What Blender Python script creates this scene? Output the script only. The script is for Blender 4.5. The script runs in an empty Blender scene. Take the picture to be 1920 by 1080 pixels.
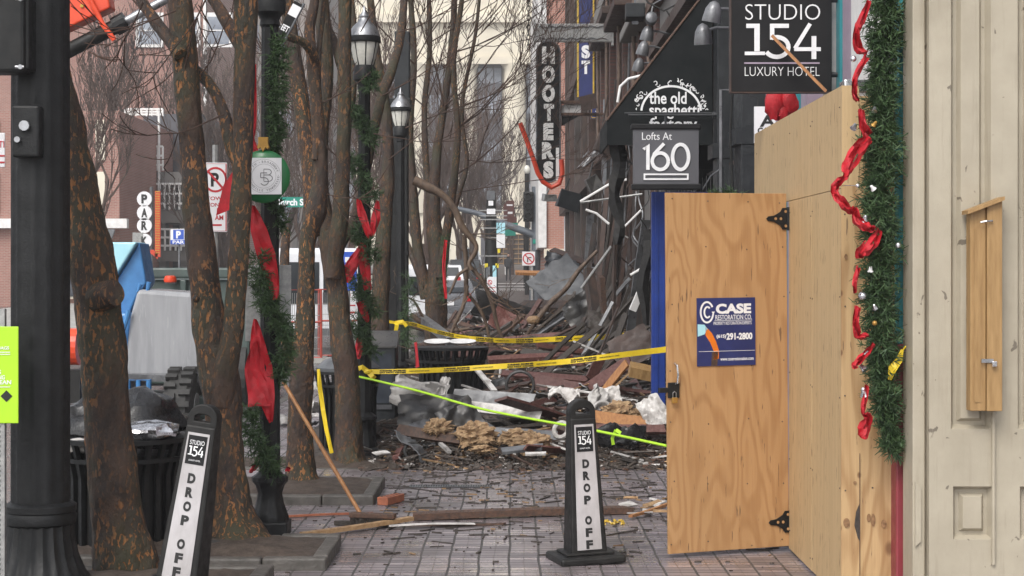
import bpy, bmesh, math, random
from mathutils import Vector, Matrix, Euler, noise as mnoise
SC = bpy.context.scene
COL = SC.collection
R = math.radians
# ---------------------------------------------------------------- camera, sky, sun, exposure
F, HOR, CH = 3350.0, 505.0, 1.95          # focal length in photo pixels, horizon row, camera height
cd = bpy.data.cameras.new('camera'); cam = bpy.data.objects.new('camera', cd); COL.objects.link(cam)
cam.location = (0, 0, CH); cam.rotation_euler = (R(90), 0, 0)
cd.sensor_width = 36; cd.lens = 36*F/1920; cd.shift_y = -(540-HOR)/1920
cd.clip_start = .1; cd.clip_end = 4000
SC.camera = cam
W = bpy.data.worlds.new('World'); SC.world = W; W.use_nodes = True
wn, wl = W.node_tree.nodes, W.node_tree.links
sky = wn.new('ShaderNodeTexSky'); sky.sky_type = 'NISHITA'; sky.sun_disc = False
SUN_EL, SUN_AZ = R(48), R(205)
sky.sun_elevation = SUN_EL; sky.sun_rotation = SUN_AZ
sky.air_density = 1.0; sky.dust_density = 3.0
hs = wn.new('ShaderNodeHueSaturation'); hs.inputs['Saturation'].default_value = .22; hs.inputs['Value'].default_value = 1.0
wl.new(sky.outputs[0], hs.inputs['Color'])
bg = wn['Background']; wl.new(hs.outputs[0], bg.inputs[0]); bg.inputs[1].default_value = .15
sd = bpy.data.lights.new('sun', 'SUN'); sd.energy = 1.2; sd.angle = R(25); sd.color = (1, .96, .9)
sun = bpy.data.objects.new('sun', sd); COL.objects.link(sun)
# direction towards the sun: behind the camera, a little to the left
sv = Vector((math.sin(SUN_AZ)*math.cos(SUN_EL), math.cos(SUN_AZ)*math.cos(SUN_EL), math.sin(SUN_EL)))
sun.rotation_euler = sv.to_track_quat('Z', 'Y').to_euler(); sun.location = (0, 0, 60)
SC.view_settings.view_transform = 'Standard'; SC.view_settings.look = 'None'
SC.view_settings.gamma = 1; SC.view_settings.exposure = 0.75
SC.render.engine = 'CYCLES'

def P(px, py, Y): return Vector(((px-960)*Y/F, Y, CH-(py-HOR)*Y/F))
def gz(Y): return 0.0 if Y < 45 else (Y-45)*.016

# ---------------------------------------------------------------- materials
def lin(r, g, b):
    f = lambda c: (c/255/12.92) if c/255 <= .04045 else ((c/255+.055)/1.055)**2.4
    return (f(r), f(g), f(b))
class NT:
    def __init__(s, name):
        s.m = bpy.data.materials.new(name); s.m.use_nodes = True
        s.n = s.m.node_tree.nodes; s.l = s.m.node_tree.links; s.b = s.n['Principled BSDF']
    def new(s, t, **kw):
        n = s.n.new(t)
        for k, v in kw.items():
            if k in n.inputs: n.inputs[k].default_value = v
            else: setattr(n, k, v)
        return n
    def link(s, a, b): s.l.new(a, b)
    def coord(s, stretch=(1,1,1), rot=(0,0,0)):
        tc = s.new('ShaderNodeTexCoord'); mp = s.new('ShaderNodeMapping')
        mp.inputs['Scale'].default_value = stretch; mp.inputs['Rotation'].default_value = rot
        s.link(tc.outputs['Object'], mp.inputs[0]); return mp.outputs[0]
    def noise(s, co, sc, detail=6, rough=.6, dist=0):
        n = s.new('ShaderNodeTexNoise'); n.inputs['Scale'].default_value = sc; n.inputs['Detail'].default_value = detail
        n.inputs['Roughness'].default_value = rough; n.inputs['Distortion'].default_value = dist
        s.link(co, n.inputs['Vector']); return n.outputs['Fac']
    def rng(s, v, a, b, c=0, d=1):
        n = s.new('ShaderNodeMapRange'); n.inputs[1].default_value = a; n.inputs[2].default_value = b
        n.inputs[3].default_value = c; n.inputs[4].default_value = d; s.link(v, n.inputs[0]); return n.outputs[0]
    def mix(s, f, a, b, mode='MIX'):
        n = s.new('ShaderNodeMix'); n.data_type = 'RGBA'; n.blend_type = mode
        if isinstance(f, (int, float)): n.inputs[0].default_value = f
        else: s.link(f, n.inputs[0])
        for v, i in ((a, 6), (b, 7)):
            if isinstance(v, tuple): n.inputs[i].default_value = (*v[:3], 1)
            else: s.link(v, n.inputs[i])
        return n.outputs[2]
    def math(s, op, a, b=0.0):
        n = s.new('ShaderNodeMath'); n.operation = op
        for v, i in ((a, 0), (b, 1)):
            if isinstance(v, (int, float)): n.inputs[i].default_value = v
            else: s.link(v, n.inputs[i])
        return n.outputs[0]
    def bump(s, h, st, dist=.01):
        n = s.new('ShaderNodeBump'); n.inputs['Strength'].default_value = st; n.inputs['Distance'].default_value = dist
        s.link(h, n.inputs['Height']); s.link(n.outputs[0], s.b.inputs['Normal'])
MATS = {}
def mat(name, c1, c2=None, sc=6, rough=.6, metal=0, bump=0, bsc=40, stretch=(1,1,1), lo=.35, hi=.65, rr=.12, vary=0, spec=.5):
    t = NT(name); co = t.coord(stretch)
    c2 = c2 or tuple(c*.72 for c in c1)
    f = t.rng(t.noise(co, sc), lo, hi)
    c = t.mix(f, c1, c2)
    if vary:
        oi = t.new('ShaderNodeObjectInfo'); v = t.rng(oi.outputs['Random'], 0, 1, 1-vary, 1+vary)
        cv = t.new('ShaderNodeCombineColor'); [t.link(v, cv.inputs[i]) for i in range(3)]
        c = t.mix(1.0, c, cv.outputs[0], 'MULTIPLY')
    t.link(c, t.b.inputs['Base Color'])
    t.link(t.rng(t.noise(co, sc*2.3), .3, .7, max(.05, rough-rr), min(1, rough+rr)), t.b.inputs['Roughness'])
    t.b.inputs['Metallic'].default_value = metal; t.b.inputs['Specular IOR Level'].default_value = spec
    if bump: t.bump(t.noise(co, bsc, 8, .65), bump)
    MATS[name] = t.m; return t.m

M = MATS
mat('black_iron', (.005,.0055,.006), (.013,.0135,.0145), 9, .45, 0, .35, 60, spec=.3)
mat('black_plastic', (.006,.006,.006), (.017,.016,.015), 7, .5, 0, .15, 120, spec=.3)
mat('signal_black', (.006,.007,.0075), (.014,.014,.014), 8, .55, spec=.3)
mat('steel', (.42,.43,.45), (.25,.25,.26), 12, .35, .8)
mat('grey_metal', (.16,.17,.18), (.09,.09,.1), 5, .4, .4, .15, 30)
mat('pole_grey', (.12,.14,.16), (.09,.1,.12), 5, .5, .2)
mat('white_paint', (.78,.77,.76), (.62,.61,.6), 5, .5)
mat('sign_white', (.78,.78,.8), (.7,.7,.72), 4, .45)
mat('letter_black', (.012,.012,.012), rough=.6)
mat('letter_grey', (.2,.2,.21), rough=.6)
mat('letter_white', (.8,.8,.8), (.7,.7,.72), 20, .5)
mat('sign_red', (.5,.02,.03), (.42,.02,.03), 6, .5)
mat('ribbon_red', (.50,.007,.018), (.36,.005,.012), 10, .6, 0, .5, 70, lo=.4, hi=.6)
mat('garland_green', (.014,.042,.015), (.068,.12,.04), 22, .65, lo=.3, hi=.7)
mat('ornament_green', (.012,.16,.045), (.01,.12,.035), 4, .35)
mat('ornament_gold', (.48,.27,.06), (.36,.2,.05), 15, .4, .5)
mat('silver', (.75,.75,.78), (.5,.5,.52), 30, .2, .9)
mat('soil', (.035,.024,.018), (.075,.055,.042), 14, .75, 0, .9, 45)
mat('kerb_stone', (.11,.1,.09), (.055,.05,.044), 9, .55, 0, .8, 26)
mat('asphalt', (.07,.07,.073), (.11,.108,.108), 6, .22, 0, .25, 90, spec=.9)
mat('concrete', (.4,.39,.37), (.28,.27,.25), 2, .7, 0, .2, 20)
mat('concrete_grey', (.2,.19,.18), (.15,.14,.135), .6, .8)
mat('blue_paint', (.06,.22,.48), (.035,.14,.34), 4, .4)
mat('light_blue', (.32,.62,.72), (.42,.7,.78), 3, .45)
mat('door_blue', (.008,.04,.26), (.006,.028,.18), 4, .4)
mat('orange_paint', (.75,.075,.02), (.6,.05,.015), 4, .4)
mat('hood_grey', (.31,.315,.33), (.25,.255,.27), 3, .22, 0, .05, 60, stretch=(4,4,.5), rr=.08)
mat('far_paving', (.075,.055,.05), (.05,.04,.036), 3, .6)
mat('truck_green', (.07,.1,.09), (.045,.065,.06), 3, .5)
mat('knot_brown', (.15,.075,.032), (.3,.17,.08), 45, .7)
mat('rubber', (.02,.02,.02), (.035,.034,.033), 12, .7, 0, .3, 50)
mat('bag_black', (.012,.012,.013), (.02,.02,.022), 8, .28, 0, .9, 14)
mat('lime', (.42,.72,.02), (.38,.66,.02), 3, .5)
mat('galv', (.38,.38,.37), (.25,.25,.25), 20, .5, .5)
mat('tape_yellow', (.8,.58,.02), (.7,.5,.02), 10, .4)
mat('rope_lime', (.45,.75,.03), (.38,.65,.03), 10, .5)
mat('brick_debris', (.36,.12,.06), (.24,.08,.045), 12, .8, 0, .4, 60, vary=.3)
mat('plank_char', (.03,.024,.02), (.07,.055,.045), 7, .55, 0, .7, 30, (6,1,6), vary=.5)
mat('plank_brown', (.10,.05,.03), (.04,.023,.017), 6, .5, 0, .6, 30, (6,1,6), vary=.4)
mat('plank_tan', (.42,.27,.14), (.26,.15,.07), 6, .55, 0, .5, 30, (6,1,6), vary=.3)
mat('plank_maroon', (.085,.026,.022), (.16,.075,.062), 5, .4, 0, .6, 30, (6,1,6), vary=.4)
mat('panel_white', (.56,.54,.52), (.22,.2,.185), 7, .5, 0, .4, 20, lo=.42, hi=.68, vary=.3)
mat('panel_grey', (.17,.175,.185), (.075,.075,.08), 5, .35, .2, .5, 14, vary=.4)
mat('panel_dark', (.03,.03,.032), (.075,.07,.065), 4, .35, .2, .4, 12, vary=.4)
mat('insulation', (.42,.29,.165), (.2,.12,.065), 16, .95, 0, 1, 60, vary=.15)
mat('cloth_black', (.01,.01,.011), (.02,.019,.018), 9, .8, 0, .6, 12)
mat('cloth_dark', (.02,.02,.024), (.03,.03,.034), 9, .8)
mat('skin', (.45,.26,.18), rough=.6)
mat('rubble', (.022,.017,.014), (.07,.054,.044), 12, .7, 0, 1, 30)
mat('chips', (.035,.026,.02), (.17,.135,.11), 45, .6, lo=.48, hi=.75)
def painted():
    t = NT('pilaster'); base = t.mix(t.rng(t.noise(t.coord(), 2.5), .35, .65), (.40,.355,.275), (.33,.29,.22))
    drip = t.rng(t.noise(t.coord((9,9,.7)), 3, 5, .6), .55, .75, 0, .4); base = t.mix(drip, base, (.22,.185,.135))
    scuff = t.rng(t.noise(t.coord((1,1,.8)), 15, 3, .5, .6), .69, .715, 0, .8); base = t.mix(scuff, base, (.1,.08,.06))
    t.link(base, t.b.inputs['Base Color']); t.link(t.rng(t.noise(t.coord(), 8), .3, .7, .35, .65), t.b.inputs['Roughness'])
    t.bump(t.noise(t.coord((1,1,.5)), 30, 6, .6), .25, .008); MATS['pilaster'] = t.m
painted()
mat('lilac', (.36,.29,.36), (.3,.24,.31), 3, .55)
mat('teal', (.03,.25,.28), (.025,.2,.23), 3, .5)
mat('maroon_paint', (.25,.035,.045), (.21,.03,.04), 4, .45)
mat('dark_paint', (.011,.013,.016), (.024,.027,.03), 6, .5, 0, .25, 30, spec=.35)
mat('awning', (.004,.006,.007), (.009,.011,.012), 3, .7, 0, .2, 6, spec=.2)
mat('sign_dark', (.006,.006,.007), (.011,.011,.012), 3, .55, spec=.25)
mat('strip_grey', (.47,.45,.46), (.33,.31,.31), 7, .5, stretch=(1,1,.4))
mat('roof_grey', (.085,.092,.105), (.045,.05,.058), 5, .5, 0, .5, 10)
mat('rope_brown', (.16,.11,.085), (.1,.07,.055), 6, .8)
mat('sign_grey', (.075,.075,.085), (.09,.09,.1), 2, .5)
mat('sign_navy', (.012,.02,.1), (.018,.028,.13), 5, .45)
mat('gold_paint', (.55,.36,.03), (.4,.26,.03), 6, .5)
mat('neon_red', (.6,.06,.02), (.5,.04,.015), 5, .4)
mat('bulb_white', (.75,.74,.72), (.35,.33,.32), 30, .5, 0, .4, 60, lo=.45, hi=.75)
mat('cream_stone', (.74,.68,.56), (.62,.56,.45), .25, .8)
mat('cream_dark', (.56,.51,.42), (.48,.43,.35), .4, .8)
mat('bay_grey', (.05,.05,.06), (.075,.075,.088), .5, .6)
mat('window_dark', (.03,.035,.045), (.09,.1,.12), 1.2, .2)
mat('window_light', (.3,.33,.38), (.16,.18,.22), .5, .25)
mat('car_white', (.72,.73,.76), (.68,.69,.72), 2, .25)
mat('car_black', (.015,.016,.02), rough=.25)
mat('car_grey', (.14,.145,.16), rough=.25)
mat('car_glass', (.02,.025,.03), rough=.1)
mat('tail_red', (.55,.01,.015), rough=.3)
mat('sign_green', (.0,.23,.17), (.0,.2,.15), 4, .45)
mat('sign_blue', (.02,.09,.5), rough=.5)
mat('sign_brown', (.1,.025,.02), rough=.5)
mat('sign_orange', (.8,.2,.01), rough=.5)
mat('yellow_plain', (.8,.65,.02), rough=.5)
mat('stucco_grey', (.3,.27,.25), (.24,.215,.2), .4, .85)
mat('burnt_wall', (.025,.02,.018), (.075,.058,.05), 1.5, .7, 0, .5, 8)
mat('burnt_wood', (.016,.012,.011), (.06,.036,.027), 4, .6, 0, .8, 20, (3,3,.6))
mat('rust_steel', (.065,.034,.025), (.035,.022,.018), 5, .6, 0, .4, 20)
mat('branch', (.05,.03,.02), (.13,.085,.055), 6, .6, 0, .7, 30, (2,2,.7))
mat('twig', (.035,.018,.012), (.065,.035,.024), 4, .8)
mat('twig_far', (.06,.038,.03), (.1,.068,.055), 2, .9)
mat('wood_box', (.36,.22,.09), (.26,.15,.055), 6, .55, 0, .2, 30, (6,6,.6))
mat('stick', (.42,.2,.07), (.28,.12,.045), 8, .5, 0, .2, 30, (4,4,.5))
mat('glass_lamp', (.7,.69,.62), (.55,.54,.5), 8, .3)
mat('rope_red', (.4,.05,.03), rough=.6)
mat('wire_dark', (.02,.02,.02), rough=.6)

def bark(name, scale=1.0, flake=.5):
    t = NT(name); co = t.coord((1,1,.55))
    base = t.mix(t.rng(t.noise(co, 9*scale, 9, .68), .36, .64), (.010,.0055,.0038), (.062,.034,.021))
    moss = t.mix(t.math('MULTIPLY', t.rng(t.noise(co, 2.6*scale), .44, .62), .75), base, (.04,.04,.017))
    co2 = t.coord((1.5,1.5,.62)); patch = t.noise(co2, 25*scale, 5, .6, .5)
    big = t.rng(t.noise(co2, 2.1*scale), .38, .56)
    pf = t.math('MULTIPLY', t.rng(patch, .54, .575), big)
    oc = t.mix(t.rng(t.noise(co, 26*scale), .35, .65), (.40,.155,.042), (.19,.095,.035))
    t.link(t.mix(t.math('MULTIPLY', pf, flake), moss, oc), t.b.inputs['Base Color'])
    t.link(t.rng(t.noise(co, 9*scale), .3, .7, .42, .75), t.b.inputs['Roughness'])
    h = t.math('SUBTRACT', t.noise(co, 20*scale, 9, .7), t.math('MULTIPLY', pf, .25))
    t.bump(h, 1.0, .03); MATS[name] = t.m
bark('bark', 1.0, .85); bark('bark_plain', 1.0, .45); bark('bark_bright', 1.2, 1.0)

def plywood(name, ca, cb, cathedral, knots, fine=1.0, scr=.67):
    t = NT(name)
    co = t.coord((1.0, 1.0, cathedral))
    n = t.noise(co, 1.9, 3, .5, .3)
    ring = t.math('SINE', t.math('MULTIPLY', n, 95.0))
    ring = t.rng(ring, -.4, 1.0)
    fineco = t.coord((1,1,.02)); fn = t.math('ADD', t.math('MULTIPLY', t.noise(fineco, 150, 6, .7), .55), t.math('MULTIPLY', t.noise(t.coord((1,1,.03)), 34, 5, .7), .45))
    f = t.math('ADD', t.math('MULTIPLY', ring, .5*fine), t.math('MULTIPLY', t.rng(fn, .35, .7), .5))
    c = t.mix(f, ca, cb)
    c = t.mix(t.rng(t.noise(t.coord((1,1,.3)), 2.5), .35, .7, 0, .35), c, tuple(x*.72 for x in ca))
    if knots:
        tc_ = t.new('ShaderNodeTexCoord'); sp_ = t.new('ShaderNodeSeparateXYZ'); t.link(tc_.outputs['Object'], sp_.inputs[0]); cx_ = t.new('ShaderNodeCombineXYZ'); t.link(sp_.outputs[0], cx_.inputs[0]); t.link(t.math('MULTIPLY', sp_.outputs[2], .62), cx_.inputs[1]); vco = cx_.outputs[0]
        for sc_, r_, seed in ((3.1, .10, 0), (9.0, .13, 1)):
            v = t.new('ShaderNodeTexVoronoi'); v.voronoi_dimensions = '2D'; v.inputs['Scale'].default_value = sc_
            t.link(vco, v.inputs['Vector'])
            k = t.rng(v.outputs['Distance'], r_*.45, r_, 1, 0)
            sep = t.new('ShaderNodeSeparateColor'); t.link(v.outputs['Color'], sep.inputs[0])
            k = t.math('MULTIPLY', k, t.math('GREATER_THAN', sep.outputs[0], .45 if seed == 0 else .8))
            c = t.mix(t.math('MULTIPLY', k, knots), c, (.16,.075,.03))
    # short dark vertical scratches and patches
    sn = t.noise(t.coord((1,1,.12)), 48, 3, .5); c = t.mix(t.rng(sn, scr, scr+.03, 0, .75), c, (.10,.055,.03))
    t.link(c, t.b.inputs['Base Color']); t.b.inputs['Roughness'].default_value = .62
    t.bump(fn, .12, .004); MATS[name] = t.m
plywood('ply_door', (.455,.265,.118), (.30,.148,.054), .28, .0, 1.0)
plywood('ply_wall', (.57,.405,.215), (.36,.225,.105), .04, .0, .4, .635)
plywood('ply_front', (.52,.35,.175), (.29,.155,.06), .22, .9, 1.15)

def brickmat(name, cA, cB, mortar, bw=.21, rh=.07, axis='XZ', msize=.012, far=1.0):
    t = NT(name); tc = t.new('ShaderNodeTexCoord'); sp = t.new('ShaderNodeSeparateXYZ'); t.link(tc.outputs['Object'], sp.inputs[0])
    cb = t.new('ShaderNodeCombineXYZ')
    a, b = axis
    t.link(sp.outputs[a], cb.inputs[0]); t.link(sp.outputs[b], cb.inputs[1])
    br = t.new('ShaderNodeTexBrick'); br.inputs['Scale'].default_value = 1; br.inputs['Brick Width'].default_value = bw*far
    br.inputs['Row Height'].default_value = rh*far; br.inputs['Mortar Size'].default_value = msize*far; br.inputs['Bias'].default_value = 0
    br.inputs['Color1'].default_value = (*cA, 1); br.inputs['Color2'].default_value = (*cB, 1); br.inputs['Mortar'].default_value = (*mortar, 1)
    t.link(cb.outputs[0], br.inputs['Vector'])
    c = t.mix(t.rng(t.noise(t.coord(), .8), .35, .7, 0, .4), br.outputs[0], tuple(x*.55 for x in cA))
    t.link(c, t.b.inputs['Base Color']); t.b.inputs['Roughness'].default_value = .8; MATS[name] = t.m
brickmat('brick_red', (.34,.145,.115), (.26,.105,.085), (.34,.27,.23), axis='XZ')
brickmat('brick_pink', (.46,.20,.15), (.40,.16,.12), (.42,.32,.27), axis='XZ')
brickmat('brick_burnt', (.12,.052,.042), (.065,.034,.03), (.06,.048,.042), axis='YZ')

def paving():
    t = NT('paving'); tc = t.new('ShaderNodeTexCoord')
    nz = t.new('ShaderNodeTexNoise'); nz.inputs['Scale'].default_value = 1.3; nz.inputs['Detail'].default_value = 3
    t.link(tc.outputs['Object'], nz.inputs['Vector'])
    vm = t.new('ShaderNodeVectorMath'); vm.operation = 'MULTIPLY_ADD'; t.link(nz.outputs['Color'], vm.inputs[0])
    vm.inputs[1].default_value = (.035,.03,0); t.link(tc.outputs['Object'], vm.inputs[2])
    def br(w, h, m, off=0.0, c1=(1,1,1), c2=(1,1,1)):
        b = t.new('ShaderNodeTexBrick'); b.offset = off; b.inputs['Scale'].default_value = 1
        b.inputs['Brick Width'].default_value = w; b.inputs['Row Height'].default_value = h
        b.inputs['Mortar Size'].default_value = m; b.inputs['Mortar Smooth'].default_value = .3
        b.inputs['Color1'].default_value = (*c1, 1); b.inputs['Color2'].default_value = (*c2, 1); b.inputs['Mortar'].default_value = (0,0,0,1)
        t.link(vm.outputs[0], b.inputs['Vector']); return b
    b1 = br(.2, .1, .009, 0.0, (.34,.29,.305), (.14,.118,.128))
    b2 = br(.1, .2, .004, 0.0); b3 = br(.2, 50, .0075, 0.0); b4 = br(.2, .1, 0.0, 0.0, (0,0,0), (1,1,1)); b5 = br(.1, .2, 0.0, 0.0, (0,0,0), (1,1,1))
    base = t.mix(b1.outputs['Fac'], b1.outputs['Color'], (.022,.018,.015))
    base = t.mix(t.math('MULTIPLY', b2.outputs['Fac'], .5), base, (.03,.024,.02))
    base = t.mix(t.math('MULTIPLY', b3.outputs['Fac'], .65), base, (.018,.015,.012))
    grime = t.rng(t.noise(t.coord(), 1.1, 8, .65), .46, .66)
    base = t.mix(t.math('MULTIPLY', grime, .7), base, (.075,.06,.058))
    speck = t.rng(t.noise(t.coord(), 38, 4, .6), .63, .7)
    base = t.mix(t.math('MULTIPLY', speck, .75), base, (.025,.02,.017))
    t.link(base, t.b.inputs['Base Color'])
    wet = t.rng(t.noise(t.coord(), 1.7, 6, .6), .35, .62, .07, .30); wet = t.math('ADD', wet, t.math('MULTIPLY', b4.outputs['Color'], .2))
    joint = t.math('MAXIMUM', b1.outputs['Fac'], b3.outputs['Fac'])
    rgh = t.math('ADD', wet, t.math('MULTIPLY', joint, .4)); rgh = t.math('ADD', rgh, t.math('MULTIPLY', speck, .3))
    t.link(rgh, t.b.inputs['Roughness']); t.b.inputs['Specular IOR Level'].default_value = .8; t.b.inputs['IOR'].default_value = 1.65
    h = t.math('SUBTRACT', t.math('MULTIPLY', t.noise(t.coord(), 22, 6, .6), .35), joint)
    h = t.math('SUBTRACT', h, t.math('MULTIPLY', b2.outputs['Fac'], .3))
    t.bump(h, .4, .005); MATS['paving'] = t.m
paving()

# ---------------------------------------------------------------- mesh builder
FONT_CACHE = {}
def text_geo(s, bold=0.0):
    k = (s, bold)
    if k in FONT_CACHE: return FONT_CACHE[k]
    c = bpy.data.curves.new('txt', 'FONT'); c.body = s; c.offset = bold; c.resolution_u = 4; c.extrude = .5
    o = bpy.data.objects.new('txt', c); COL.objects.link(o)
    dg = bpy.context.evaluated_depsgraph_get(); dg.update()
    me = bpy.data.meshes.new_from_object(o.evaluated_get(dg))
    vs = [v.co.copy() for v in me.vertices]; fs = [tuple(p.vertices) for p in me.polygons]
    bpy.data.objects.remove(o); bpy.data.curves.remove(c); bpy.data.meshes.remove(me)
    x0 = min(v.x for v in vs); x1 = max(v.x for v in vs); y0 = min(v.y for v in vs); y1 = max(v.y for v in vs)
    FONT_CACHE[k] = (vs, fs, x0, x1, y0, y1); return FONT_CACHE[k]

class MB:
    def __init__(s): s.v = []; s.f = []; s.T = Matrix()
    def add(s, vs, fs):
        n = len(s.v); s.v += [s.T @ Vector(v) for v in vs]; s.f += [tuple(n+i for i in f) for f in fs]
    def box(s, c, d, rot=None):
        x, y, z = (k/2 for k in d); vs = [Vector((a*x, b*y, e*z)) for a in (-1,1) for b in (-1,1) for e in (-1,1)]
        if rot is not None:
            m = rot if isinstance(rot, Matrix) else Euler(rot).to_matrix(); vs = [m @ v for v in vs]
        s.add([v+Vector(c) for v in vs], [(0,1,3,2),(4,6,7,5),(0,4,5,1),(2,3,7,6),(0,2,6,4),(1,5,7,3)]); return s
    def bx(s, x0, x1, y0, y1, z0, z1): return s.box(((x0+x1)/2,(y0+y1)/2,(z0+z1)/2), (abs(x1-x0),abs(y1-y0),abs(z1-z0)))
    def tube(s, pts, rad, n=8, cap=True, jit=0, seed=0):
        pts = [Vector(p) for p in pts]
        if not isinstance(rad, (list, tuple)): rad = [rad]*len(pts)
        rings = []; prev = None
        for i, p in enumerate(pts):
            d = (pts[min(i+1, len(pts)-1)]-pts[max(i-1, 0)])
            d = d.normalized() if d.length > 1e-9 else Vector((0,0,1))
            if prev is None:
                a = Vector((1,0,0)) if abs(d.x) < .9 else Vector((0,1,0)); u = (a-d*a.dot(d)).normalized()
            else: u = (prev-d*prev.dot(d)); u = u.normalized() if u.length > 1e-6 else prev
            prev = u; w = d.cross(u); ring = []
            for k in range(n):
                an = 2*math.pi*k/n; r = rad[i]
                q = p+(u*math.cos(an)+w*math.sin(an))*r
                if jit: q = p+(q-p)*(.94+jit*(mnoise.noise(q*3.2+Vector((seed,0,0)))*1.1+.6*mnoise.noise(Vector((q.x*11,q.y*11,q.z*5)))+.45*mnoise.noise(Vector((q.x*30,q.y*30,q.z*11)))))
                ring.append(q)
            rings.append(ring)
        vs = [v for r in rings for v in r]; fs = []
        for i in range(len(rings)-1):
            for k in range(n):
                a = i*n+k; b = i*n+(k+1) % n; fs.append((a, b, b+n, a+n))
        if cap: fs.append(tuple(range(n-1,-1,-1))); fs.append(tuple((len(rings)-1)*n+k for k in range(n)))
        s.add(vs, fs); return s
    def lathe(s, prof, n=20, c=(0,0,0), flute=0, nf=12):
        vs = []; fs = []
        for (r, z) in prof:
            for k in range(n):
                an = 2*math.pi*k/n; rr = r*(1+(flute*math.cos(an*nf) if flute else 0))
                vs.append((c[0]+rr*math.cos(an), c[1]+rr*math.sin(an), c[2]+z))
        for i in range(len(prof)-1):
            for k in range(n):
                a = i*n+k; b = i*n+(k+1) % n; fs.append((a, b, b+n, a+n))
        fs.append(tuple(range(n-1,-1,-1))); fs.append(tuple((len(prof)-1)*n+k for k in range(n)))
        s.add(vs, fs); return s
    def prism(s, poly, y0, y1):                       # polygon in XZ extruded along Y
        n = len(poly); vs = [(x, y0, z) for x, z in poly]+[(x, y1, z) for x, z in poly]
        fs = [tuple(range(n)), tuple(range(2*n-1, n-1, -1))]+[(i, i+n, (i+1) % n+n, (i+1) % n) for i in range(n)]
        s.add(vs, fs); return s
    def prismx(s, poly, x0, x1):                      # polygon in YZ extruded along X
        n = len(poly); vs = [(x0, y, z) for y, z in poly]+[(x1, y, z) for y, z in poly]
        fs = [tuple(range(n)), tuple(range(2*n-1, n-1, -1))]+[(i, i+n, (i+1) % n+n, (i+1) % n) for i in range(n)]
        s.add(vs, fs); return s
    def sphere(s, c, r, n=12, sq=(1,1,1)):
        vs = []; fs = []; m = n//2+1
        prof = [(max(.002, math.sin(math.pi*i/m)), -math.cos(math.pi*i/m)) for i in range(m+1)]
        T0 = s.T; s.T = T0 @ Matrix.Translation(Vector(c)) @ Matrix.Diagonal((r*sq[0], r*sq[1], r*sq[2], 1)); s.lathe(prof, n); s.T = T0; return s
    def text(s, txt, x, z, w, h, y=0, depth=.004, bold=0.0, rot=0):      # centred at x,z in the XZ plane, facing -Y
        vs, fs, x0, x1, y0, y1 = text_geo(txt, bold)
        sx = (w/(x1-x0)) if w else h/(y1-y0); sz = h/(y1-y0) if h else sx
        ca, sa = math.cos(rot), math.sin(rot); out = []
        for v in vs:
            a = (v.x-(x0+x1)/2)*sx; b = (v.y-(y0+y1)/2)*sz
            out.append((x+a*ca-b*sa, y-depth*(v.z+.5), z+a*sa+b*ca))
        s.add(out, fs); return s
    def stroke(s, pts, w, y=0, depth=.004, closed=False):                # thick polyline in XZ
        n = len(pts); L = []; Rr = []
        for i in range(n):
            a = Vector(pts[(i-1) % n] if (closed or i > 0) else pts[i]); b = Vector(pts[(i+1) % n] if (closed or i < n-1) else pts[i])
            d = (b-a).normalized(); nrm = Vector((-d.y, d.x))*w/2; p = Vector(pts[i])
            L.append(p+nrm); Rr.append(p-nrm)
        for i in range(n if closed else n-1):
            j = (i+1) % n; q = [L[i], L[j], Rr[j], Rr[i]]; s.prism([(k.x, k.y) for k in q], y, y-depth)
        return s
    def arc(s, cx, cz, rx, rz, a0, a1, w, y=0, depth=.004, n=18):
        pts = [(cx+rx*math.cos(R(a0+(a1-a0)*i/n)), cz+rz*math.sin(R(a0+(a1-a0)*i/n))) for i in range(n+1)]
        return s.stroke(pts, w, y, depth)
    def ribbon(s, pts, wid, up=None, th=.004):        # strip along pts; up(i) gives the across direction
        pts = [Vector(p) for p in pts]; n = len(pts); vs = []; fs = []
        if not isinstance(wid, (list, tuple)): wid = [wid]*n
        for i, p in enumerate(pts):
            d = (pts[min(i+1, n-1)]-pts[max(i-1, 0)]).normalized()
            u = Vector(up(i)) if up else Vector((0,1,0)).cross(d)
            u = (u-d*u.dot(d)).normalized(); nn = d.cross(u)*th/2
            for q in (p+u*wid[i]/2+nn, p-u*wid[i]/2+nn, p-u*wid[i]/2-nn, p+u*wid[i]/2-nn): vs.append(q)
        for i in range(n-1):
            a = i*4; b = a+4
            for k in range(4): fs.append((a+k, a+(k+1) % 4, b+(k+1) % 4, b+k))
        fs.append((0,1,2,3)); e = (n-1)*4; fs.append((e+3,e+2,e+1,e)); s.add(vs, fs); return s
    def build(s, name, m, parent=None, loc=None, smooth=False, bevel=0, rotz=0, seg=2):
        me = bpy.data.meshes.new(name); me.from_pydata([tuple(v) for v in s.v], [], s.f)
        mm = MATS[m] if isinstance(m, str) else m
        me.materials.append(mm)
        b = bmesh.new(); b.from_mesh(me); bmesh.ops.recalc_face_normals(b, faces=b.faces); b.to_mesh(me); b.free()
        if smooth:
            me.polygons.foreach_set('use_smooth', [True]*len(me.polygons))
            try: me.set_sharp_from_angle(angle=R(38))
            except Exception: pass
        o = bpy.data.objects.new(name, me); COL.objects.link(o)
        if loc is not None: o.location = loc
        o.rotation_euler.z = rotz
        if parent is not None: o.parent = parent
        if bevel:
            md = o.modifiers.new('bevel', 'BEVEL'); md.width = bevel; md.segments = seg; md.limit_method = 'ANGLE'; md.angle_limit = R(40)
        return o

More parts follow.
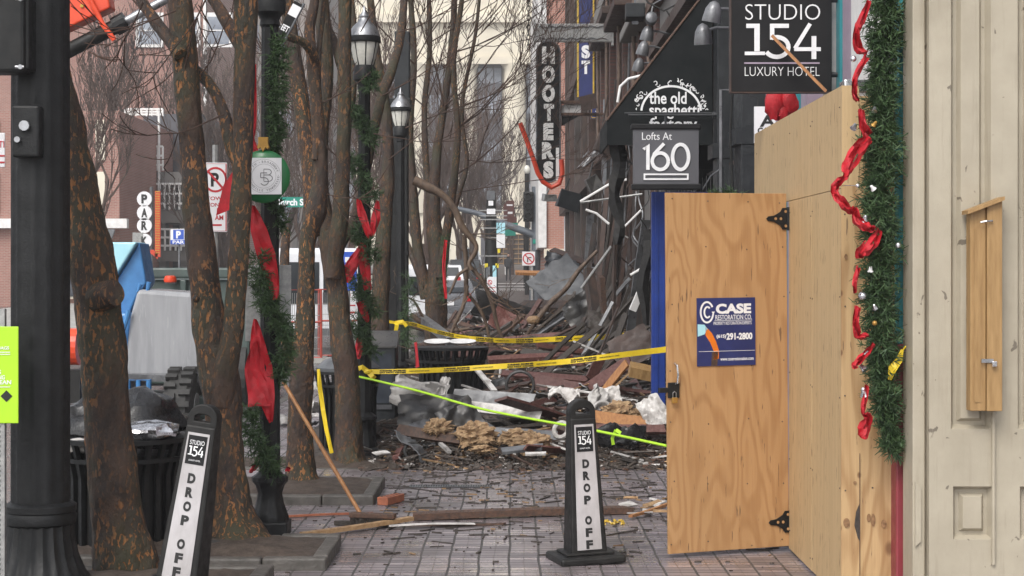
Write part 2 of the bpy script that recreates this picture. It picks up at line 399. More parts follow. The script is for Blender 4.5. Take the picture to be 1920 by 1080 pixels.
def tag(o, label=None, cat=None, group=None, kind=None):
    if label: o['label'] = label
    if cat: o['category'] = cat
    if group: o['group'] = group
    if kind: o['kind'] = kind
    return o
def thing(name, label, cat, loc=(0,0,0), rotz=0, group=None):
    o = bpy.data.objects.new(name, None); COL.objects.link(o); o.location = loc; o.rotation_euler.z = rotz
    o.empty_display_size = .1; return tag(o, label, cat, group)
def dup(root, loc, rotz=None, label=None, group=None, scale=None):
    r = root.copy(); COL.objects.link(r); r.location = loc
    if rotz is not None: r.rotation_euler.z = rotz
    if scale: r.scale = (scale,)*3
    if label: r['label'] = label
    if group: r['group'] = group
    for ch in list(root.children):
        c = ch.copy(); COL.objects.link(c); c.parent = r
        for g in ch.children:
            d = g.copy(); COL.objects.link(d); d.parent = c
    return r
def struct(mb, name, m, loc=None, **kw): return tag(mb.build(name, m, None, loc, **kw), kind='structure')
def rnd(a, b): return random.uniform(a, b)
def aim(a, b):                                     # rotation taking local Y to the direction a->b
    return (Vector(b)-Vector(a)).to_track_quat('Y', 'Z').to_matrix()

# ================================================================ SETTING
def strip(x0, x1, y0, y1, dz, ny=60, nx=2):
    mb = MB(); vs = []; fs = []
    for j in range(ny+1):
        y = y0+(y1-y0)*j/ny
        for i in range(nx+1): vs.append((x0+(x1-x0)*i/nx, y, gz(y)+dz))
    for j in range(ny):
        for i in range(nx):
            a = j*(nx+1)+i; fs.append((a, a+1, a+nx+2, a+nx+1))
    mb.add(vs, fs); return mb
struct(MB().bx(-600, 600, -60, 900, -3, -.6), 'ground', 'soil')
struct(strip(-60, 60, -5, 300, -.13, 61), 'road', 'asphalt')
struct(MB().bx(-3.35, 14, -4, 47, -.5, 0), 'sidewalk', 'paving')
struct(MB().bx(-3.5, -3.353, -4, 47, -.5, .004), 'kerb', 'kerb_stone', bevel=.02)
struct(strip(-1.7, 9, 74, 200, .01, 40), 'far_sidewalk', 'far_paving')
struct(strip(-20, -11.5, 30, 200, .01, 40), 'opposite_sidewalk', 'concrete')
# ================================================================ helpers for plants, garlands and ribbons
def smooth_path(pts, rad, sub=5):
    n = len(pts); op = []; orad = []
    for i in range(n-1):
        p0 = pts[max(i-1,0)]; p1 = pts[i]; p2 = pts[i+1]; p3 = pts[min(i+2,n-1)]
        for k in range(sub):
            t = k/sub
            op.append(.5*((2*p1)+(p2-p0)*t+(2*p0-5*p1+4*p2-p3)*t*t+(3*p1-p0-3*p2+p3)*t**3))
            orad.append(rad[i]+(rad[i+1]-rad[i])*t)
    op.append(pts[-1]); orad.append(rad[-1]); return op, orad
def pxlimb(mb, L, Y, base, n=20, sub=6, jit=.12, seed=0, dY=0.0):
    """limb through photo measurements (column, row, width) at distance Y (drifting by dY along it)"""
    pts = []; rad = []
    for i, (x, y, w) in enumerate(L):
        yy = Y+dY*i/max(1, len(L)-1)
        pts.append(P(x, y, yy)-Vector(base)); rad.append(w/2*yy/F)
    p, r = smooth_path(pts, rad, sub); mb.tube(p, r, n, True, jit, seed); return pts
def grow(mb, p, d, L, r, depth, n=5, up=.12, spread=.75, kids=(2,4), minr=.004):
    segs = 4; pts = [p.copy()]; q = p.copy(); d = d.normalized(); ds = [d]
    for i in range(segs):
        d = (d+Vector((rnd(-.2,.2), rnd(-.2,.2), rnd(-.12,.16)+up))).normalized(); q = q+d*L/segs; pts.append(q.copy()); ds.append(d)
    r1 = max(minr, r*.5); mb.tube(pts, [r+(r1-r)*i/segs for i in range(segs+1)], n, False)
    if depth <= 0: return
    for k in range(random.randint(*kids)):
        i = random.randint(1, segs); a = Vector((rnd(-1,1), rnd(-1,1), rnd(-.3,.8))).normalized()
        grow(mb, pts[i], ds[i]+a*spread, L*rnd(.5,.8), max(minr, r*rnd(.4,.6)), depth-1, max(3, n-1), up, spread, kids, minr)
def garland(mb, pts, rad, per_m, leaf=.06, wid=.007, droop=-.25):
    pts = [Vector(p) for p in pts]
    for i in range(len(pts)-1):
        a, b = pts[i], pts[i+1]; L = (b-a).length
        for k in range(max(1, int(per_m*L))):
            c = a.lerp(b, random.random()); r = rad[i] if isinstance(rad, list) else rad
            r *= .78+.5*abs(mnoise.noise(c*5.5))*2
            d = Vector((rnd(-1,1), rnd(-1,1), rnd(-1,1)+droop)).normalized(); ln = r*rnd(.55, 1.12); tip = c+d*ln; st = c+d*ln*.15
            mb.tube([st, tip], [.003,.002], 3, False)
            for m in range(11):
                t = rnd(.2, 1); o = st.lerp(tip, t)
                e = (d*.7+Vector((rnd(-1,1), rnd(-1,1), rnd(-1,1)))*.9).normalized()*leaf*rnd(.6,1.1)
                sd_ = e.cross(Vector((rnd(-1,1), rnd(-1,1), rnd(-1,1)))).normalized()*wid/2
                n0 = len(mb.v); mb.v += [o-sd_, o+sd_, o+e+sd_*.5, o+e-sd_*.5]; mb.f.append((n0, n0+1, n0+2, n0+3))
def pxribbon(mb, L, Y, base, dY=0, sub=5, wav=.02, seed=1, rip=.35):
    """cloth band through (column, row, width) points; it turns and ripples in depth"""
    pts = []; w = []
    for i, (x, y, wd) in enumerate(L):
        yy = Y+wav*math.sin(i*2.1+seed); pts.append(P(x, y, yy)-Vector(base)); w.append(wd*yy/F)
    p, ww = smooth_path(pts, w, sub); n = len(p); vs = []; fs = []; C = 6
    for i in range(n):
        d = (p[min(i+1,n-1)]-p[max(i-1,0)]).normalized(); u = Vector((0,1,0)).cross(d)
        u = u.normalized() if u.length > 1e-4 else Vector((1,0,0))
        for k in range(C+1):
            t = k/C-.5; q = p[i]+u*ww[i]*t
            q.y += rip*(.022*math.sin(t*7+i*.55+seed)+.012*math.sin(t*13-i*.9)); q.z += rip*.006*math.sin(i*1.7+t*5)
            vs.append(q)
    for i in range(n-1):
        for k in range(C):
            a = i*(C+1)+k; fs.append((a, a+1, a+C+2, a+C+1))
    m = len(vs); vs += [v+Vector((0,.006,0)) for v in vs]; fs += [tuple(m+k for k in reversed(f)) for f in list(fs)]
    mb.add(vs, fs)

random.seed(7)
# ================================================================ NEAR LEFT: traffic pole, signs, planters, trees
def loc_of(px, Y, z=0): return Vector(((px-960)*Y/F, Y, z))
b = loc_of(76, 10.6); s = F/10.6
t = thing('traffic_pole', 'thick black fluted traffic pole with a flared base at the left edge', 'pole', b)
MB().lathe([(.172,.5),(.17,3),(.165,6.5)], 48, flute=.03, nf=12).build('shaft', 'black_iron', t, smooth=True)
MB().lathe([(.18,.43),(.205,.45),(.21,.49),(.2,.515),(.21,.52),(.21,.555),(.18,.575)], 40).build('collar', 'black_iron', t, smooth=True)
MB().lathe([(.34,0),(.34,.05),(.31,.09),(.255,.16),(.215,.26),(.195,.36),(.188,.44)], 80, flute=.03, nf=20).build('flared_base', 'black_iron', t, smooth=True)
for z0 in (3.28, 3.9):
    h = MB().bx(-.42, .0, -.36, -.165, z0-.2, z0+.26).build('signal_housing', 'signal_black', t, bevel=.02)
    MB().bx(-.012, .02, -.33, -.165, z0-.18, z0+.24).build('hinge_side', 'signal_black', h, bevel=.01)
    for dz in (-.17, .22):
        MB().tube([(-.02,-.37,z0+dz),(-.02,-.32,z0+dz)], .014, 8).tube([(-.05,-.36,z0+dz),(.0,-.36,z0+dz)], .008, 6).build('latch', 'steel', h)
k = MB().bx(-.1,.06,-.26,-.15,2.6,2.9).build('bracket', 'black_iron', t, bevel=.015)
MB().tube([(-.02,-.29,2.78),(-.02,-.22,2.78)], .03, 10).tube([(-.06,-.29,2.70),(-.06,-.22,2.70)], .018, 8).build('bolt', 'steel', k)
# small white notice at the frame edge
b = P(-12, 280, 10.9); t = thing('wall_notice', 'small white notice with red bars beside the thick black pole', 'sign', b)
MB().bx(-.075,.072,-.008,0,-.11,.1).build('plate', 'sign_white', t, bevel=.004)
MB().text('TI', .05, .03, .035, .04, -.009, .002, .01).build('lettering', 'sign_red', t)
MB().bx(-.07,.07,-.011,-.009,-.045,-.035).bx(-.07,.07,-.011,-.009,-.085,-.075).build('bar', 'sign_red', t)
MB().bx(-.03,.0,.005,.03,-3.0,.3).build('post', 'galv', t)
# lime pet-waste sign on a perforated post
b = loc_of(3, 10.2); s = F/10.2
t = thing('pet_waste_sign', 'lime green notice on a perforated grey post at the left edge', 'sign', b)
zt = CH-(612-HOR)/s; zb = CH-(793-HOR)/s
MB().bx(-.2, 34/s, -.03, -.018, zb, zt).build('plate', 'lime', t, bevel=.004)
mb = MB()
for txt, rx, y, w, h in (('BAGS', 20, 652, 20, 6), ('S', 5, 697, 5, 8), ('NG', 12, 707, 12, 8), ('CLEAN', 24, 716, 36, 8)):
    mb.text(txt, (rx-3-w/2)/s, CH-(y-HOR)/s, w/s, h/s, -.031, .002, .02)
for y in (660, 664, 725): mb.bx(-.15, 19/s, -.033, -.031, CH-(y-HOR)/s-.002, CH-(y-HOR)/s+.002)
mb.build('lettering', 'letter_white', t)
cz = CH-(742-HOR)/s; cx = 12/s; r_ = 11/s
MB().prism([(cx-r_,cz),(cx,cz-r_),(cx+r_,cz),(cx,cz+r_)], -.033, -.031).build('diamond_mark', 'letter_black', t)
mb = MB().bx(-.03,.022,-.018,.022,0,zt+.1); mb.build('post', 'galv', t)
mb = MB(); [mb.bx(-.012,-.002,-.0195,-.018,.04+.028*i,.052+.028*i) for i in range(50)]; mb.build('hole_row', 'letter_black', t)

def planter(x0, x1, y0, y1, label, z=.085):
    t = thing('tree_planter', label, 'planter', ((x0+x1)/2, (y0+y1)/2, 0)); hx, hy = (x1-x0)/2, (y1-y0)/2
    n = 7; mbs = []
    def stone(a0, a1, c0, c1):
        m = MB(); m.bx(a0, a1, c0, c1, -.02, z+rnd(-.008,.008)); m.build('edge_stone', 'kerb_stone', t, bevel=.014)
    k = max(2, round((x1-x0)/.45)); w = (x1-x0)/k
    for i in range(k):
        for ya in (-hy, hy-.1): stone(-hx+i*w+.003, -hx+(i+1)*w-.003, ya, ya+.1)
    k = max(2, round((y1-y0-.2)/.4)); w = (y1-y0-.2)/k
    for i in range(k):
        for xa in (-hx, hx-.1): stone(xa, xa+.1, -hy+.1+i*w+.003, -hy+.1+(i+1)*w-.003)
    N = 26; m = MB(); vs = []
    for j in range(N+1):
        for i in range(N+1):
            x = -hx+.08+(2*hx-.16)*i/N; y = -hy+.08+(2*hy-.16)*j/N
            e = 1-max(abs(2*i/N-1), abs(2*j/N-1))**3
            vs.append((x, y, z-.025+.07*e+.018*mnoise.noise(Vector((x*7, y*7, 1)))+.008*mnoise.noise(Vector((x*30,y*30,4)))))
    m.add(vs, [(j*(N+1)+i, j*(N+1)+i+1, (j+1)*(N+1)+i+1, (j+1)*(N+1)+i) for j in range(N) for i in range(N)])
    m.build('soil_bed', 'soil', t, smooth=True)
    return t
planter(-3.3, -1.5, 9.2, 11.3, 'stone-edged earth bed nearest the camera under the leaning tree')
planter(-3.3, -1.2, 11.55, 12.6, 'stone-edged earth bed beneath the forked tree')
planter(-3.3, -1.14, 14.75, 16.1, 'stone-edged earth bed behind the black lamp post with the green ornament')
planter(-3.3, -.98, 17.4, 18.4, 'low earth bed around the tree beside the black litter bin', .012)

def hero(name, label, base, limbs, Y, barkm, knots=(), twigs=(), tw_n=0):
    t = thing(name, label, 'tree', base)
    mb = MB()
    for i, (L, dY, oY) in enumerate(limbs): pxlimb(mb, L, Y+oY, base, 44 if L[0][2] > 30 else 16, 12 if L[0][2] > 30 else 8, .13 if L[0][2] > 30 else .1, i*3.7+Y, dY)
    for (x, y, r, oy) in knots:
        c = P(x, y, Y)-Vector(base); c.y -= oy; mb.sphere(c, r*Y/F, 14, (1,.8,1.05)); mb.sphere(c+Vector((0,-r*Y/F*.62,0)), r*Y/F*.5, 10, (1,.5,1))
    tr = mb.build('trunk', barkm, t, smooth=True)
    if twigs:
        mb = MB()
        for (x, y, dx, dz, L, r, dep) in twigs:
            grow(mb, P(x, y, Y)-Vector(base), Vector((dx, rnd(-.4,.4), dz)), L, r, dep, 5, .06, .8)
        mb.build('crown', 'twig', t)
    return t
hero('leaning_tree', 'thick leaning trunk with orange flaking bark right beside the black traffic pole', loc_of(228, 11.2, .06),
     [([(238,1100,150),(224,1010,112),(215,950,98),(203,800,93),(196,700,94),(190,640,95),(181,550,94),(164,450,84),(150,350,72),(132,250,66),(106,150,62),(70,0,58),(-20,-300,50)], .0, 0),
      ([(180,560,60),(200,552,56),(216,549,50)], -.1, -.1),
      ([(150,380,40),(210,200,30),(250,0,22),(270,-150,14)], 1.5, .2)][:2], 11.2, 'bark',
     knots=[(217,552,21,.12),(215,912,12,.12),(148,478,10,.1)])
hero('forked_tree', 'forked tree with orange flaking bark standing behind the nearer tilted delineator', loc_of(430, 12.3, .07),
     [([(440,1024,150),(432,985,112),(428,930,82),(425,880,74),(420,800,72),(413,720,76),(402,660,70),(391,600,64),(380,500,63),(370,400,55),(361,300,51),(353,200,49),(346,100,50),(337,0,48),(316,-250,42)], .25, 0),
      ([(415,760,50),(424,690,50),(436,630,42),(447,500,41),(452,350,40),(457,200,42),(462,0,46),(470,-250,44)], -.15, .02),
      ([(452,320,26),(432,270,27),(420,215,24),(398,165,22),(376,140,24),(352,120,20)], .3, .1),
      ([(340,105,30),(322,80,26),(295,45,23),(268,5,20),(230,-60,16)], .4, .1),
      ([(456,95,28),(436,60,26),(410,15,24),(385,-25,22),(350,-90,18)], .4, .1)], 12.3, 'bark',
     knots=[(398,935,9,.1),(372,560,7,.09)],
     twigs=[(300,50,-.6,.4,.5,.007,2),(420,215,-.8,-.3,.5,.006,2),(376,140,.4,.5,.5,.006,2),(268,5,-.5,-.8,.6,.006,2),(390,-10,-.6,-1,.7,.007,2),(330,20,-.7,-.3,.6,.006,2)])
hero('bent_stem_tree', 'tree with bright orange bark on one bent stem behind the lamp post garland', loc_of(565, 15.6, .1),
     [([(566,905,84),(565,885,62),(562,800,47),(566,700,48),(572,600,38),(575,500,31),(578,440,36),(592,395,40),(600,340,32),(599,280,27),(594,200,26),(586,120,24),(580,60,22),(590,0,20),(600,-120,16)], .0, 0),
      ([(548,700,24),(538,640,24),(531,560,22),(533,490,20),(536,440,16),(538,425,10)], .8, .2),
      ([(584,440,34),(584,380,34),(580,300,33),(568,220,33),(556,140,32),(545,60,30),(530,-60,28)], .5, .15),
      ([(592,110,18),(572,82,18),(545,70,17),(515,55,15),(490,30,13)], -.5, -.05),
      ([(590,300,14),(598,220,14),(596,120,12),(606,20,11),(610,-60,9)], .2, -.05)], 15.6, 'bark_bright',
     twigs=[(590,200,.6,.2,.6,.007,2),(600,360,.8,-.2,.5,.005,2),(568,208,-.7,.6,.8,.007,3),(520,50,-.6,.4,.8,.008,3)])
hero('straight_tree', 'upright dark tree with two stems in front of the black litter bin', loc_of(655, 17.8, .0),
     [([(656,880,92),(655,858,66),(653,800,54),(649,700,50),(638,600,43),(626,510,42),(618,450,42),(606,400,36),(600,330,30),(604,240,28),(612,140,30),(606,40,30),(598,-120,26)], .2, 0),
      ([(624,520,34),(632,460,34),(640,390,32),(643,300,30),(645,200,27),(646,80,26),(648,-120,24)], -.2, -.02),
      ([(644,330,16),(650,250,18),(662,170,14),(664,60,12),(652,-60,11)], .2, 1.3),
      ([(632,470,22),(668,400,18),(700,250,19),(716,180,20),(738,120,18),(752,60,17),(762,-60,15)], 1.8, .6),
      ([(640,120,20),(622,70,18),(600,20,18),(590,-80,16)], .6, .2)], 17.8, 'bark_plain',
     twigs=[(716,180,.9,.3,.8,.008,3),(640,300,-.6,.5,.6,.007,2),(748,60,.8,.1,.8,.008,3),(676,60,.5,.5,.8,.007,3),(606,100,-.9,.2,.8,.007,3),(700,250,.7,-.2,.6,.006,2)])
hero('slender_tree', 'slender dark tree between the garlanded lamp post and the square black pole', loc_of(714, 23.5, .05),
     [([(716,820,52),(715,740,44),(712,600,36),(716,500,34),(722,400,30),(728,300,24),(722,200,22),(706,100,18),(690,-40,14)], .3, 0)], 23.5, 'bark_plain',
     twigs=[(728,300,.8,.5,1.2,.01,3),(706,100,-.8,.3,1.2,.01,3),(760,240,.9,.3,1.2,.01,3)])
hero('multi_stem_tree', 'many-stemmed bare tree rising from the left end of the rubble', loc_of(820, 33, .05),
     [([(818,740,55),(818,640,48),(818,560,43),(820,480,33),(812,400,30),(818,300,19),(832,200,15),(845,100,13),(852,0,12),(850,-120,9)], .4, 0),
      ([(800,560,26),(784,470,22),(775,380,21),(768,250,16),(776,120,13),(770,0,12),(760,-120,9)], .5, .1),
      ([(826,520,21),(840,420,18),(852,330,15),(858,240,13),(850,120,12),(866,0,10),(880,-120,7)], -.5, -.1),
      ([(815,420,16),(800,320,13),(796,200,12),(806,80,10),(800,-100,7)], .8, .2),
      ([(835,440,12),(862,360,10),(875,300,9),(866,200,9),(892,60,7),(905,-80,6)], .6, .1),
      ([(790,520,17),(760,450,12),(742,400,9),(730,340,7)], .6, .1)], 33, 'bark_plain',
     twigs=[(852,330,.9,.3,2,.018,4),(832,200,.8,.7,2,.016,4),(768,250,-.8,.6,2,.016,4),(796,200,.4,1,2,.016,4),(858,240,1,.4,2,.016,4),(776,120,-.6,.5,2,.016,4),(866,200,.9,.3,2.2,.014,4),(845,100,.9,.2,2,.016,4),(875,300,1,-.1,1.8,.012,4),(858,240,.9,.9,2.2,.016,4),(832,200,-.3,1,2.4,.016,4),(850,120,1,.6,2.2,.014,4),(796,200,-.6,.5,2,.014,4),(768,250,-.9,-.1,1.8,.014,4),(862,360,1,.1,1.8,.012,4),(776,120,.5,.9,2.2,.014,4),(806,80,.8,.3,2,.014,4),(775,380,-.8,.4,1.6,.012,4),(892,60,.7,.7,2,.014,4)])

# ---------------------------------------------------------------- sandwich-style delineators
def stroke154(mb, cx, cz, w, h, lw, y, d=.003):
    a = w*.26; x = cx-w/2
    mb.stroke([(x+w*.02, cz+h*.5-lw/2),(x+a*.62, cz+h*.5-lw/2)], lw, y, d); mb.stroke([(x+a*.62, cz+h*.5),(x+a*.62, cz-h*.28)], lw*1.25, y-.0004, d)
    mb.stroke([(x, cz-h*.34),(x+a*1.02, cz-h*.34)], lw*.8, y-.0008, d)
    x5 = x+w*.33; mb.stroke([(x5+w*.25, cz+h*.5-lw/2),(x5+w*.03, cz+h*.5-lw/2)], lw, y, d); mb.stroke([(x5+w*.03, cz+h*.5),(x5+w*.03, cz+h*.05)], lw, y-.0004, d)
    mb.arc(x5+w*.09, cz-h*.16, w*.155, h*.28, 115, -150, lw, y-.0008, d)
    x4 = x+w*.66; mb.stroke([(x4+w*.25, cz+h*.15),(x4+w*.25, cz-h*.5)], lw*1.1, y, d); mb.stroke([(x4+w*.2, cz+h*.5),(x4, cz-h*.2)], lw*.9, y-.0004, d); mb.stroke([(x4-w*.01, cz-h*.22),(x4+w*.34, cz-h*.22)], lw*.9, y-.0008, d)
def delineator(loc, rz, label, tilt):
    t = thing('delineator', label, 'delineator', loc, rz); H = 1.06
    MB().bx(-.225,.225,-.2,.2,0,.055).build('foot', 'black_plastic', t, bevel=.018)
    MB().bx(-.165,.165,-.13,.13,.055,.075).build('foot_step', 'black_plastic', t, bevel=.008)
    def col(zs):
        m = MB(); vs = []; fs = []
        for z in zs:
            k = (z-.06)/H; hw = .125-.042*k; hd = .10-.055*k
            vs += [(-hw,-hd,z),(hw,-hd,z),(hw,hd,z),(-hw,hd,z)]
        for i in range(len(zs)-1):
            for j in range(4): fs.append((i*4+j, i*4+(j+1)%4, i*4+4+(j+1)%4, i*4+4+j))
        fs += [(3,2,1,0), tuple((len(zs)-1)*4+j for j in range(4))]; m.add(vs, fs); return m
    col([.06, .5, .96]).build('column', 'black_plastic', t, bevel=.012)
    # rounded grip with a slot
    hw = .09; m = MB(); out = [(hw*math.cos(R(a)), 1.0+.085*math.sin(R(a))) for a in range(0, 181, 15)]
    outer = [(hw,.945)]+out+[(-hw,.945)]
    inner = [(.048,.985)]+[(.048*math.cos(R(a)), 1.005+.022*math.sin(R(a))) for a in range(0,181,15)]+[(-.048,.985)]
    n = len(outer); vs = [(x,-.045,z) for x,z in outer]+[(x,-.045,z) for x,z in inner]+[(x,.045,z) for x,z in outer]+[(x,.045,z) for x,z in inner]; fs = []
    for i in range(n):
        j = (i+1) % n; fs += [(i,j,n+j,n+i),(2*n+j,2*n+i,3*n+i,3*n+j),(j,i,2*n+i,2*n+j),(n+i,n+j,3*n+j,3*n+i)]
    m.add(vs, fs); m.build('grip', 'black_plastic', t, bevel=.006)
    # face panel follows the slope of the column
    sl = math.atan((.10-.045)/H); 
    def face(mb): mb.T = Matrix.Translation((0,-.1-.003,.06)) @ Matrix.Rotation(-sl, 4, 'X'); return mb
    m = face(MB()); m.prism([(-.085,.03),(.085,.03),(.066,.86),(-.066,.86)], -.004, 0); p = m.build('face_panel', 'strip_grey', t)
    m = face(MB()); m.bx(-.057,.057,-.006,-.0042,.68,.845); m.build('emblem_panel', 'sign_dark', p)
    m = face(MB()); m.text('STUDIO', 0, .805, .088, .026, -.0062, .001, .0); stroke154(m, 0, .755, .092, .058, .0075, -.0062, .0012); m.text('LUXURY HOTEL', 0, .703, .07, .009, -.0062, .001); m.build('emblem_lettering', 'letter_white', p)
    for ch, z in zip('DROPOFF', (.60,.52,.44,.36,.225,.145,.065)):
        m = face(MB()); m.text(ch, 0, z, .047, .058, -.0045, .0015, .06); m.build('letter', 'letter_black', p)
    t.rotation_euler = (tilt[0], tilt[1], rz); return t
delineator(loc_of(1098, 11.95), R(-9)+R(24), 'upright black delineator with white strip standing on the brick paving by the plywood door', (0, R(-2.0)))
delineator(loc_of(338, 10.25, .1), R(-12), 'black delineator with a white strip tilting beside the forked tree', (R(-3), R(7.5)))
# ================================================================ LAMP POSTS with their garlands
def lamp_post(loc, H, label, lantern=True, sc=1.0):
    t = thing('lamp_post', label, 'lamp post', loc)
    MB().bx(-.15*sc,.15*sc,-.15*sc,.15*sc,0,.11).build('plinth', 'black_iron', t, bevel=.012)
    MB().lathe([(.135,.11),(.135,.14),(.125,.17),(.10,.24),(.088,.31),(.105,.37),(.13,.40),(.13,.43),(.10,.45),(.078,.47)], 48, flute=.03, nf=12).build('base', 'black_iron', t, smooth=True)
    MB().lathe([(.074,.46),(.066,1.8),(.06,H-.86)], 36, flute=.045, nf=9).build('shaft', 'black_iron', t, smooth=True)
    if lantern:
        z = H-.62
        MB().lathe([(.06,z-.26),(.075,z-.24),(.07,z-.2),(.085,z-.17),(.115,z-.15),(.12,z-.03),(.10,z)], 24).build('collar', 'black_iron', t, smooth=True)
        g = MB().lathe([(.09,z),(.12,z+.08),(.145,z+.2),(.15,z+.24)], 24).build('glass', 'glass_lamp', t, smooth=True)
        m = MB()
        for k in range(8):
            a = k*math.pi/4+.2; m.tube([(.095*math.cos(a),.095*math.sin(a),z),(.155*math.cos(a),.155*math.sin(a),z+.24)], .007, 5)
        m.lathe([(.165,z+.235),(.172,z+.25),(.172,z+.29),(.16,z+.305)], 28); m.build('cage', 'black_iron', g)
        MB().lathe([(.165,z+.3),(.155,z+.34),(.12,z+.4),(.07,z+.45),(.05,z+.49),(.055,z+.51),(.02,z+.56),(.006,z+.62)], 24).build('roof', 'steel', t, smooth=True)
    return t
b1 = loc_of(506, 13.1); lamp_post(b1, 4.6, 'black lamp post with a fluted foot behind the forked tree', True, .95)
b2 = loc_of(683, 18.5); lamp_post(b2, 4.68, 'black lamp post with its white lantern in full view above the green garland')
b3 = loc_of(751, 28.6); lamp_post(b3, 4.86, 'farther lamp post whose lantern shows in front of the square black pole')

def hang(name, label, base, needles, ribbons, Y, r_px, per_m, leaf, baubles=(), group=None, cat='garland', rib=.1):
    t = thing(name, label, cat, base, group=group)
    m = MB()
    for seg in needles:
        pts = [P(x, y, Y+o)-Vector(base) for x, y, w, o in seg]; rad = [w*Y/F/2 for x, y, w, o in seg]
        for i in range(len(pts)-1): garland(m, pts[i:i+2], (rad[i]+rad[i+1])/2, per_m, leaf)
    m.build('needles', 'garland_green', t)
    for i, L in enumerate(ribbons):
        m = MB(); pxribbon(m, L, Y-rib, base, seed=i*1.3+1, rip=.6 if rib < .12 else .8); m.build('ribbon', 'ribbon_red', t, smooth=True)
    for i, (x, y, r, mm) in enumerate(baubles):
        c = P(x, y, Y-.12)-Vector(base); m = MB()
        if i % 3 == 0: m.sphere(c, r*Y/F, 10)
        else:
            rr = r*Y/F
            m.T = Matrix.Translation(c) @ Euler((rnd(-.6,.6), rnd(-.8,.8), 0)).to_matrix().to_4x4()
            m.lathe([(rr*.15,rr*1.2),(rr*.55,rr*.9),(rr*.7,0),(rr*1.15,-rr*.9)], 10)
        m.build('bauble' if i % 3 == 0 else 'bell', mm, t, smooth=True)
    return t
hang('garland', 'green garland with broad red ribbon wound on the post that carries the green ornament', b1,
     [[(522,70,66,-.05),(520,130,62,-.08),(515,200,66,-.1),(520,250,50,-.08),(512,285,26,-.05)],
      [(520,380,50,-.08),(518,430,44,.05)],
      [(480,480,44,-.1),(488,530,60,-.12),(505,570,66,-.12),(530,610,70,-.12),(540,650,64,-.1),(528,690,46,-.05),(512,720,30,.05)],
      [(470,760,40,-.1),(474,810,56,-.12),(494,850,72,-.14),(515,880,44,-.1)]],
     [[(478,120,6),(476,190,10),(474,240,12),(470,262,16),(480,285,10)],
      [(474,385,8),(484,430,30),(500,480,34),(512,530,22),(516,562,8)],
      [(478,598,6),(482,640,26),(490,690,42),(500,745,30),(508,792,6)],
      [(480,640,4),(474,690,30),(484,730,42),(486,762,42)],
      [(484,868,14),(474,880,8),(468,886,6)],[(536,878,8),(544,882,10)]], 13.1, 50, 330, .05)
b = P(505, 290, 12.9); gt = thing('pennant', 'red cloth pennant hanging from the forked tree before the parking notice', 'pennant', P(430, 325, 12.5))
m = MB(); L0 = gt.location
v = [P(436,322,12.5)-L0, P(434,392,12.5)-L0, P(405,404,12.5)-L0, P(418,350,12.5)-L0]
m.add([a for a in v]+[a+Vector((0,.01,0)) for a in v], [(0,1,2,3),(7,6,5,4),(0,4,5,1),(1,5,6,2),(2,6,7,3),(3,7,4,0)]); m.build('cloth', 'ribbon_red', gt)
hang('garland', 'green garland with red ribbon wound on the post whose white lantern shows in full', b2,
     [[(692,135,30,-.05),(700,150,42,-.1),(690,165,30,-.1)],[(660,190,30,-.08),(668,215,46,-.1),(688,240,52,-.12),(698,268,40,-.1)],
      [(664,290,34,-.08),(668,320,48,-.12),(690,345,52,-.12),(700,368,34,-.08)],[(660,420,30,-.08),(680,450,48,-.12),(700,480,46,-.1),(704,492,30,-.1)],
      [(665,510,36,-.08),(672,535,48,-.12),(690,560,52,-.12),(704,582,34,-.1)],[(662,592,36,-.08),(678,620,50,-.12),(694,650,46,-.1),(700,660,30,-.1)]],
     [[(672,372,6),(678,400,16),(692,440,12),(696,446,4)],[(708,376,6),(704,410,18),(696,446,6)],
      [(676,468,14),(658,500,24),(646,528,18)],[(678,455,14),(684,500,20),(690,545,14)],[(676,565,18),(684,590,14),(690,604,6)],[(674,632,8),(672,655,16),(668,672,14)]], 18.5, 40, 280, .06)
hang('garland', 'dark green garland winding down the square black pole beside the tied yellow tape', loc_of(765, 27.5),
     [[(768,520,30,-.2),(766,560,36,-.2),(762,610,36,-.2),(768,660,34,-.2)],[(835,440,14,3),(832,500,16,3),(830,560,16,3)]],
     [[(836,450,6),(832,500,6),(836,560,6)],[(780,640,5),(782,690,5)]], 27.5, 40, 90, .08)
# green ornament plaque on the lamp post
b = P(494, 331, 12.86); s = F/12.86; t = thing('ornament_sign', 'round green bauble-shaped sign with a white square plate on the lamp post', 'ornament', b)
rr = 50/s; prof = [(.001,-.05)]+[(rr*math.sin(R(a)), -.05*math.cos(R(a))) for a in range(15,166,15)]+[(.001,.05)]
m = MB(); m.T = Matrix.Rotation(R(90), 4, 'X'); m.lathe(prof, 40); m.T = Matrix(); m.build('disc', 'ornament_green', t, smooth=True)
z0 = 46/s
MB().prism([(-.034,z0+.105),(.036,z0+.105),(.034,z0+.06),(.045,z0+.03),(.03,z0+.02),(.02,z0+.035),(.0,z0-.0),(-.02,z0+.035),(-.03,z0+.02),(-.045,z0+.03),(-.034,z0+.06)], -.03, .02).build('cap', 'ornament_gold', t)
pw, ph = 33/s, 34/s; px_ = 3/s
p = MB().bx(px_-pw, px_+pw, -.062, -.056, -ph, ph).build('plate', 'sign_white', t)
m = MB(); y = -.0625
for r_ in (31.5/s, 22.5/s): m.arc(px_, 0, r_, r_, 0, 360, .0016, y, .001, 48)
txt = 'FIFTH • BROADWAY • '; n = len(txt)
for i, ch in enumerate('FIFTH'): 
    a = R(172-i*11.5); m.text(ch, px_+math.cos(a)*27/s, math.sin(a)*27/s, None, .0155, y, .001, .01, a-R(90))
for i, ch in enumerate('BROADWAY'):
    a = R(95-i*10.5); m.text(ch, px_+math.cos(a)*27/s, math.sin(a)*27/s, None, .0155, y, .001, .01, a-R(90))
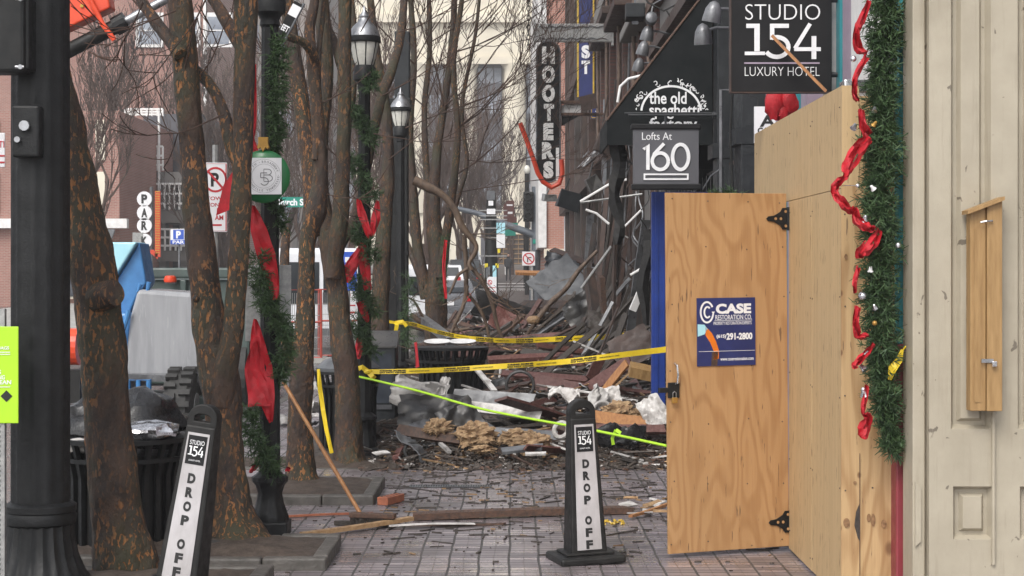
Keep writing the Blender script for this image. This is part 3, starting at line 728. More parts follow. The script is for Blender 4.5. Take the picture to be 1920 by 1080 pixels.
for i, ch in enumerate('NASHVILLE'):
    a = R(192+i*9); m.text(ch, px_+math.cos(a)*27/s, math.sin(a)*27/s, None, .0155, y, .001, .01, a+R(90))
for i, ch in enumerate('TENNESSEE'):
    a = R(284+i*9); m.text(ch, px_+math.cos(a)*27/s, math.sin(a)*27/s, None, .0155, y, .001, .01, a+R(90))
for a in (108, 3, 183): m.text('•', px_+math.cos(R(a))*27/s, math.sin(R(a))*27/s, None, .005, y, .001)
u = 1/s; lw = .0055
m.stroke([(px_-.5*u,13*u),(px_+7*u,13*u)], lw, y, .0012); m.arc(px_+7*u, 7.5*u, 7*u, 5.5*u, 90, -90, lw, y-.0003, .0012)
m.stroke([(px_-.5*u,2*u),(px_+8*u,2*u)], lw, y, .0012); m.arc(px_+8*u, -4*u, 8*u, 6*u, 90, -90, lw, y-.0003, .0012)
m.stroke([(px_+.5*u,-10*u),(px_+8*u,-10*u)], lw, y-.0006, .0012); m.stroke([(px_+0*u,13.5*u),(px_+0*u,-10*u)], lw*.7, y-.0008, .0012)
m.stroke([(px_-6*u,6*u),(px_+6*u,6*u)], lw, y-.0009, .0012); m.stroke([(px_-6*u,6*u),(px_-6*u,-3*u)], lw, y-.0011, .0012); m.stroke([(px_-6*u,-3*u),(px_+1*u,-3*u)], lw, y-.0013, .0012)
m.arc(px_+1*u, -10*u, 7.5*u, 7*u, 90, -150, lw, y-.0015, .0012)
m.build('emblem', 'letter_grey', p)
# blank back of a street sign on that lamp post
b = P(512, 570, 13.25); s = F/13.25
t = thing('street_sign', 'blank grey back of a street sign fixed behind the garlanded lamp post', 'sign', b)
MB().bx(-52/s, 34/s, 0, .006, -70/s, 73/s).build('plate', 'galv', t, bevel=.004); MB().bx(-.03,.01,-.01,.0,-.02,.02).build('clamp', 'steel', t)
t.children[0].data.materials[0] = M['white_paint']
# no-parking notice
b = P(408, 370, 13.6); s = F/13.6; t = thing('no_parking_sign', 'white no parking notice with red circle half hidden by the forked tree', 'sign', b)
p = MB().bx(-28/s,18/s,-.004,.004,-65/s,65/s).build('plate', 'sign_white', t, bevel=.003)
m = MB().arc(-4/s, 33/s, 20/s, 22/s, 0, 360, 4/s, -.0045, .001, 32); m.stroke([(-18/s,49/s),(10/s,17/s)], 4/s, -.0055, .001)
m.stroke([(-26/s,-63/s),(16/s,-63/s),(16/s,63/s),(-26/s,63/s)], 2/s, -.0045, .001, True); m.stroke([(-20/s,-52/s),(8/s,-52/s)], 3.5/s, -.0045, .001)
m.text('AM', 3/s, -38/s, 16/s, 9/s, -.0045, .001, .03); m.text('TOW', -6/s, -2/s, 30/s, 7/s, -.0045, .001, .02); m.text('ZONE', -6/s, -14/s, 30/s, 7/s, -.0045, .001, .02); m.text('8', 2/s, -24/s, 7/s, 9/s, -.0045, .001, .03); m.build('red_marks', 'sign_red', p)
MB().text('P', -5/s, 33/s, 15/s, 26/s, -.0045, .0008, .04).build('letter', 'letter_black', p)
MB().tube([(-.02,.03,-b.z),(-.02,.03,.4)], .025, 8).build('post', 'galv', t)

# ================================================================ LITTER BINS, KIOSK
def bin_(loc, r, H, label, lid=None, n=26):
    t = thing('litter_bin', label, 'litter bin', loc)
    MB().lathe([(r*.86,.05),(r*.86,H*.86)], 30).build('liner', 'black_plastic', t, smooth=True)
    m = MB()
    for k in range(n):
        a = 2*math.pi*k/n; c, s_ = math.cos(a), math.sin(a)
        m.tube([(r*.92*c,r*.92*s_,.03),(r*.93*c,r*.93*s_,H*.7),(r*1.0*c,r*1.0*s_,H*.85),(r*1.1*c,r*1.1*s_,H)], r*.06, 4)
    m.build('slat_basket', 'black_iron', t)
    for z, q in ((.05,.95),(H*.84,1.02),(H,1.12)):
        m = MB(); m.lathe([(r*q-.015,z-.015),(r*q+.015,z-.015),(r*q+.015,z+.015),(r*q-.015,z+.015)], 32); m.build('hoop', 'black_iron', t, smooth=True)
    pass
    if lid == 'dome': MB().lathe([(r*1.08,H+.012),(r*1.1,H+.05),(r*.8,H+.13),(r*.4,H+.17),(.02,H+.18)], 28).build('lid', 'grey_metal', t, smooth=True)
    return t
bin_(loc_of(232, 12.2), .40, .80, 'black slatted litter bin heaped with bags behind the leaning tree')
bin_(loc_of(652, 19.0), .31, .86, 'black slatted litter bin behind the upright two-stem tree', 'dome')
bin_(loc_of(846, 22.0), .40, .98, 'black slatted litter bin standing in the rubble under the farther yellow tape')
def blob(mb, c, r, sq, amp, fr, seed, n=22):
    m = MB(); m.sphere((0,0,0), 1, n)
    for v in m.v:
        k = 1+amp*mnoise.noise(v*fr+Vector((seed,seed*2,0)))+amp*.5*mnoise.noise(v*fr*2.3+Vector((0,seed,seed)))
        v *= k; v.x *= r*sq[0]; v.y *= r*sq[1]; v.z *= r*sq[2]; v += Vector(c)
    mb.add(m.v, m.f)
for (x, y, r, sq, lb) in ((165,795,62,(1,1,.8),'shiny black rubbish bag on the left side of the heaped litter bin'),(272,785,70,(1,1,.72),'large shiny black rubbish bag between the leaning tree and blue frame')):
    Y = 12.35; b = P(x, y, Y); m = MB(); blob(m, (0,0,0), r*Y/F, sq, .35, 1.6, x); o = m.build('rubbish_bag', 'bag_black', None, b, smooth=True); tag(o, lb, 'rubbish bag', 'bags on the litter bin')
Y = 12.0; b = P(278, 808, Y); m = MB(); blob(m, (0,0,0), 55*Y/F, (1,.8,.35), .3, 2.2, 5); tag(m.build('foil_tray', 'silver', None, b, smooth=True), 'crumpled silvery foil tray on top of the heaped litter bin', 'foil tray')
Y = 11.9; b = P(150, 835, Y); m = MB(); blob(m, (0,0,0), 26*Y/F, (1,.6,.5), .4, 2.5, 9); tag(m.build('paper_scrap', 'panel_white', None, b, smooth=True), 'crumpled pale paper stuck in the left rim of the heaped bin', 'paper')
for i, (x, lb) in enumerate(((822,'left of two pale paper plates lying on the farther litter bin'),(868,'right of two pale paper plates lying on the farther litter bin'))):
    Y = 22; b = P(x, 646, Y-.05*i); m = MB(); m.lathe([(.02,0),(.09,.0),(.15,.02),(.17,.03),(.165,.035),(.09,.012),(.02,.012)], 18); o = m.build('paper_plate', 'white_paint', None, b+Vector((0,-.2,.02)), smooth=True); o.rotation_euler.x = R(7); tag(o, lb, 'paper plate')
# dark news kiosk
b = loc_of(716, 20.3); s = F/20.3; t = thing('news_box', 'black metal news box with a sloping top right of the litter bin', 'news box', b)
zt = CH-(625-HOR)/s
MB().prismx([(-.25,.0),(-.25,zt-.14),(.0,zt),(.25,zt),(.25,.0)], -.17, .17).build('body', 'dark_paint', t, bevel=.012)
MB().prismx([(-.265,zt-.155),(-.265,zt-.135),(.0,zt+.022),(.27,zt+.022),(.27,zt)], -.19, .19).build('lid', 'panel_dark', t)
MB().bx(-.13,.13,-.256,-.25,.45,zt-.22).build('window', 'window_dark', t); MB().bx(-.13,.13,-.27,-.25,.38,.43).build('handle', 'grey_metal', t)
# black square pole with control box
b = loc_of(747, 30.5, 0); s = F/30.5
t = thing('signal_pole', 'square black steel pole topped by a long dark box left of the rubble', 'pole', b)
zt = CH-(60-HOR)/s
MB().bx(-.17,.17,-.15,.15,0,CH-(190-HOR)/s).build('shaft', 'signal_black', t, bevel=.02)
MB().bx(-.06,.2,-.14,.14,CH-(195-HOR)/s,zt).build('top_box', 'dark_paint', t, bevel=.02)
MB().bx(-.2,.22,-.2,.2,CH-(198-HOR)/s,CH-(186-HOR)/s).build('cap', 'black_iron', t, bevel=.01)
m = MB(); [m.bx(-.17,.17,-.17,.17,z,z+.05) for z in (2.2,2.9)]; m.build('band', 'black_iron', t)
# broom
a = P(689, 986, 13.55); e = P(531, 716, 14.2); t = thing('broom', 'push broom with a worn orange-brown handle leaning over the paving', 'broom', (a.x, a.y, 0))
L = Vector((a.x, a.y, 0)); d = (e-a)
MB().tube([a-L, a-L+d*.5, e-L], [.0155,.0165,.015], 10).build('handle', 'stick', t, smooth=True)
h = MB(); h.T = Matrix.Rotation(R(-14), 4, 'Z'); h.box((.04,0,.085), (.36,.07,.04)); h.build('head', 'plank_brown', t, bevel=.008)
h = MB(); h.T = Matrix.Rotation(R(-14), 4, 'Z')
for i in range(220): x = rnd(-.13,.21); y = rnd(-.03,.03); h.tube([(x,y,.07),(x+rnd(-.02,.02),y+rnd(-.02,.02),0.002)], .003, 3, False)
h.build('bristles', 'plank_char', t)

# ================================================================ things lying on the paving
def plank(name, label, cat, a, b, w, th, m, roll=0, group=None, up=0):
    a = Vector(a); b = Vector(b); c = (a+b)/2; mb = MB(); L = (b-a).length; n = 7; vs = []; fs = []
    sd_ = rnd(0, 50); rot = aim(a, b) @ Euler((0, roll, 0)).to_matrix()
    for i in range(n+1):
        y = -L/2+L*i/n; ww = w*(1+.1*mnoise.noise(Vector((i*.9, sd_, 0)))); e = (.03*L*rnd(-1,1) if i in (0, n) else 0)
        bend = .012*L*math.sin(math.pi*i/n)*math.sin(sd_)
        for (x, z) in ((-ww/2,-th/2),(ww/2,-th/2),(ww/2,th/2),(-ww/2,th/2)): vs.append(rot @ Vector((x, y+e*(1 if x > 0 else -.4), z+bend)))
    for i in range(n):
        for k in range(4): fs.append((i*4+k, i*4+(k+1) % 4, i*4+4+(k+1) % 4, i*4+4+k))
    fs += [(3,2,1,0), tuple(n*4+k for k in range(4))]
    mb.add(vs, fs); o = mb.build(name, m, None, c+Vector((0,0,up))); return tag(o, label, cat, group)
def ground(px, py, z=0.0): Y = F*(CH-z)/(py-HOR); return P(px, py, Y)
plank('board', 'long grey-brown board lying right across the brick paving behind the upright delineator', 'board', ground(775,968,.03), ground(1178,956,.03), .14, .05, 'plank_brown')
plank('board', 'dark batten lying across the paving behind the broom head', 'board', ground(628,980,.02), ground(740,979,.02), .05, .03, 'plank_char')
plank('board', 'pale gold split lath lying under the broom', 'board', ground(566,1002,.03), ground(772,972,.05), .06, .03, 'plank_tan')
plank('glass_strip', 'pale greenish strip lying right of the broom head', 'strip', ground(730,986,.03), ground(890,982,.02), .05, .008, 'panel_white')
plank('board', 'thin dark-edged lath lying right of the broom on the paving', 'board', ground(740,984,.02), ground(948,982,.015), .03, .015, 'plank_brown')
plank('board', 'thin reddish lath lying left of the broom handle on the paving', 'board', ground(540,968,.01), ground(700,962,.01), .03, .015, 'brick_debris')
b = ground(733, 936, .035); t = thing('loose_brick', 'reddish brick with holes lying beside the stone-edged bed', 'brick', b, R(-24))
MB().box((0,0,0), (.1,.30,.065)).build('block', 'brick_debris', t, bevel=.006)
m = MB()
for i in range(5):
    for x in (-.025,.025): m.lathe([(.011,0),(.011,.002)], 10, (x, -.11+.055*i, .033))
m.build('hole_row', 'letter_black', t)
for (x0, x1, y, lb) in ((768,922,912,'nearer long slotted drain grate set in the brick paving'),(870,1005,865,'farther long slotted drain grate at the edge of the rubble')):
    a = ground(x0, y, .004); e = ground(x1, y, .004); t = thing('drain_grate', lb, 'drain', (a+e)/2); L = e.x-a.x
    MB().bx(-L/2,L/2,-.07,.07,-.006,.001).build('trough', 'letter_black', t)
    m = MB(); n = int(L/.022); [m.bx(-L/2+L*i/n, -L/2+L*i/n+.011, -.06,.06,.001,.006) for i in range(n)]; m.bx(-L/2,L/2,-.075,-.06,.001,.007).bx(-L/2,L/2,.06,.075,.001,.007)
    m.build('bar_grid', 'grey_metal', t)
for i in range(9):
    x = rnd(1178, 1250); y = rnd(938, 968); g = ground(x, y, .02); an = rnd(0, 6.3)
    v = Vector((math.cos(an), math.sin(an), rnd(-.04,.04)))*rnd(.05,.14)
    plank('splinter', 'pale splintered piece in the small heap beside the plywood door', 'splinter', g-v, g+v, rnd(.04,.09), rnd(.008,.02), random.choice(['plank_tan','panel_white','panel_white']), rnd(-.3,.3), 'splinters by the plywood door', i*.004)
plank('board', 'thin stick lying over the pale splinters by the plywood door', 'stick', ground(1182,968,.03), ground(1252,945,.07), .03, .02, 'stick')
m = MB()
for i in range(26): g = ground(rnd(1128,1170), rnd(975,983), .006); m.box(g-ground(1149,979), (rnd(.01,.03),rnd(.01,.03),.012), (rnd(0,1),rnd(0,1),rnd(0,3)))
tag(m.build('yellow_crumbs', 'gold_paint', None, ground(1149,979)), 'scatter of yellow crumbs right of the upright delineator', 'crumbs', kind='stuff')
for (x0,y0,x1,y1) in ((1135,1004,1194,994),(1186,1016,1206,1015),(1205,993,1222,993),(765,1001,800,1000),(850,995,905,991),(880,1003,915,1002)):
    plank('splinter', 'thin dark splinter lying on the wet brick paving', 'splinter', ground(x0,y0,.006), ground(x1,y1,.006), .018, .008, 'plank_char', 0, 'splinters on the paving')
# fine grit and crumbs over the paving: nobody could count it
m = MB()
for i in range(1500):
    Y = 11+rnd(0,1)**.55*8; x = rnd(-2.0, 2.4) if Y < 14 else rnd(-1.6,2.6)
    sz = rnd(.004,.016)*(1.6 if random.random() < .08 else 1); m.box((x,Y,sz*.25), (sz*rnd(.6,2.2), sz, sz*.5), (0,0,rnd(0,3)))
tag(m.build('grit', 'chips', None, (0,0,.001)), 'scattered dark and pale grit over the wet brick paving', 'grit', kind='stuff')
# ================================================================ RIGHT SIDE: BUILDINGS
# --- cream cast-iron pilaster front, facing the camera
Y0 = 9.9; s = F/Y0
def X(px): return (px-960)/s
def Z(py): return CH-(py-HOR)/s
t = thing('pilaster_front', 'cream panelled cast-iron shopfront pilaster at the right edge', 'building', (X(1715), Y0, 0))
ox = X(1715)
def panel_slab(t, x0, x1, z0, z1, recs, yf, yb, m):
    xs = sorted({x0, x1, *[r[0] for r in recs], *[r[1] for r in recs]}); zs = sorted({z0, z1, *[r[2] for r in recs], *[r[3] for r in recs]})
    mb = MB()
    for i in range(len(xs)-1):
        for j in range(len(zs)-1):
            cx, cz = (xs[i]+xs[i+1])/2, (zs[j]+zs[j+1])/2
            ins = any(r[0] < cx < r[1] and r[2] < cz < r[3] for r in recs)
            if not ins: mb.add([(xs[i],yf,zs[j]),(xs[i+1],yf,zs[j]),(xs[i+1],yf,zs[j+1]),(xs[i],yf,zs[j+1])], [(0,1,2,3)])
    mb.add([(x0,yf,z0),(x0,yf,z1),(x0,yb,z1),(x0,yb,z0)], [(0,1,2,3)]); mb.add([(x1,yf,z0),(x1,yf,z1),(x1,yb,z1),(x1,yb,z0)], [(0,1,2,3)])
    mb.add([(x0,yb,z0),(x1,yb,z0),(x1,yb,z1),(x0,yb,z1)], [(0,1,2,3)]); mb.add([(x0,yf,z1),(x1,yf,z1),(x1,yb,z1),(x0,yb,z1)], [(0,1,2,3)])
    mb.build('face', m, t)
    for (a, b_, c, d) in recs:
        mb = MB(); w = .022; dp = .05; q = .05; yi = yf+dp
        o = [(a,yf,c),(b_,yf,c),(b_,yf,d),(a,yf,d)]; i1 = [(a+w,yi,c+w),(b_-w,yi,c+w),(b_-w,yi,d-w),(a+w,yi,d-w)]
        w2 = w+.02; i2 = [(a+w2,yi,c+w2),(b_-w2,yi,c+w2),(b_-w2,yi,d-w2),(a+w2,yi,d-w2)]
        w3 = w2+.018; y3 = yf+.02; i3 = [(a+w3,y3,c+w3),(b_-w3,y3,c+w3),(b_-w3,y3,d-w3),(a+w3,y3,d-w3)]
        vs = o+i1+i2+i3; fs = [(12,13,14,15)]
        for k in range(3):
            for e in range(4): fs.append((k*4+e, k*4+(e+1)%4, k*4+4+(e+1)%4, k*4+4+e))
        mb.add(vs, fs); mb.build('raised_panel', m, t)
recs = [(X(1783)-ox, X(1858)-ox, Z(805), 4.2), (X(1787)-ox, X(1862)-ox, Z(1012), Z(912)), (X(1908)-ox, X(1985)-ox, Z(805), 4.2), (X(1912)-ox, X(1990)-ox, Z(1012), Z(912))]
panel_slab(t, X(1742)-ox, 1.15, 0, 4.6, recs, 0, .35, 'pilaster')
mb = MB().bx(0, X(1738)-ox, .05, .3, 0, 4.6).bx(X(1738)-ox, X(1742)-ox, .075, .3, 0, 4.6); mb.build('edge_moulding', 'pilaster', t, bevel=.012)
for (c, d) in ((-0.02+Z(1020), Z(905)),):
    MB().prism([(X(1719)-ox,c),(X(1730)-ox,c+.03),(X(1730)-ox,d-.03),(X(1719)-ox,d)], .035, .05).build('edge_panel', 'pilaster', t)
MB().tube([(X(1862)-ox,-.012,Z(765)),(X(1862)-ox,-.012,Z(1058))], .011, 8).build('conduit', 'pilaster', t)
MB().bx(.3, 6, .4, 5.5, 0, 9).build('wall', 'stucco_grey', t)
# wooden key box hung on it
b = (X(1840), Y0-.002, 0); t = thing('notice_box', 'narrow weathered wooden box with slanting lid hung on the cream pilaster', 'wooden box', b, R(0))
hw = 29/s; zt0, zt1, zb = Z(395), Z(375), Z(768); dp = .11
MB().prism([(-hw,zb),(-.2/s,zb),(-.2/s,Z(388)),(-hw,zt0)], -dp*.86, -.004).build('side_frame', 'wood_box', t, bevel=.003)
MB().prism([(.8/s,zb),(hw,zb),(hw,zt1),(.8/s,Z(387))], -dp, -.004).build('door', 'wood_box', t, bevel=.003)
MB().bx(-hw+7/s, -10/s, -dp*.87-.003, -dp*.87, zb+16/s, Z(430)).build('inset', 'wood_box', t)
MB().prism([(-hw-8/s,Z(403)),(hw+2/s,Z(377)),(hw+2/s,Z(370)),(-hw-8/s,Z(396))], -dp-.03, 0).build('lid', 'wood_box', t)
k = MB().bx(-10/s, 12/s, -dp-.008, -dp-.002, Z(678), Z(671)).build('hasp', 'steel', t)
MB().bx(8/s, 17/s, -dp-.03, -dp-.008, Z(685), Z(675)).build('padlock', 'silver', t, bevel=.004)
MB().tube([(-12/s,-dp-.01,Z(418)),(-2/s,-dp-.02,Z(416)),(10/s,-dp-.01,Z(415))], .005, 6).build('top_catch', 'steel', t)

# --- hotel front with lilac and teal trim
t = thing('trimmed_shopfront', 'lilac shopfront with teal and maroon trim behind the plywood barricade', 'building', (2.45, 10.25, 0))
def vstrip(nm, y0, y1, x, m, z0=0, z1=6.5): MB().bx(x, .3, y0, y1, z0, z1).build(nm, m, t)
MB().bx(.3, 6, .4, 6.05, 0, 11).build('wall', 'lilac', t)
for y0, y1, x, m in ((.40,.62,-.02,'lilac'),(.95,1.15,-.03,'lilac'),(1.2,1.55,.0,'lilac'),(1.75,2.5,-.03,'white_paint'),(2.6,3.1,.02,'lilac'),(3.15,3.3,.008,'teal'),(3.35,3.5,-.02,'white_paint'),(4.3,4.6,-.05,'lilac'),(4.62,4.72,-.08,'teal'),(4.75,5.0,-.1,'lilac'),(5.02,5.1,-.12,'teal'),(5.12,5.45,-.15,'lilac'),(5.5,5.58,-.15,'teal'),(5.6,5.95,-.15,'lilac')): vstrip('pilaster_strip', y0, y1, x, m)
MB().bx(.1,.25,1.5,3.3,3.6,6).build('window', 'window_dark', t)
b = (2.262, 10.32, 0); t = thing('corner_trim', 'teal and white corner post with a maroon foot beside the long green garland', 'corner post', b)
z1 = CH-(645-HOR)*10.32/F
MB().bx(-.035,.04,-.03,.1,z1+.003,4.6).build('teal_board', 'teal', t); MB().bx(.0,.026,-.045,-.031,z1+.003,4.6).build('white_strip', 'white_paint', t)
MB().bx(-.055,.05,-.055,.1,0,z1).build('foot', 'maroon_paint', t, bevel=.01)

# --- plywood barricade
Yc, Yf = 10.4, 14.15; Xw = 1.92
t = thing('barricade', 'tall pale plywood barricade boxing in the shopfront', 'barricade', (Xw, Yc, 0))
zt = 3.02
def sheet(nm, y0, y1, z0, z1, o, m='ply_wall'): MB().bx(-o, .018-o, y0, y1, z0, z1).build(nm, m, t)
sheet('upper_sheet', .012, Yf-Yc, 2.425, zt, 0); sheet('lower_sheet', .012, 1.03, .02, 2.42, .0); sheet('lower_sheet', 1.034, 1.98, .02, 2.42, .002)
MB().bx(.02,.06, 1.9,1.98,.02,2.42).bx(.02,.06, 3.6,3.7,.02,3.0).build('stud', 'ply_front', t)
MB().bx(0,.10,0,.012,2.44,zt).build('corner_batten', 'ply_wall', t); MB().bx(-.003,.345,.002,.02,.02,2.436).build('front_sheet', 'ply_front', t)
MB().bx(.103,.345,.004,.02,2.44,zt-.06).build('front_sheet', 'ply_front', t)
MB().bx(.02,.345,.03,.2,2.98,3.06).build('flashing', 'silver', t, bevel=.01)
m = MB()
for z in [.12+.55*i for i in range(6)]:
    for y in (.05,1.0,1.07,1.93,2.7,3.6):
        if y < 2 or z > 2.4: m.box((-.004,y+rnd(-.01,.01),z+rnd(-.03,.03)), (.004,.007,.007))
m.build('screw_row', 'plank_char', t)
m = MB()
for z in [.1+.55*i for i in range(5)]:
    for x in (.02,.18,.33): m.box((x+rnd(-.005,.005),-.0,z+rnd(-.03,.03)), (.008,.004,.008))
m.build('screw_row', 'plank_char', t)
kx = lambda px: (px-960)*10.4/F-Xw; kz = lambda py: CH-(py-HOR)*10.4/F
for px, py, rx, rz in ((1586,481,3,5),(1605,504,5,8),(1587,980,6,9),(1629,971,4,8),(1637,975,4,12),(1657,982,5,8),(1603,905,3,3)):
    q_ = 10.4/F; MB().prism([(kx(px)+rx*q_*math.cos(a*.5236), kz(py)+rz*q_*math.sin(a*.5236)) for a in range(12)], -.0045, -.0).build('knot', 'knot_brown', t)
q_ = 10.4/F; MB().prism([(kx(1605),kz(960)),(kx(1611),kz(945)),(kx(1612),kz(1015)),(kx(1608),kz(1008)),(kx(1602),kz(985))], -.0042, 0).build('split', 'plank_char', t)
MB().bx(kx(1612)-.0015,kx(1612)+.0015,-.004,0,.03,kz(850)).build('seam', 'plank_brown', t)
# --- plywood door
hx, hy = Xw-.005, 12.38; ang = math.atan2(-.31, -.86)
t = thing('plywood_door', 'orange-toned plywood door standing open with a navy sign on it', 'door', (hx, hy, 0), ang); DW = .915
t.rotation_euler.y = R(.5)
MB().bx(0, DW, -.012, .012, .035, 2.475).build('leaf', 'ply_door', t, bevel=.003)   # local +X runs from hinge to latch edge; outer face is +Y side after rotation
yf = .013                                          # face seen by the camera
def hinge(z):
    h = MB(); h.prism([(-.02,z-.075),(.035,z-.075),(.05,z-.05),(.075,z-.035),(.10,z-.022),(.145,z-.016),(.16,z),(.145,z+.016),(.10,z+.022),(.075,z+.035),(.05,z+.05),(.035,z+.075),(-.02,z+.075)], yf+.001, yf+.008)
    o = h.build('hinge', 'black_iron', t)
    MB().tube([(-.008,yf+.008,z-.08),(-.008,yf+.008,z+.08)], .011, 10).build('pin', 'black_iron', o)
    k = MB(); 
    for x, dz in ((.012,.05),(.012,-.05),(.05,.0),(.09,.0)): k.tube([(x,yf+.006,z+dz),(x,yf+.0095,z+dz)], .01, 10)
    k.build('hole_row', 'ply_door', o)
hinge(2.30); hinge(.205)
zh = CH-(697-HOR)/275; k = MB().tube([(DW-.055,yf,zh+.07),(DW-.055,yf+.04,zh+.06),(DW-.06,yf+.045,zh),(DW-.055,yf+.04,zh-.06),(DW-.055,yf,zh-.07)], .008, 8); k.build('handle', 'silver', t, smooth=True)
zk = CH-(728-HOR)/275; h = MB().bx(DW-.085, DW+.0, yf, yf+.012, zk-.05, zk+.055).bx(DW+.002, DW+.07, yf-.005, yf+.02, zk-.012, zk+.022).build('hasp', 'black_iron', t, bevel=.004)
l = MB().bx(DW-.06, DW-.02, yf+.014, yf+.035, zk-.085, zk-.045).build('padlock', 'ornament_gold', h, bevel=.005)
MB().tube([(DW-.052,yf+.025,zk-.045),(DW-.052,yf+.025,zk-.015),(DW-.04,yf+.025,zk-.005),(DW-.028,yf+.025,zk-.015),(DW-.028,yf+.025,zk-.045)], .004, 6).build('shackle', 'steel', h)
m = MB()
for z in (.08,.5,.9,1.3,1.75,2.1,2.43):
    for x in (.04,.3,.62,DW-.03): m.box((x+rnd(-.02,.02),yf-.0005,z+rnd(-.03,.03)), (.008,.003,.008))
m.build('screw_row', 'plank_char', t)
# navy sign on the door (its own board)
sx = F/12.2
def DX(px): return (1478-px)/ (1478-1246)*DW
w_, z_t, z_b = DX(1302)-DX(1414), CH-(557-HOR)/274, CH-(684-HOR)/274
t2 = thing('company_sign', 'navy sign with white lettering and an arc of flames on the plywood door', 'sign', t.matrix_world @ Vector((0,0,0)), 0)
t2.location = (hx, hy, 0); t2.rotation_euler = (0, R(.5), ang)
x1, x0 = DX(1302), DX(1414); xc = (x0+x1)/2; zc = (z_t+z_b)/2
p = MB().bx(x0, x1, yf, yf+.006, z_b, z_t).build('board', 'sign_navy', t2)
# lettering is drawn in a frame whose +x points left-to-right for the viewer
fr = Matrix.Translation((xc, yf+.0062, zc)) @ Matrix.Rotation(math.pi, 4, 'Z'); wS = x1-x0; hS = z_t-z_b; ux = wS/112; uz = hS/127
def fm(): m = MB(); m.T = fr.copy(); return m
def q(px, py): return ((px-1358)*ux, (620-py)*uz)
m = fm()
for txt, cx, cy, w, h, bo in (('CASE',1372,577,68,19,.05),('RESTORATION CO.',1372,593,70,9,.005),('PROPERTY RESTORATION EXPERTS',1370,604,73,6,.0),('(615)',1348,629,18,8,.03),('291-2800',1383,629,50,13,.04),('www.caserestoration.com',1378,671,64,6,.01)):
    a, c = q(cx, cy); m.text(txt, a, c, w*ux, h*uz, 0, .001, bo)
a, c = q(1321, 583); m.arc(a, c, 12*ux, 19*uz, 30, 350, 3.2*ux, 0, .001, 26); m.arc(a+1*ux, c, 6*ux, 10*uz, 45, 315, 3*ux, 0, .001, 18); m.prism([(a+9*ux,c+1*uz),(a+15*ux,c+1*uz),(a+12*ux,c-5*uz)], 0, -.001)
m.stroke([q(1335,599),q(1408,599)], .8*uz, 0, .001); m.stroke([q(1305,656),q(1413,656)], .7*uz, 0, .001); m.build('lettering', 'letter_white', p)
def crescent(pts, mm):
    m = fm(); m.prism([q(*k) for k in pts], 0, -.0008); m.build('flame_arc', mm, p)
crescent([(1303,605),(1316,606),(1322,614),(1316,624),(1303,628)], 'light_blue')
crescent([(1318,609),(1330,622),(1338,638),(1343,654),(1343,670),(1333,672),(1333,655),(1327,640),(1318,626)], 'sign_orange')
crescent([(1330,657),(1342,657),(1340,683),(1328,683)], 'plank_brown')
# long garland with ribbon beside the barricade
b = loc_of(1650, 10.2); Yg = 10.18
hang('garland', 'long thick green garland with red ribbon and bells hanging from above down the barricade corner', b,
     [[(1655,-30,84,0),(1662,60,76,0),(1655,150,76,-.02),(1655,250,84,-.03),(1650,350,96,-.04),(1648,450,92,-.03),(1648,540,84,-.03),(1650,620,80,-.03),(1655,700,76,-.02),(1662,770,66,0),(1672,845,34,0)]]*2,
     [[(1629,0,8),(1615,40,15),(1606,60,13),(1609,90,18),(1627,98,8)],
      [(1625,105,11),(1607,140,11),(1601,172,11),(1609,190,7)],
      [(1615,205,10),(1619,235,16),(1627,255,20)],
      [(1631,258,16),(1609,280,28),(1591,312,25),(1585,330,11),(1569,345,15),(1566,362,15),(1581,382,18),(1597,395,13),(1603,388,8)],
      [(1601,388,11),(1607,412,18),(1627,426,18),(1641,430,8)],[(1649,430,8),(1637,455,23),(1615,474,25),(1613,484,11)],
      [(1609,500,7),(1604,530,10),(1602,550,5)],[(1609,575,11),(1605,605,13),(1609,630,15),(1629,628,7)],[(1639,645,7),(1622,664,13),(1603,684,11),(1607,690,5)],
      [(1625,722,7),(1621,752,10),(1619,775,7),(1627,782,15),(1621,805,25),(1615,820,20)]], Yg, 0, 330, .055,
     [(1608,348,4,'silver'),(1622,410,6,'silver'),(1640,232,5,'ornament_gold'),(1617,555,8,'silver'),(1640,575,5,'silver'),(1602,237,6,'silver'),(1640,606,5,'ornament_gold'),(1618,690,7,'silver'),(1620,735,8,'silver'),(1600,110,6,'silver'),(1640,205,5,'silver'),(1625,660,5,'silver'),(1684,460,6,'silver'),(1636,352,5,'white_paint'),(1632,505,5,'white_paint')], rib=.15)
m = MB(); b = P(1675, 690, 10.1); m.ribbon([P(1692,655,10.1)-b,P(1686,675,10.1)-b,P(1674,690,10.08)-b,P(1668,712,10.1)-b], [.015,.04,.05,.02], lambda i: (1,.3*math.sin(i*2),.3)); m.tube([P(1706,640,10.15)-b,P(1690,660,10.1)-b],.004,5)
tag(m.build('tape_scrap', 'tape_yellow', None, b), 'torn scrap of yellow tape tied beside the long garland', 'tape')

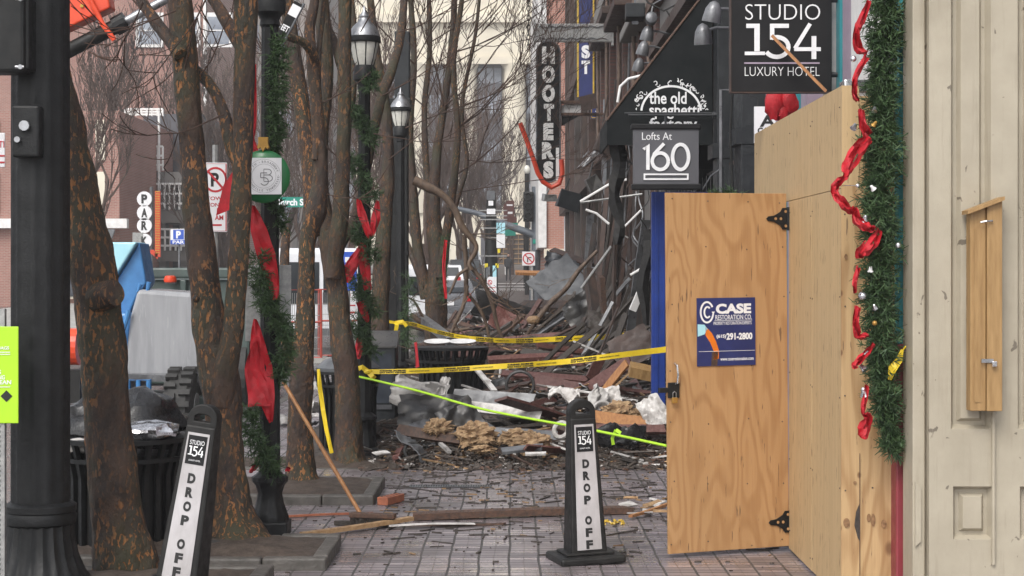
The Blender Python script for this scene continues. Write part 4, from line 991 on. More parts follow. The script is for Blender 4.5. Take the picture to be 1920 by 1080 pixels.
# --- dark painted building with the awning
t = thing('dark_shopfront', 'dark grey shopfront under the black awning', 'building', (2.12, 16.35, 0))
MB().bx(.3, 8, 0, 8.2, 0, 11).build('wall', 'burnt_wall', t)
for y0, y1, x in ((.02,.55,-.02),(2.1,2.5,0),(4.2,4.6,0),(7.6,8.1,0)):
    q_ = MB().bx(x,.3,y0,y1,0,7).build('pilaster', 'dark_paint', t, bevel=.01)
    MB().bx(x-.05,.3,y0-.01,y1+.05,3.1,3.25).build('capital', 'dark_paint', q_); MB().bx(x-.04,.3,y0-.01,y1+.04,0,.5).build('plinth', 'dark_paint', q_)
MB().bx(.12,.3,.56,7.6,.03,3.05).build('door_panel', 'burnt_wood', t); m = MB(); [m.bx(.06,.12,.7+i*.42,.78+i*.42,.03,3.0) for i in range(16)]; m.build('panel_stile', 'dark_paint', t)
for z0, z1, x, mm in ((4.35,4.6,-.12,'rust_steel'),(4.6,4.95,-.02,'concrete_grey'),(4.95,5.1,-.18,'rust_steel'),(5.1,5.6,-.06,'concrete_grey'),(5.6,5.75,-.2,'plank_brown'),(6.5,6.8,-.2,'concrete_grey')):
    MB().bx(x,.3,2.6,9.5,z0,z1).build('cornice_band', mm, t)
MB().tube([(-.06,.3,3.9),(-.08,.35,3.2),(-.05,.4,2.6),(-.09,.35,1.8),(-.05,.3,1.0)], .012, 6).build('hanging_wire', 'wire_dark', t); MB().bx(-.35,.0,.0,.03,2.58,2.64).build('arm', 'panel_grey', t)
MB().tube([(-.2,.08,2.65),(-.2,.08,3.6),(-.02,.08,3.6)], .015, 6).build('frame', 'panel_grey', t)
# blue door frame
b = loc_of(1233, 19.6); s = F/19.6; t = thing('door_frame', 'blue painted door frame just behind the plywood door', 'door frame', b)
z1 = CH-(360-HOR)/s
MB().bx(-12/s,14/s,-.06,.06,0,z1).build('jamb', 'door_blue', t, bevel=.01); MB().bx(-5/s,0/s,-.075,-.062,.02,z1-.02).build('stop', 'door_blue', t)
MB().bx(14/s,.9,-.05,.05,z1-.12,z1).build('head', 'door_blue', t)
# black awning with lettering on its side
Ya = 18.8; s = F/Ya; b = (X(0)*0, Ya, 0)
def AX(px): return (px-960)/s
def AZ(py): return CH-(py-HOR)/s
t = thing('awning', 'big black sloping awning with white lettering on its side', 'awning', (AX(1335), Ya, 0)); ox = AX(1335)
q0 = [(AX(1132)-ox, AZ(268)), (0, AZ(268)), (0, AZ(-60)), (AX(1360)-ox, AZ(-60))]
out = [(AX(x)-ox, AZ(y)) for x, y in ((1138,272),(1336,272),(1336,-70),(1360,-70),(1290,12),(1228,92),(1170,160),(1142,200))]
out = [(AX(1138)-ox,AZ(272)),(0,AZ(272)),(0,AZ(-45)),(AX(1320)-ox,AZ(-12)),(AX(1230)-ox,AZ(105)),(AX(1138)-ox,AZ(225))]
MB().prism(out, -.02, 0).build('side_panel', 'awning', t)
m = MB(); a, b_ = (AX(1138)-ox,AZ(225)), (0,AZ(-45)); 
m.prism([(a[0],a[1]),(a[0],AZ(272)),(a[0]+.02,AZ(272)),(a[0]+.02,a[1]-.01)], .003, 1.5); m.prism([a,(AX(1230)-ox,AZ(105)),(AX(1320)-ox,AZ(-12)),b_,(b_[0],b_[1]-.03),(AX(1320)-ox,AZ(-12)-.03),(AX(1230)-ox,AZ(105)-.03)], .003, 1.5); m.build('canvas', 'awning', t)
MB().tube([(a[0],-.025,a[1]),(AX(1230)-ox,-.025,AZ(105)),(AX(1320)-ox,-.025,AZ(-12)),(b_[0],-.025,b_[1])], .012, 6).build('edge_rail', 'plank_brown', t)
m = MB(); y = -.021
m.text('the old', AX(1252)-ox, AZ(184), 70/s, 23/s, y, .003, .018); m.text('spaghetti', AX(1264)-ox, AZ(209.5), 94/s, 28/s, y-.001, .003, .018); m.text('factory', AX(1262)-ox, AZ(235), 90/s, 27/s, y-.002, .003, .018)
m.arc(AX(1258)-ox, AZ(212), 56/s, 50/s, 5, 175, 4/s, y, .003, 30)
for i in range(46):
    a_ = R(rnd(5,175)); r_ = rnd(1.08,1.26); cx = AX(1258)-ox+math.cos(a_)*56/s*r_; cz = AZ(212)+math.sin(a_)*50/s*r_; l = rnd(4,8)/s; an = rnd(0,6.28)
    m.arc(cx, cz, l*.5, l*.5, math.degrees(an), math.degrees(an)+rnd(90,240), 1.5/s, y-.0003*(i%5), .003, 7)
m.build('lettering', 'letter_white', t)
MB().tube([(AX(1170)-ox,-.1,AZ(214)),(.08,-.1,AZ(214))], .012, 8).build('sign_bar', 'dark_paint', t)
m = MB(); vs = [(AX(1142)-ox+.0,.3,AZ(268)),(AX(1178)-ox,.25,AZ(268)),(AX(1172)-ox,.3,AZ(460)),(AX(1150)-ox,.35,AZ(440)),(AX(1145)-ox,.3,AZ(350))]
n = 12; pv = []
for i in range(n+1):
    z = AZ(268+190*i/n); w = (.17-.07*(i/n)) + .03*math.sin(i*1.9); x0 = AX(1160)-ox+.03*math.sin(i*.8)
    pv += [(x0-w/2,.3+.04*math.sin(i),z),(x0,.24,z),(x0+w/2,.3+.05*math.cos(i),z),(x0,.36,z)]
m.add(pv, [(i*4+k,i*4+(k+1)%4,i*4+4+(k+1)%4,i*4+4+k) for i in range(n) for k in range(4)]); m.build('torn_valance', 'cloth_black', t)
# grey lofts sign
Ys = 17.3; s = F/Ys; t = thing('projecting_sign', 'grey projecting sign with pale numerals hanging in front of the black awning', 'sign', ((1248-960)/s, Ys, CH-(295-HOR)/s))
MB().bx(-61/s,61/s,-.05,.05,-52/s,54/s).build('panel', 'sign_grey', t)
MB().bx(-65/s,65/s,-.07,.07,52/s,62/s).build('top_rail', 'sign_dark', t, bevel=.01); MB().bx(-64/s,66/s,-.07,.07,-61/s,-50/s).build('bottom_rail', 'sign_dark', t, bevel=.01)
MB().text('Lofts At', -17/s, 39/s, 56/s, 14/s, -.051, .003, .0).build('small_lettering', 'letter_white', t)
y = -.051; lw = 6.5/s; m = MB().stroke([(-42/s,14/s),(-34/s,24/s),(-34/s,-24/s)], lw, y, .012); m.build('numeral', 'letter_white', t)
m = MB().arc(-11/s,-8/s,15/s,15.5/s,0,360,lw,y,.012,30); m.stroke([(-25/s,-3/s),(-22/s,6/s),(-4/s,25/s)], lw*.95, y-.0006, .012); m.build('numeral', 'letter_white', t)
MB().arc(27/s,0,15/s,23.5/s,0,360,lw,y,.012,34).build('numeral', 'letter_white', t)
m = MB().bx(-42/s,42/s,y-.012,y,-43/s,-40/s).bx(-42/s,42/s,y-.012,y,-34/s,-31/s).bx(-42/s,-39/s,y-.0118,y,-40/s,-34/s).bx(39/s,42/s,y-.0118,y,-40/s,-34/s).build('light_bar', 'letter_white', t)
MB().tube([(0,0,62/s),(0,0,79/s)], .012, 8).tube([(-70/s,0,79/s),(88/s,0,79/s)], .012, 8).tube([(88/s,0,79/s),(95/s,0,79/s)], .035, 8).build('bracket', 'dark_paint', t)
MB().tube([(70/s,.02,-60/s),(85/s,.02,-35/s),(105/s,.02,-20/s)], .008, 6).build('cable', 'grey_metal', t)
# studio sign
Ys = 13.5; s = F/Ys; t = thing('projecting_sign', 'large black projecting sign with cut-out white lettering above the barricade', 'sign', ((1464-960)/s, Ys, CH-(60-HOR)/s))
MB().bx(-94/s,94/s,-.04,.04,-113/s,110/s).build('panel', 'sign_dark', t, bevel=.006); MB().bx(-96/s,-94/s,-.045,.045,-114/s,112/s).bx(-94/s,95/s,-.045,.045,-115/s,-113/s).build('edge_trim', 'rust_steel', t)
MB().text('STUDIO', 2/s, 36/s, 140/s, 29/s, -.041, .004, -.014).build('upper_lettering', 'letter_white', t)
m = MB(); stroke154(m, 2/s, -19/s, 142/s, 66/s, 8/s, -.041, .006); m.build('numerals', 'letter_white', t)
MB().bx(-70/s,71/s,-.044,-.0405,-61/s,-58/s).build('rule', 'lilac', t); MB().text('LUXURY HOTEL', 1/s, -75/s, 140/s, 17/s, -.041, .003, -.016).build('lower_lettering', 'letter_white', t)
MB().tube([(94/s,0,60/s),(150/s,0,60/s)], .02, 8).tube([(94/s,0,-80/s),(150/s,0,-80/s)], .02, 8).build('bracket', 'dark_paint', t)
plank('stick', 'thin brown stick leaning from the barricade top across the black numeral sign', 'stick', P(1447,66,13.38), P(1548,170,13.2), .028, .02, 'stick')
b = P(1466, 198, 14.5); m = MB()
for (x, z, w, h, r_) in ((-.06,.0,.11,.16,.2),(.06,.03,.10,.15,-.4),(.0,-.06,.08,.1,.8)): blob(m, (x,0,z), 1, (w*.75,.05,h*.72), .35, 1.5, x*9+3, 14)
tag(m.build('bow', 'ribbon_red', None, b, smooth=True), 'crumpled red bow hanging under the black numeral sign', 'bow')
b = P(1450, 228, 15.6); s = F/15.6; t = thing('cash_sign', 'white cash machine sign half hidden behind the barricade top', 'sign', b)
p = MB().bx(-36/s,60/s,-.015,.015,-40/s,28/s).build('plate', 'sign_white', t); MB().text('ATM', 14/s, 1/s, 80/s, 22/s, -.016, .002, .03).text('CASH MACHINE', 22/s, -17/s, 104/s, 11/s, -.016, .002, .03).build('lettering', 'letter_black', p)
MB().tube([(-30/s,0,28/s),(-28/s,0,44/s),(-45/s,0,50/s),(-40/s,0,40/s)], .006, 6).build('hook', 'wire_dark', t)
m = MB(); b = P(1364, 362, 16.1); garland(m, [(-.1,0,-.06),(0,0,0),(.08,0,-.04)], .1, 200, .06); tag(m.build('evergreen_sprig', 'garland_green', None, b), 'small green evergreen sprig on the dark shopfront above the plywood door', 'sprig')
# spotlights
def spot(px, py, Y, label, sc=1.0, ang=0):
    b = P(px, py, Y); r_ = .085*sc; t = thing('spotlight', label, 'spotlight', b, group='dome spotlights'); 
    MB().lathe([(.004,r_*2.1),(r_*.5,r_*1.85),(r_*.85,r_*1.2),(r_,r_*.2),(r_*1.02,-.2*r_),(r_*.9,-.2*r_),(r_*.3,.1*r_)], 18).build('shade', 'panel_grey', t, smooth=True)
    MB().tube([(0,0,r_*1.2),(r_*1.5,.02,r_*1.5),(r_*4,.05,r_*1.3)], .014*sc, 8).build('arm', 'grey_metal', t); t.rotation_euler = (R(8), ang, 0)
spot(1334, 38, 16.2, 'upper of two grey spotlights left of the black numeral sign', 1, R(10)); spot(1319, 80, 16.4, 'lower of two grey spotlights left of the black numeral sign', 1, R(-4))
spot(1212, 74, 22.5, 'highest of three grey dome spotlights along the awning slope', 1, R(10)); spot(1204, 101, 23.6, 'middle of three grey dome spotlights along the awning slope', 1, R(12)); spot(1196, 132, 24.7, 'lowest of three grey dome spotlights along the awning slope', 1, R(10))
b = P(1192, 22, 22.5); t = thing('floodlight', 'square black floodlight above the three dome spotlights', 'floodlight', b)
MB().prismx([(-.1,-.08),(.1,-.12),(.1,.1),(-.1,.1)], -.13, .11).build('housing', 'dark_paint', t, bevel=.012); MB().bx(-.05,.03,-.02,.02,-.16,-.12).bx(-.02,.0,-.02,.02,.1,.6).build('bracket', 'grey_metal', t)
b = P(1221, 36, 22.4); t = thing('floodlight', 'round grey floodlight beside the square black one', 'floodlight', b)
m = MB(); m.T = Matrix.Rotation(R(75), 4, 'X'); m.lathe([(.04,-.12),(.07,-.05),(.075,.06),(.06,.07)], 18); m.T = Matrix(); m.build('housing', 'grey_metal', t, smooth=True)
MB().tube([(0,.05,.05),(.03,.1,.2),(.2,.15,.3)], .012, 6).build('arm', 'grey_metal', t)
m = MB(); b = P(1240, 0, 22); m.tube([P(1195,-30,22)-b,P(1215,5,22)-b,P(1245,20,22)-b,P(1275,5,22)-b,P(1290,-30,22)-b], .012, 6).tube([P(1250,20,22)-b,P(1262,40,22)-b,P(1275,48,22)-b], .01, 6)
tag(m.build('cable', 'wire_dark', None, b), 'drooping dark cable above the awning slope', 'cable')
m = MB(); b = P(1160, 180, 19.4); m.tube([P(1158,192,19.4)-b,P(1163,162,19.4)-b,P(1178,148,19.4)-b,P(1202,142,19.4)-b], .016, 8); tag(m.build('white_pipe', 'white_paint', None, b, smooth=True), 'bent white pipe curving down beside the awning slope', 'pipe')
# ================================================================ BURNT BUILDING AND HANGING SIGNS (right, farther)
t = thing('burnt_building', 'burnt-out brick building with its shopfront torn open beyond the blue door frame', 'building', (2.12, 24.6, 0))
MB().bx(.0, 8, 0, 17.4, 4.3, 13).build('upper_wall', 'brick_burnt', t)
MB().bx(2.2, 8, 0, 17.4, 0, 4.3).build('back_wall', 'burnt_wall', t)
MB().bx(-.02, 2.2, 0, .4, 0, 4.3).build('side_wall', 'burnt_wall', t)
for y, w, x0, mm in ((.42,1.3,.1,'burnt_wood'),(5.9,.8,-.02,'burnt_wood'),(7.6,.9,.0,'rust_steel'),(10.5,.8,.0,'burnt_wood'),(13.5,.7,-.05,'rust_steel'),(16.5,.8,0,'burnt_wood')):
    MB().bx(x0, x0+.5, y, y+w, 0, 4.3).build('charred_pier', mm, t, bevel=.02)
MB().bx(.12,.2,3.6,5.6,.2,4.2).build('grey_panel', 'concrete_grey', t)
for i in range(9):
    y = .6+i*.32; MB().bx(-.02+.02*(i%3),.05+.02*(i%3),y,y+.07,.2,rnd(3.6,4.28)).build('stud', ['panel_grey','rust_steel','concrete_grey','panel_grey','stucco_grey'][i%5], t)
for i in range(9):
    y = 6.4+i*1.05; MB().tube([(-.06,y,4.25+rnd(0,3)),(-.08+rnd(-.1,.02),y+rnd(-.3,.3),2.5),(-.1+rnd(-.2,.05),y+rnd(-.3,.5),rnd(.3,1.2))], rnd(.02,.05), 6).build('hanging_pipe', random.choice(['rust_steel','panel_grey','burnt_wood']), t)
for z0, z1, x, mm in ((4.3,4.55,-.25,'rust_steel'),(4.55,5.0,-.1,'burnt_wall'),(7.6,7.9,-.2,'concrete_grey')): MB().bx(x, .3, -.3, 17.4, z0, z1).build('cornice_band', mm, t)
for i, y in enumerate((.3,1.6,3.6,5.2,7.6,9.4,11.8,13.6,15.6)):
    MB().bx(-.12,.05,y,y+.35,4.5,13).build('brick_pier', 'brick_burnt', t)
    if i % 2: continue
    m = MB(); pts = [(-.16,y+.55,4.6+k*.12) for k in range(70)]; m.tube(pts, [.028+.012*(k % 2) for k in range(70)], 8); m.build('twisted_column', 'rope_brown', t)
for z, y0, y1, x in ((5.7,1,5,-.34),(6.4,5.5,9,-.4),(8.4,.5,8,-.36),(6.9,10,16,-.38)): MB().bx(x,-.0,y0,y1,z,z+.16).build('ledge', 'concrete_grey' if z < 6 else 'rust_steel', t, bevel=.02)
for y in (.75,2.3,4.3,6.3,8.3,10.3,12.6,14.6): MB().bx(-.01,.05,y,y+.9,5.2,7.4).build('window', 'window_dark', t)
t = thing('burnt_building', 'farther charred facade with broken boards between the hanging signs and the rubble', 'building', (2.12, 42.1, 0))
MB().bx(.1, 8, 0, 27, 0, 14).build('wall', 'brick_burnt', t)
for i in range(11):
    y = .2+i*2.4; MB().bx(-.1-.1*(i%2),.12,y,y+.8,0,13.9).build('pier', ['burnt_wood','rust_steel','burnt_wall'][i%3], t)
    MB().bx(.05,.12,y+1.0,y+2.2,1,3.6).build('opening', 'window_dark', t)
for z0, z1, x in ((4.0,4.4,-.3),(7.5,7.9,-.25)): MB().bx(x,.2,0,27,z0,z1).build('cornice_band', 'rust_steel', t)
t = thing('brick_building', 'pinkish red brick building with a pale edge strip beyond the burnt facades', 'building', (1.35, 70, gz(70)))
MB().bx(0, 9, 0, 30, -1, 15).build('wall', 'brick_pink', t)
MB().bx(-.32,-.003,-.15,29.9,2.4,15).build('edge_strip', 'white_paint', t); MB().bx(-.1,9,-.12,-.003,2.0,2.35).build('string_course', 'cream_stone', t); MB().bx(-.2,9,-.25,-.005,12.5,13).build('string_course', 'cream_stone', t)
MB().bx(.1,.5,-.1,-.004,-.9,1.9).build('shop_pier', 'cream_stone', t); MB().bx(.55,2.6,-.05,-.004,-.9,1.9).build('shop_window', 'window_light', t)

# vertical cafe sign with separate letters
Y = 35; s = F/Y; c = (1028, 210); b = P(*c, Y); t = thing('vertical_sign', 'tall dark rounded sign with white block letters reading downwards and torn red tubing', 'sign', b)
def ov(hw, hz, n=10): return [(hw*math.cos(R(a)), hz-hw+hw*math.sin(R(a))) for a in range(0,181,18)]+[(hw*math.cos(R(a)), -hz+hw+hw*math.sin(R(a))) for a in range(180,361,18)]
MB().prism(ov(23/s,133/s), -.1, .1).build('body', 'sign_dark', t, bevel=.01)
m = MB(); pts = ov(22/s,132/s); m.tube([(x,-.11,z) for x,z in pts+[pts[0]]], 1.6/s, 6); m.build('rim', 'grey_metal', t)
for i, ch in enumerate('HOOTERS'):
    y = 105+i*35.7; m = MB(); m.text(ch, (0 if ch != 'T' else 1)/s, (210-y)/s, (24 if ch in 'HOR' else 19)/s, 32/s, -.105, .05, .07); m.build('letter', 'bulb_white', t)
MB().bx(14/s,20/s,-.16,-.11,-128/s,-68/s).build('broken_tube_case', 'white_paint', t)
m = MB(); m.tube([(k[0]/s-1028/s,-.18,(210-k[1])/s) for k in ((975,232),(985,258),(1000,300),(1008,325),(1018,342),(1034,352),(1048,345),(1054,325),(1052,300))], 4.5/s, 8); m.build('loose_tubing', 'neon_red', t, smooth=True)
bpy.data.objects.remove(t.children[-1]) if False else None
a = thing('truss', 'pale grey boxed arm with wavy tubing holding the tall dark sign to the facade', 'bracket', P(1076, 62, 35.02))
MB().bx(-72/s,70/s,-.06,.06,-17/s,17/s).build('box', 'galv', a, bevel=.01)
m = MB()
for z in (11, -11): m.tube([((-66+i*3.3)/s,-.075,(z+1.5*math.sin(i*1.1))/s) for i in range(40)], 1/s, 5)
m.build('wavy_tubing', 'grey_metal', a); MB().bx(70/s,74/s,-.09,.09,-24/s,26/s).bx(-76/s,-72/s,-.09,.09,-26/s,24/s).build('end_plate', 'galv', a); MB().tube([(74/s,0,8/s),(125/s,.0,8/s)], .05, 8).build('beam', 'dark_paint', a)
a = thing('truss', 'dark lower arm with a white lining holding the tall dark sign', 'bracket', P(1085, 203, 35.02))
MB().bx(-38/s,5/s,-.08,.08,8/s,14/s).bx(-38/s,50/s,-.08,.08,-14/s,-9/s).bx(5/s,9/s,-.08,.08,-9/s,14/s).build('frame', 'plank_brown', a); MB().bx(-34/s,4/s,.02,.06,-8/s,6/s).build('lining', 'white_paint', a)
m = MB(); m.prism([(-32/s,-15/s),(0,-15/s),(-32/s,-33/s)], -.03, .03); m.build('gusset', 'sign_dark', a)
b = P(1103, 192, 34.8); m = MB(); m.box((0,0,0),(30/s,.03,28/s),(0,R(-14),0)); tag(m.build('board', 'rust_steel', None, b), 'brownish square board stuck on the lower sign arm', 'board')
# chain
m = MB(); b = P(991, 0, 35)
for i in range(13):
    z = (-i*9+20)/s; pts = [Vector((math.cos(k*math.pi/4)*3/s, 0, math.sin(k*math.pi/4)*6/s)) for k in range(9)]
    if i % 2: pts = [Vector((0, p.x, p.z)) for p in pts]
    m.tube([p+Vector((0,0,z)) for p in pts], .011, 5, False)
tag(m.build('chain', 'wire_dark', None, b), 'hanging chain left of the tall dark sign', 'chain')
# blue blade sign and the small one below it
Y = 44; s = F/Y; b = P(1098, 60, Y); t = thing('blade_sign', 'narrow blue vertical sign with yellow edges and two white letters', 'sign', b)
MB().bx(-13/s,13/s,-.09,.09,-122/s,120/s).build('panel', 'sign_navy', t); MB().bx(-16/s,-13/s,-.1,.1,-122/s,120/s).bx(13/s,16/s,-.1,.1,-122/s,120/s).build('edge', 'gold_paint', t)
for ch, y in (('S',98),('T',127)): MB().text(ch, 0, (60-y)/s, 16/s, 25/s, -.091, .01, .06).build('letter', 'letter_white', t)
MB().tube([(16/s,0,-96/s),(62/s,0,-96/s)], .06, 8).build('bracket', 'sign_navy', t)
Y = 43; s = F/Y; b = P(1128, 205, Y); t = thing('small_sign', 'small navy sign with a gold border partly hidden beside the awning', 'sign', b)
MB().bx(-21/s,21/s,-.05,.05,-18/s,17/s).build('panel', 'sign_navy', t); m = MB(); m.stroke([(-19/s,-16/s),(19/s,-16/s),(19/s,15/s),(-19/s,15/s)], 1.6/s, -.051, .006, True); m.build('border', 'gold_paint', t)
MB().text('AN', 6/s, 6/s, 24/s, 10/s, -.051, .006, .03).text('TA', 0, -8/s, 24/s, 10/s, -.051, .006, .03).build('lettering', 'sign_white', t)
# wrecked fittings hanging off the facade
def wreck(px, py, Y, w, h, name, label, m, rot): 
    s = F/Y; t_ = MB(); vs = []; 
    blobm = MB(); blobm.box((0,0,0), (w/s, .2, h/s), (rot*.4, rot, .3)); 
    for v in blobm.v: v += Vector((rnd(-1,1), rnd(-1,1), rnd(-1,1)))*w/s*.12
    blobm.tube([(-w/s*.3,.0,h/s*.3),(0,.05,h/s*1.4)], .02, 5)
    tag(blobm.build(name, m, None, P(px, py, Y), bevel=.02), label, name.replace('_', ' '))
wreck(1068, 376, 33, 42, 30, 'torn_lamp_box', 'dark torn metal box dangling under the tall dark sign', 'dark_paint', .3)
wreck(1112, 345, 31, 26, 30, 'torn_bracket', 'rusty torn bracket dangling right of the dark metal box', 'panel_dark', -.5)
wreck(1030, 372, 36, 24, 14, 'junction_box', 'small pale box hanging right below the loose red tubing', 'galv', .05)
wreck(1140, 262, 33, 40, 60, 'torn_board', 'charred torn panel hanging left of the awning edge', 'burnt_wood', .4)
wreck(1105, 300, 34, 46, 12, 'torn_strip', 'crumpled metal strip hanging below the small navy sign', 'panel_grey', -.7)
t_i = 0
def strip3(pts, Y, w, label, mm='white_paint', dY=0):
    pp = [P(x, y, Y+dY*i) for i, (x, y) in enumerate(pts)]; b = pp[0]; m = MB(); m.tube([p-b for p in pp], w*Y/F/2, 6); tag(m.build('light_tube', mm, None, b), label, 'metal strip')
strip3([(1088,378),(1152,340),(1175,337)], 24, 5, 'upper white metal strip slanting across the burnt shopfront', 'white_paint')
strip3([(1088,380),(1204,364)], 24.1, 4.5, 'long grey-white metal strip running level across the burnt shopfront', 'galv')
strip3([(1098,393),(1118,400),(1142,420)], 24, 5, 'short bent white strip below the level strip on the burnt front')
strip3([(1160,436),(1202,394)], 23.8, 4, 'thin white strip rising right from the black hanging cloth')
strip3([(1160,436),(1178,446)], 23.8, 3, 'short thin grey strip at the tip of the rising white strip', 'galv')
strip3([(1146,462),(1090,540)], 23.6, 5, 'long pale strip leaning from the black cloth into the rubble', 'galv')
strip3([(1182,516),(1202,504)], 23.4, 5, 'tiny white strip beside the lower black cloth')
m = MB(); b = P(1184, 580, 22.4); m.ribbon([P(1186,582,22.4)-b, P(1222,498,22.3)-b], 13*22.4/F, lambda i: (1,0,.4), .05); tag(m.build('light_tube', 'white_paint', None, b), 'bright white batten leaning against the blue door frame', 'metal strip')
m = MB(); b = P(1214, 520, 22.2)
pv = []; L = [(1216,430,24),(1222,450,30),(1218,480,26),(1208,510,22),(1204,540,24),(1210,575,18),(1212,610,12)]
for i, (x, y, w) in enumerate(L):
    c = P(x, y, 22.2)-b; r_ = w/2*22.2/F; pv += [c+Vector((-r_,.02*math.sin(i*2),0)), c+Vector((0,-.05,0)), c+Vector((r_,.03,0)), c+Vector((0,.06,0))]
m.add(pv, [(i*4+k,i*4+(k+1)%4,i*4+4+(k+1)%4,i*4+4+k) for i in range(len(L)-1) for k in range(4)]); tag(m.build('hanging_cloth', 'cloth_black', None, b), 'black torn cloth hanging beside the blue door frame', 'cloth')

# ================================================================ FAR END OF THE STREET
t = thing('courthouse', 'large cream stone building with tall columns and dark window bays closing the street', 'building', (0, 205, gz(205))); s = F/205; zb = gz(205)
def CZ(py): return CH-(py-HOR)/s-zb
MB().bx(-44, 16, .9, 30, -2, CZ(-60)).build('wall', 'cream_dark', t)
MB().bx(-44, 16, -.9, .897, CZ(118), CZ(-80)).build('entablature', 'cream_stone', t); MB().bx(-44.3, 16.3, -1.6, -.903, CZ(45), CZ(30)).bx(-44.2,16.2,-1.2,-.903,CZ(122),CZ(108)).build('moulding', 'cream_stone', t)
MB().bx(-44, 16, -.9, .897, -2, CZ(400)).build('base_storey', 'cream_stone', t)
for i in range(-6, 4):
    xc = (918-960)/s+i*5.6
    MB().lathe([(1.42,CZ(400)),(1.3,CZ(300)),(1.2,CZ(140)),(1.22,CZ(130)),(1.5,CZ(122)),(1.5,CZ(118.5))], 24, (xc+2.85,.1,0), .02, 10).build('column', 'cream_stone', t, smooth=True)
    q_ = MB().bx(xc-1.42,xc+1.42,.6,.895,CZ(399),CZ(120)).build('window_bay', 'bay_grey', t)
    for (y0, y1) in ((127,155),(178,212),(265,300),(345,385)):
        for k in range(3):
            x0 = xc-1.3+k*.92; MB().bx(x0,x0+.76,.52,.598,CZ(y1),CZ(y0)).build('pane', 'window_light', q_)
    q2 = MB().bx(xc-1.0,xc+1.0,-.95,-.902,0,CZ(432)).build('doorway', 'bay_grey', t)
t = thing('grey_building', 'brownish grey blank-walled building half hidden by twigs left of the lamp posts', 'building', (-20.5, 135, gz(135)))
MB().bx(-9, 5.2, 0, 25, -2, 30).build('wall', 'stucco_grey', t)
for i in range(6): MB().bx(-8.6+i*2.5,-8.2+i*2.5,-.2,-.003,-1,29).build('pier', 'concrete_grey', t)
for j in range(4): MB().bx(-8,4.4,-.1,-.002,4+j*6.5,6+j*6.5).build('window_band', 'window_light', t)
t = thing('brick_building', 'red brick building with white-framed windows behind the forked tree', 'building', (-21, 98, gz(98))); s = F/98; zb = gz(98)
MB().bx(-9, 4.2, 0, 20, -2, 26).build('wall', 'brick_red', t)
def BZ(py): return CH-(py-HOR)/s-zb
def BX(px): return (px-960)/s+21
for px in (281, 350, 410):
    for y0, y1 in ((32,83),):
        f_ = MB().bx(BX(px-26),BX(px+26),-.12,-.003,BZ(y1+6),BZ(y0-8)).build('window_frame', 'white_paint', t); MB().bx(BX(px-20),BX(px+20),-.14,-.122,BZ(y1),BZ(y0)).build('pane', 'window_light', f_); MB().bx(BX(px-20),BX(px+20),-.155,-.142,BZ((y0+y1)/2+1),BZ((y0+y1)/2-1)).build('sash_bar', 'white_paint', f_)
MB().bx(BX(382),BX(388),-.2,-.003,-1,26).build('corner_strip', 'white_paint', t)
t = thing('corner_building', 'narrow brick building with pale stone bands beside the leaning tree', 'building', (-17.6, 76, gz(76))); s = F/76; zb = gz(76)
MB().bx(-6, .9, 0, 12, -1, 8.2).build('wall', 'brick_red', t); MB().bx(-6,1.3,-.4,-.003,3.2,3.6).build('shop_cornice', 'white_paint', t)
for i in range(4):
    for j in range(2): MB().bx(-4.6+i*1.5,-4.2+i*1.5,-.1,-.003,3.9+j*2.2,5.6+j*2.2).build('stone_band', 'cream_stone', t)
MB().bx(-3.4,.2,-.2,-.003,.2,3.0).build('shop_front', 'cream_stone', t); MB().bx(-1.6,-.2,-.26,-.21,.3,2.6).build('shop_window', 'window_dark', t)
MB().prismx([(-1.6,2.4),(-.4,3.15),(-.4,3.05),(-1.6,2.3)], -1.8, .8).build('canopy', 'grey_metal', t)
# parking deck
Y = 84; s = F/Y; t = thing('parking_deck', 'grey concrete parking deck with white railings behind the forked tree', 'parking deck', P(300, 505, Y)*1); b = t.location; t.location = (b.x, Y, gz(Y)); zb = gz(Y)
def DZ(py): return CH-(py-HOR)/s-zb
def D(px): return (px-300)/s
for y0, y1 in ((322,345),(395,418),(470,490)): MB().bx(D(236), D(352), 0, 9, DZ(y1), DZ(y0)).build('deck_slab', 'concrete_grey', t)
MB().bx(D(236),D(352),4,9,0,DZ(200)).build('core', 'bay_grey', t)
for x in (302, 340): MB().bx(D(x-6),D(x+6),.3,1.2,0,DZ(330)).build('column', 'concrete_grey', t)
def rail(x0, x1, ytop, ybot):
    m = MB(); n = max(2, int((x1-x0)/9))
    for i in range(n+1): x = D(x0+(x1-x0)*i/n); m.tube([(x,-.1,DZ(ybot)),(x,-.1,DZ(ytop))], .05, 5)
    for k in range(3): z = DZ(ytop+(ybot-ytop)*k/2.6); m.tube([(D(x0),-.1,z),(D(x1),-.1,z)], .055, 5)
    m.build('railing', 'white_paint', t)
rail(236,306,205,218); rail(268,306,275,320); rail(236,346,345,393); rail(300,350,430,470)
m = MB(); m.tube([(D(299),-.12,DZ(208)),(D(299),-.12,DZ(470))], .06, 6); m.build('downpipe', 'white_paint', t)
Y = 74; s = F/Y; b = P(271, 410, Y); t = thing('parking_sign', 'vertical sign of white discs with black letters and a red lit-tube arrow', 'sign', b)
for ch, y in (('P',373),('A',399),('R',423),('K',452)):
    m = MB(); m.T = Matrix.Translation((0,0,(410-y)/s)) @ Matrix.Rotation(R(90),4,'X'); m.lathe([(14/s,-.05),(14/s,.05)], 22); m.T = Matrix()
    d = m.build('disc', 'sign_white', t); MB().text(ch, 0, (410-y)/s, 11/s, 17/s, -.052, .01, .05).build('letter', 'letter_black', d)
m = MB().bx(20/s,30/s,-.05,.05,-72/s,52/s); m.prism([(6/s,-60/s),(25/s,-76/s),(25/s,-66/s),(16/s,-58/s)], -.05, .05); m.build('arrow_board', 'neon_red', t)
m = MB()
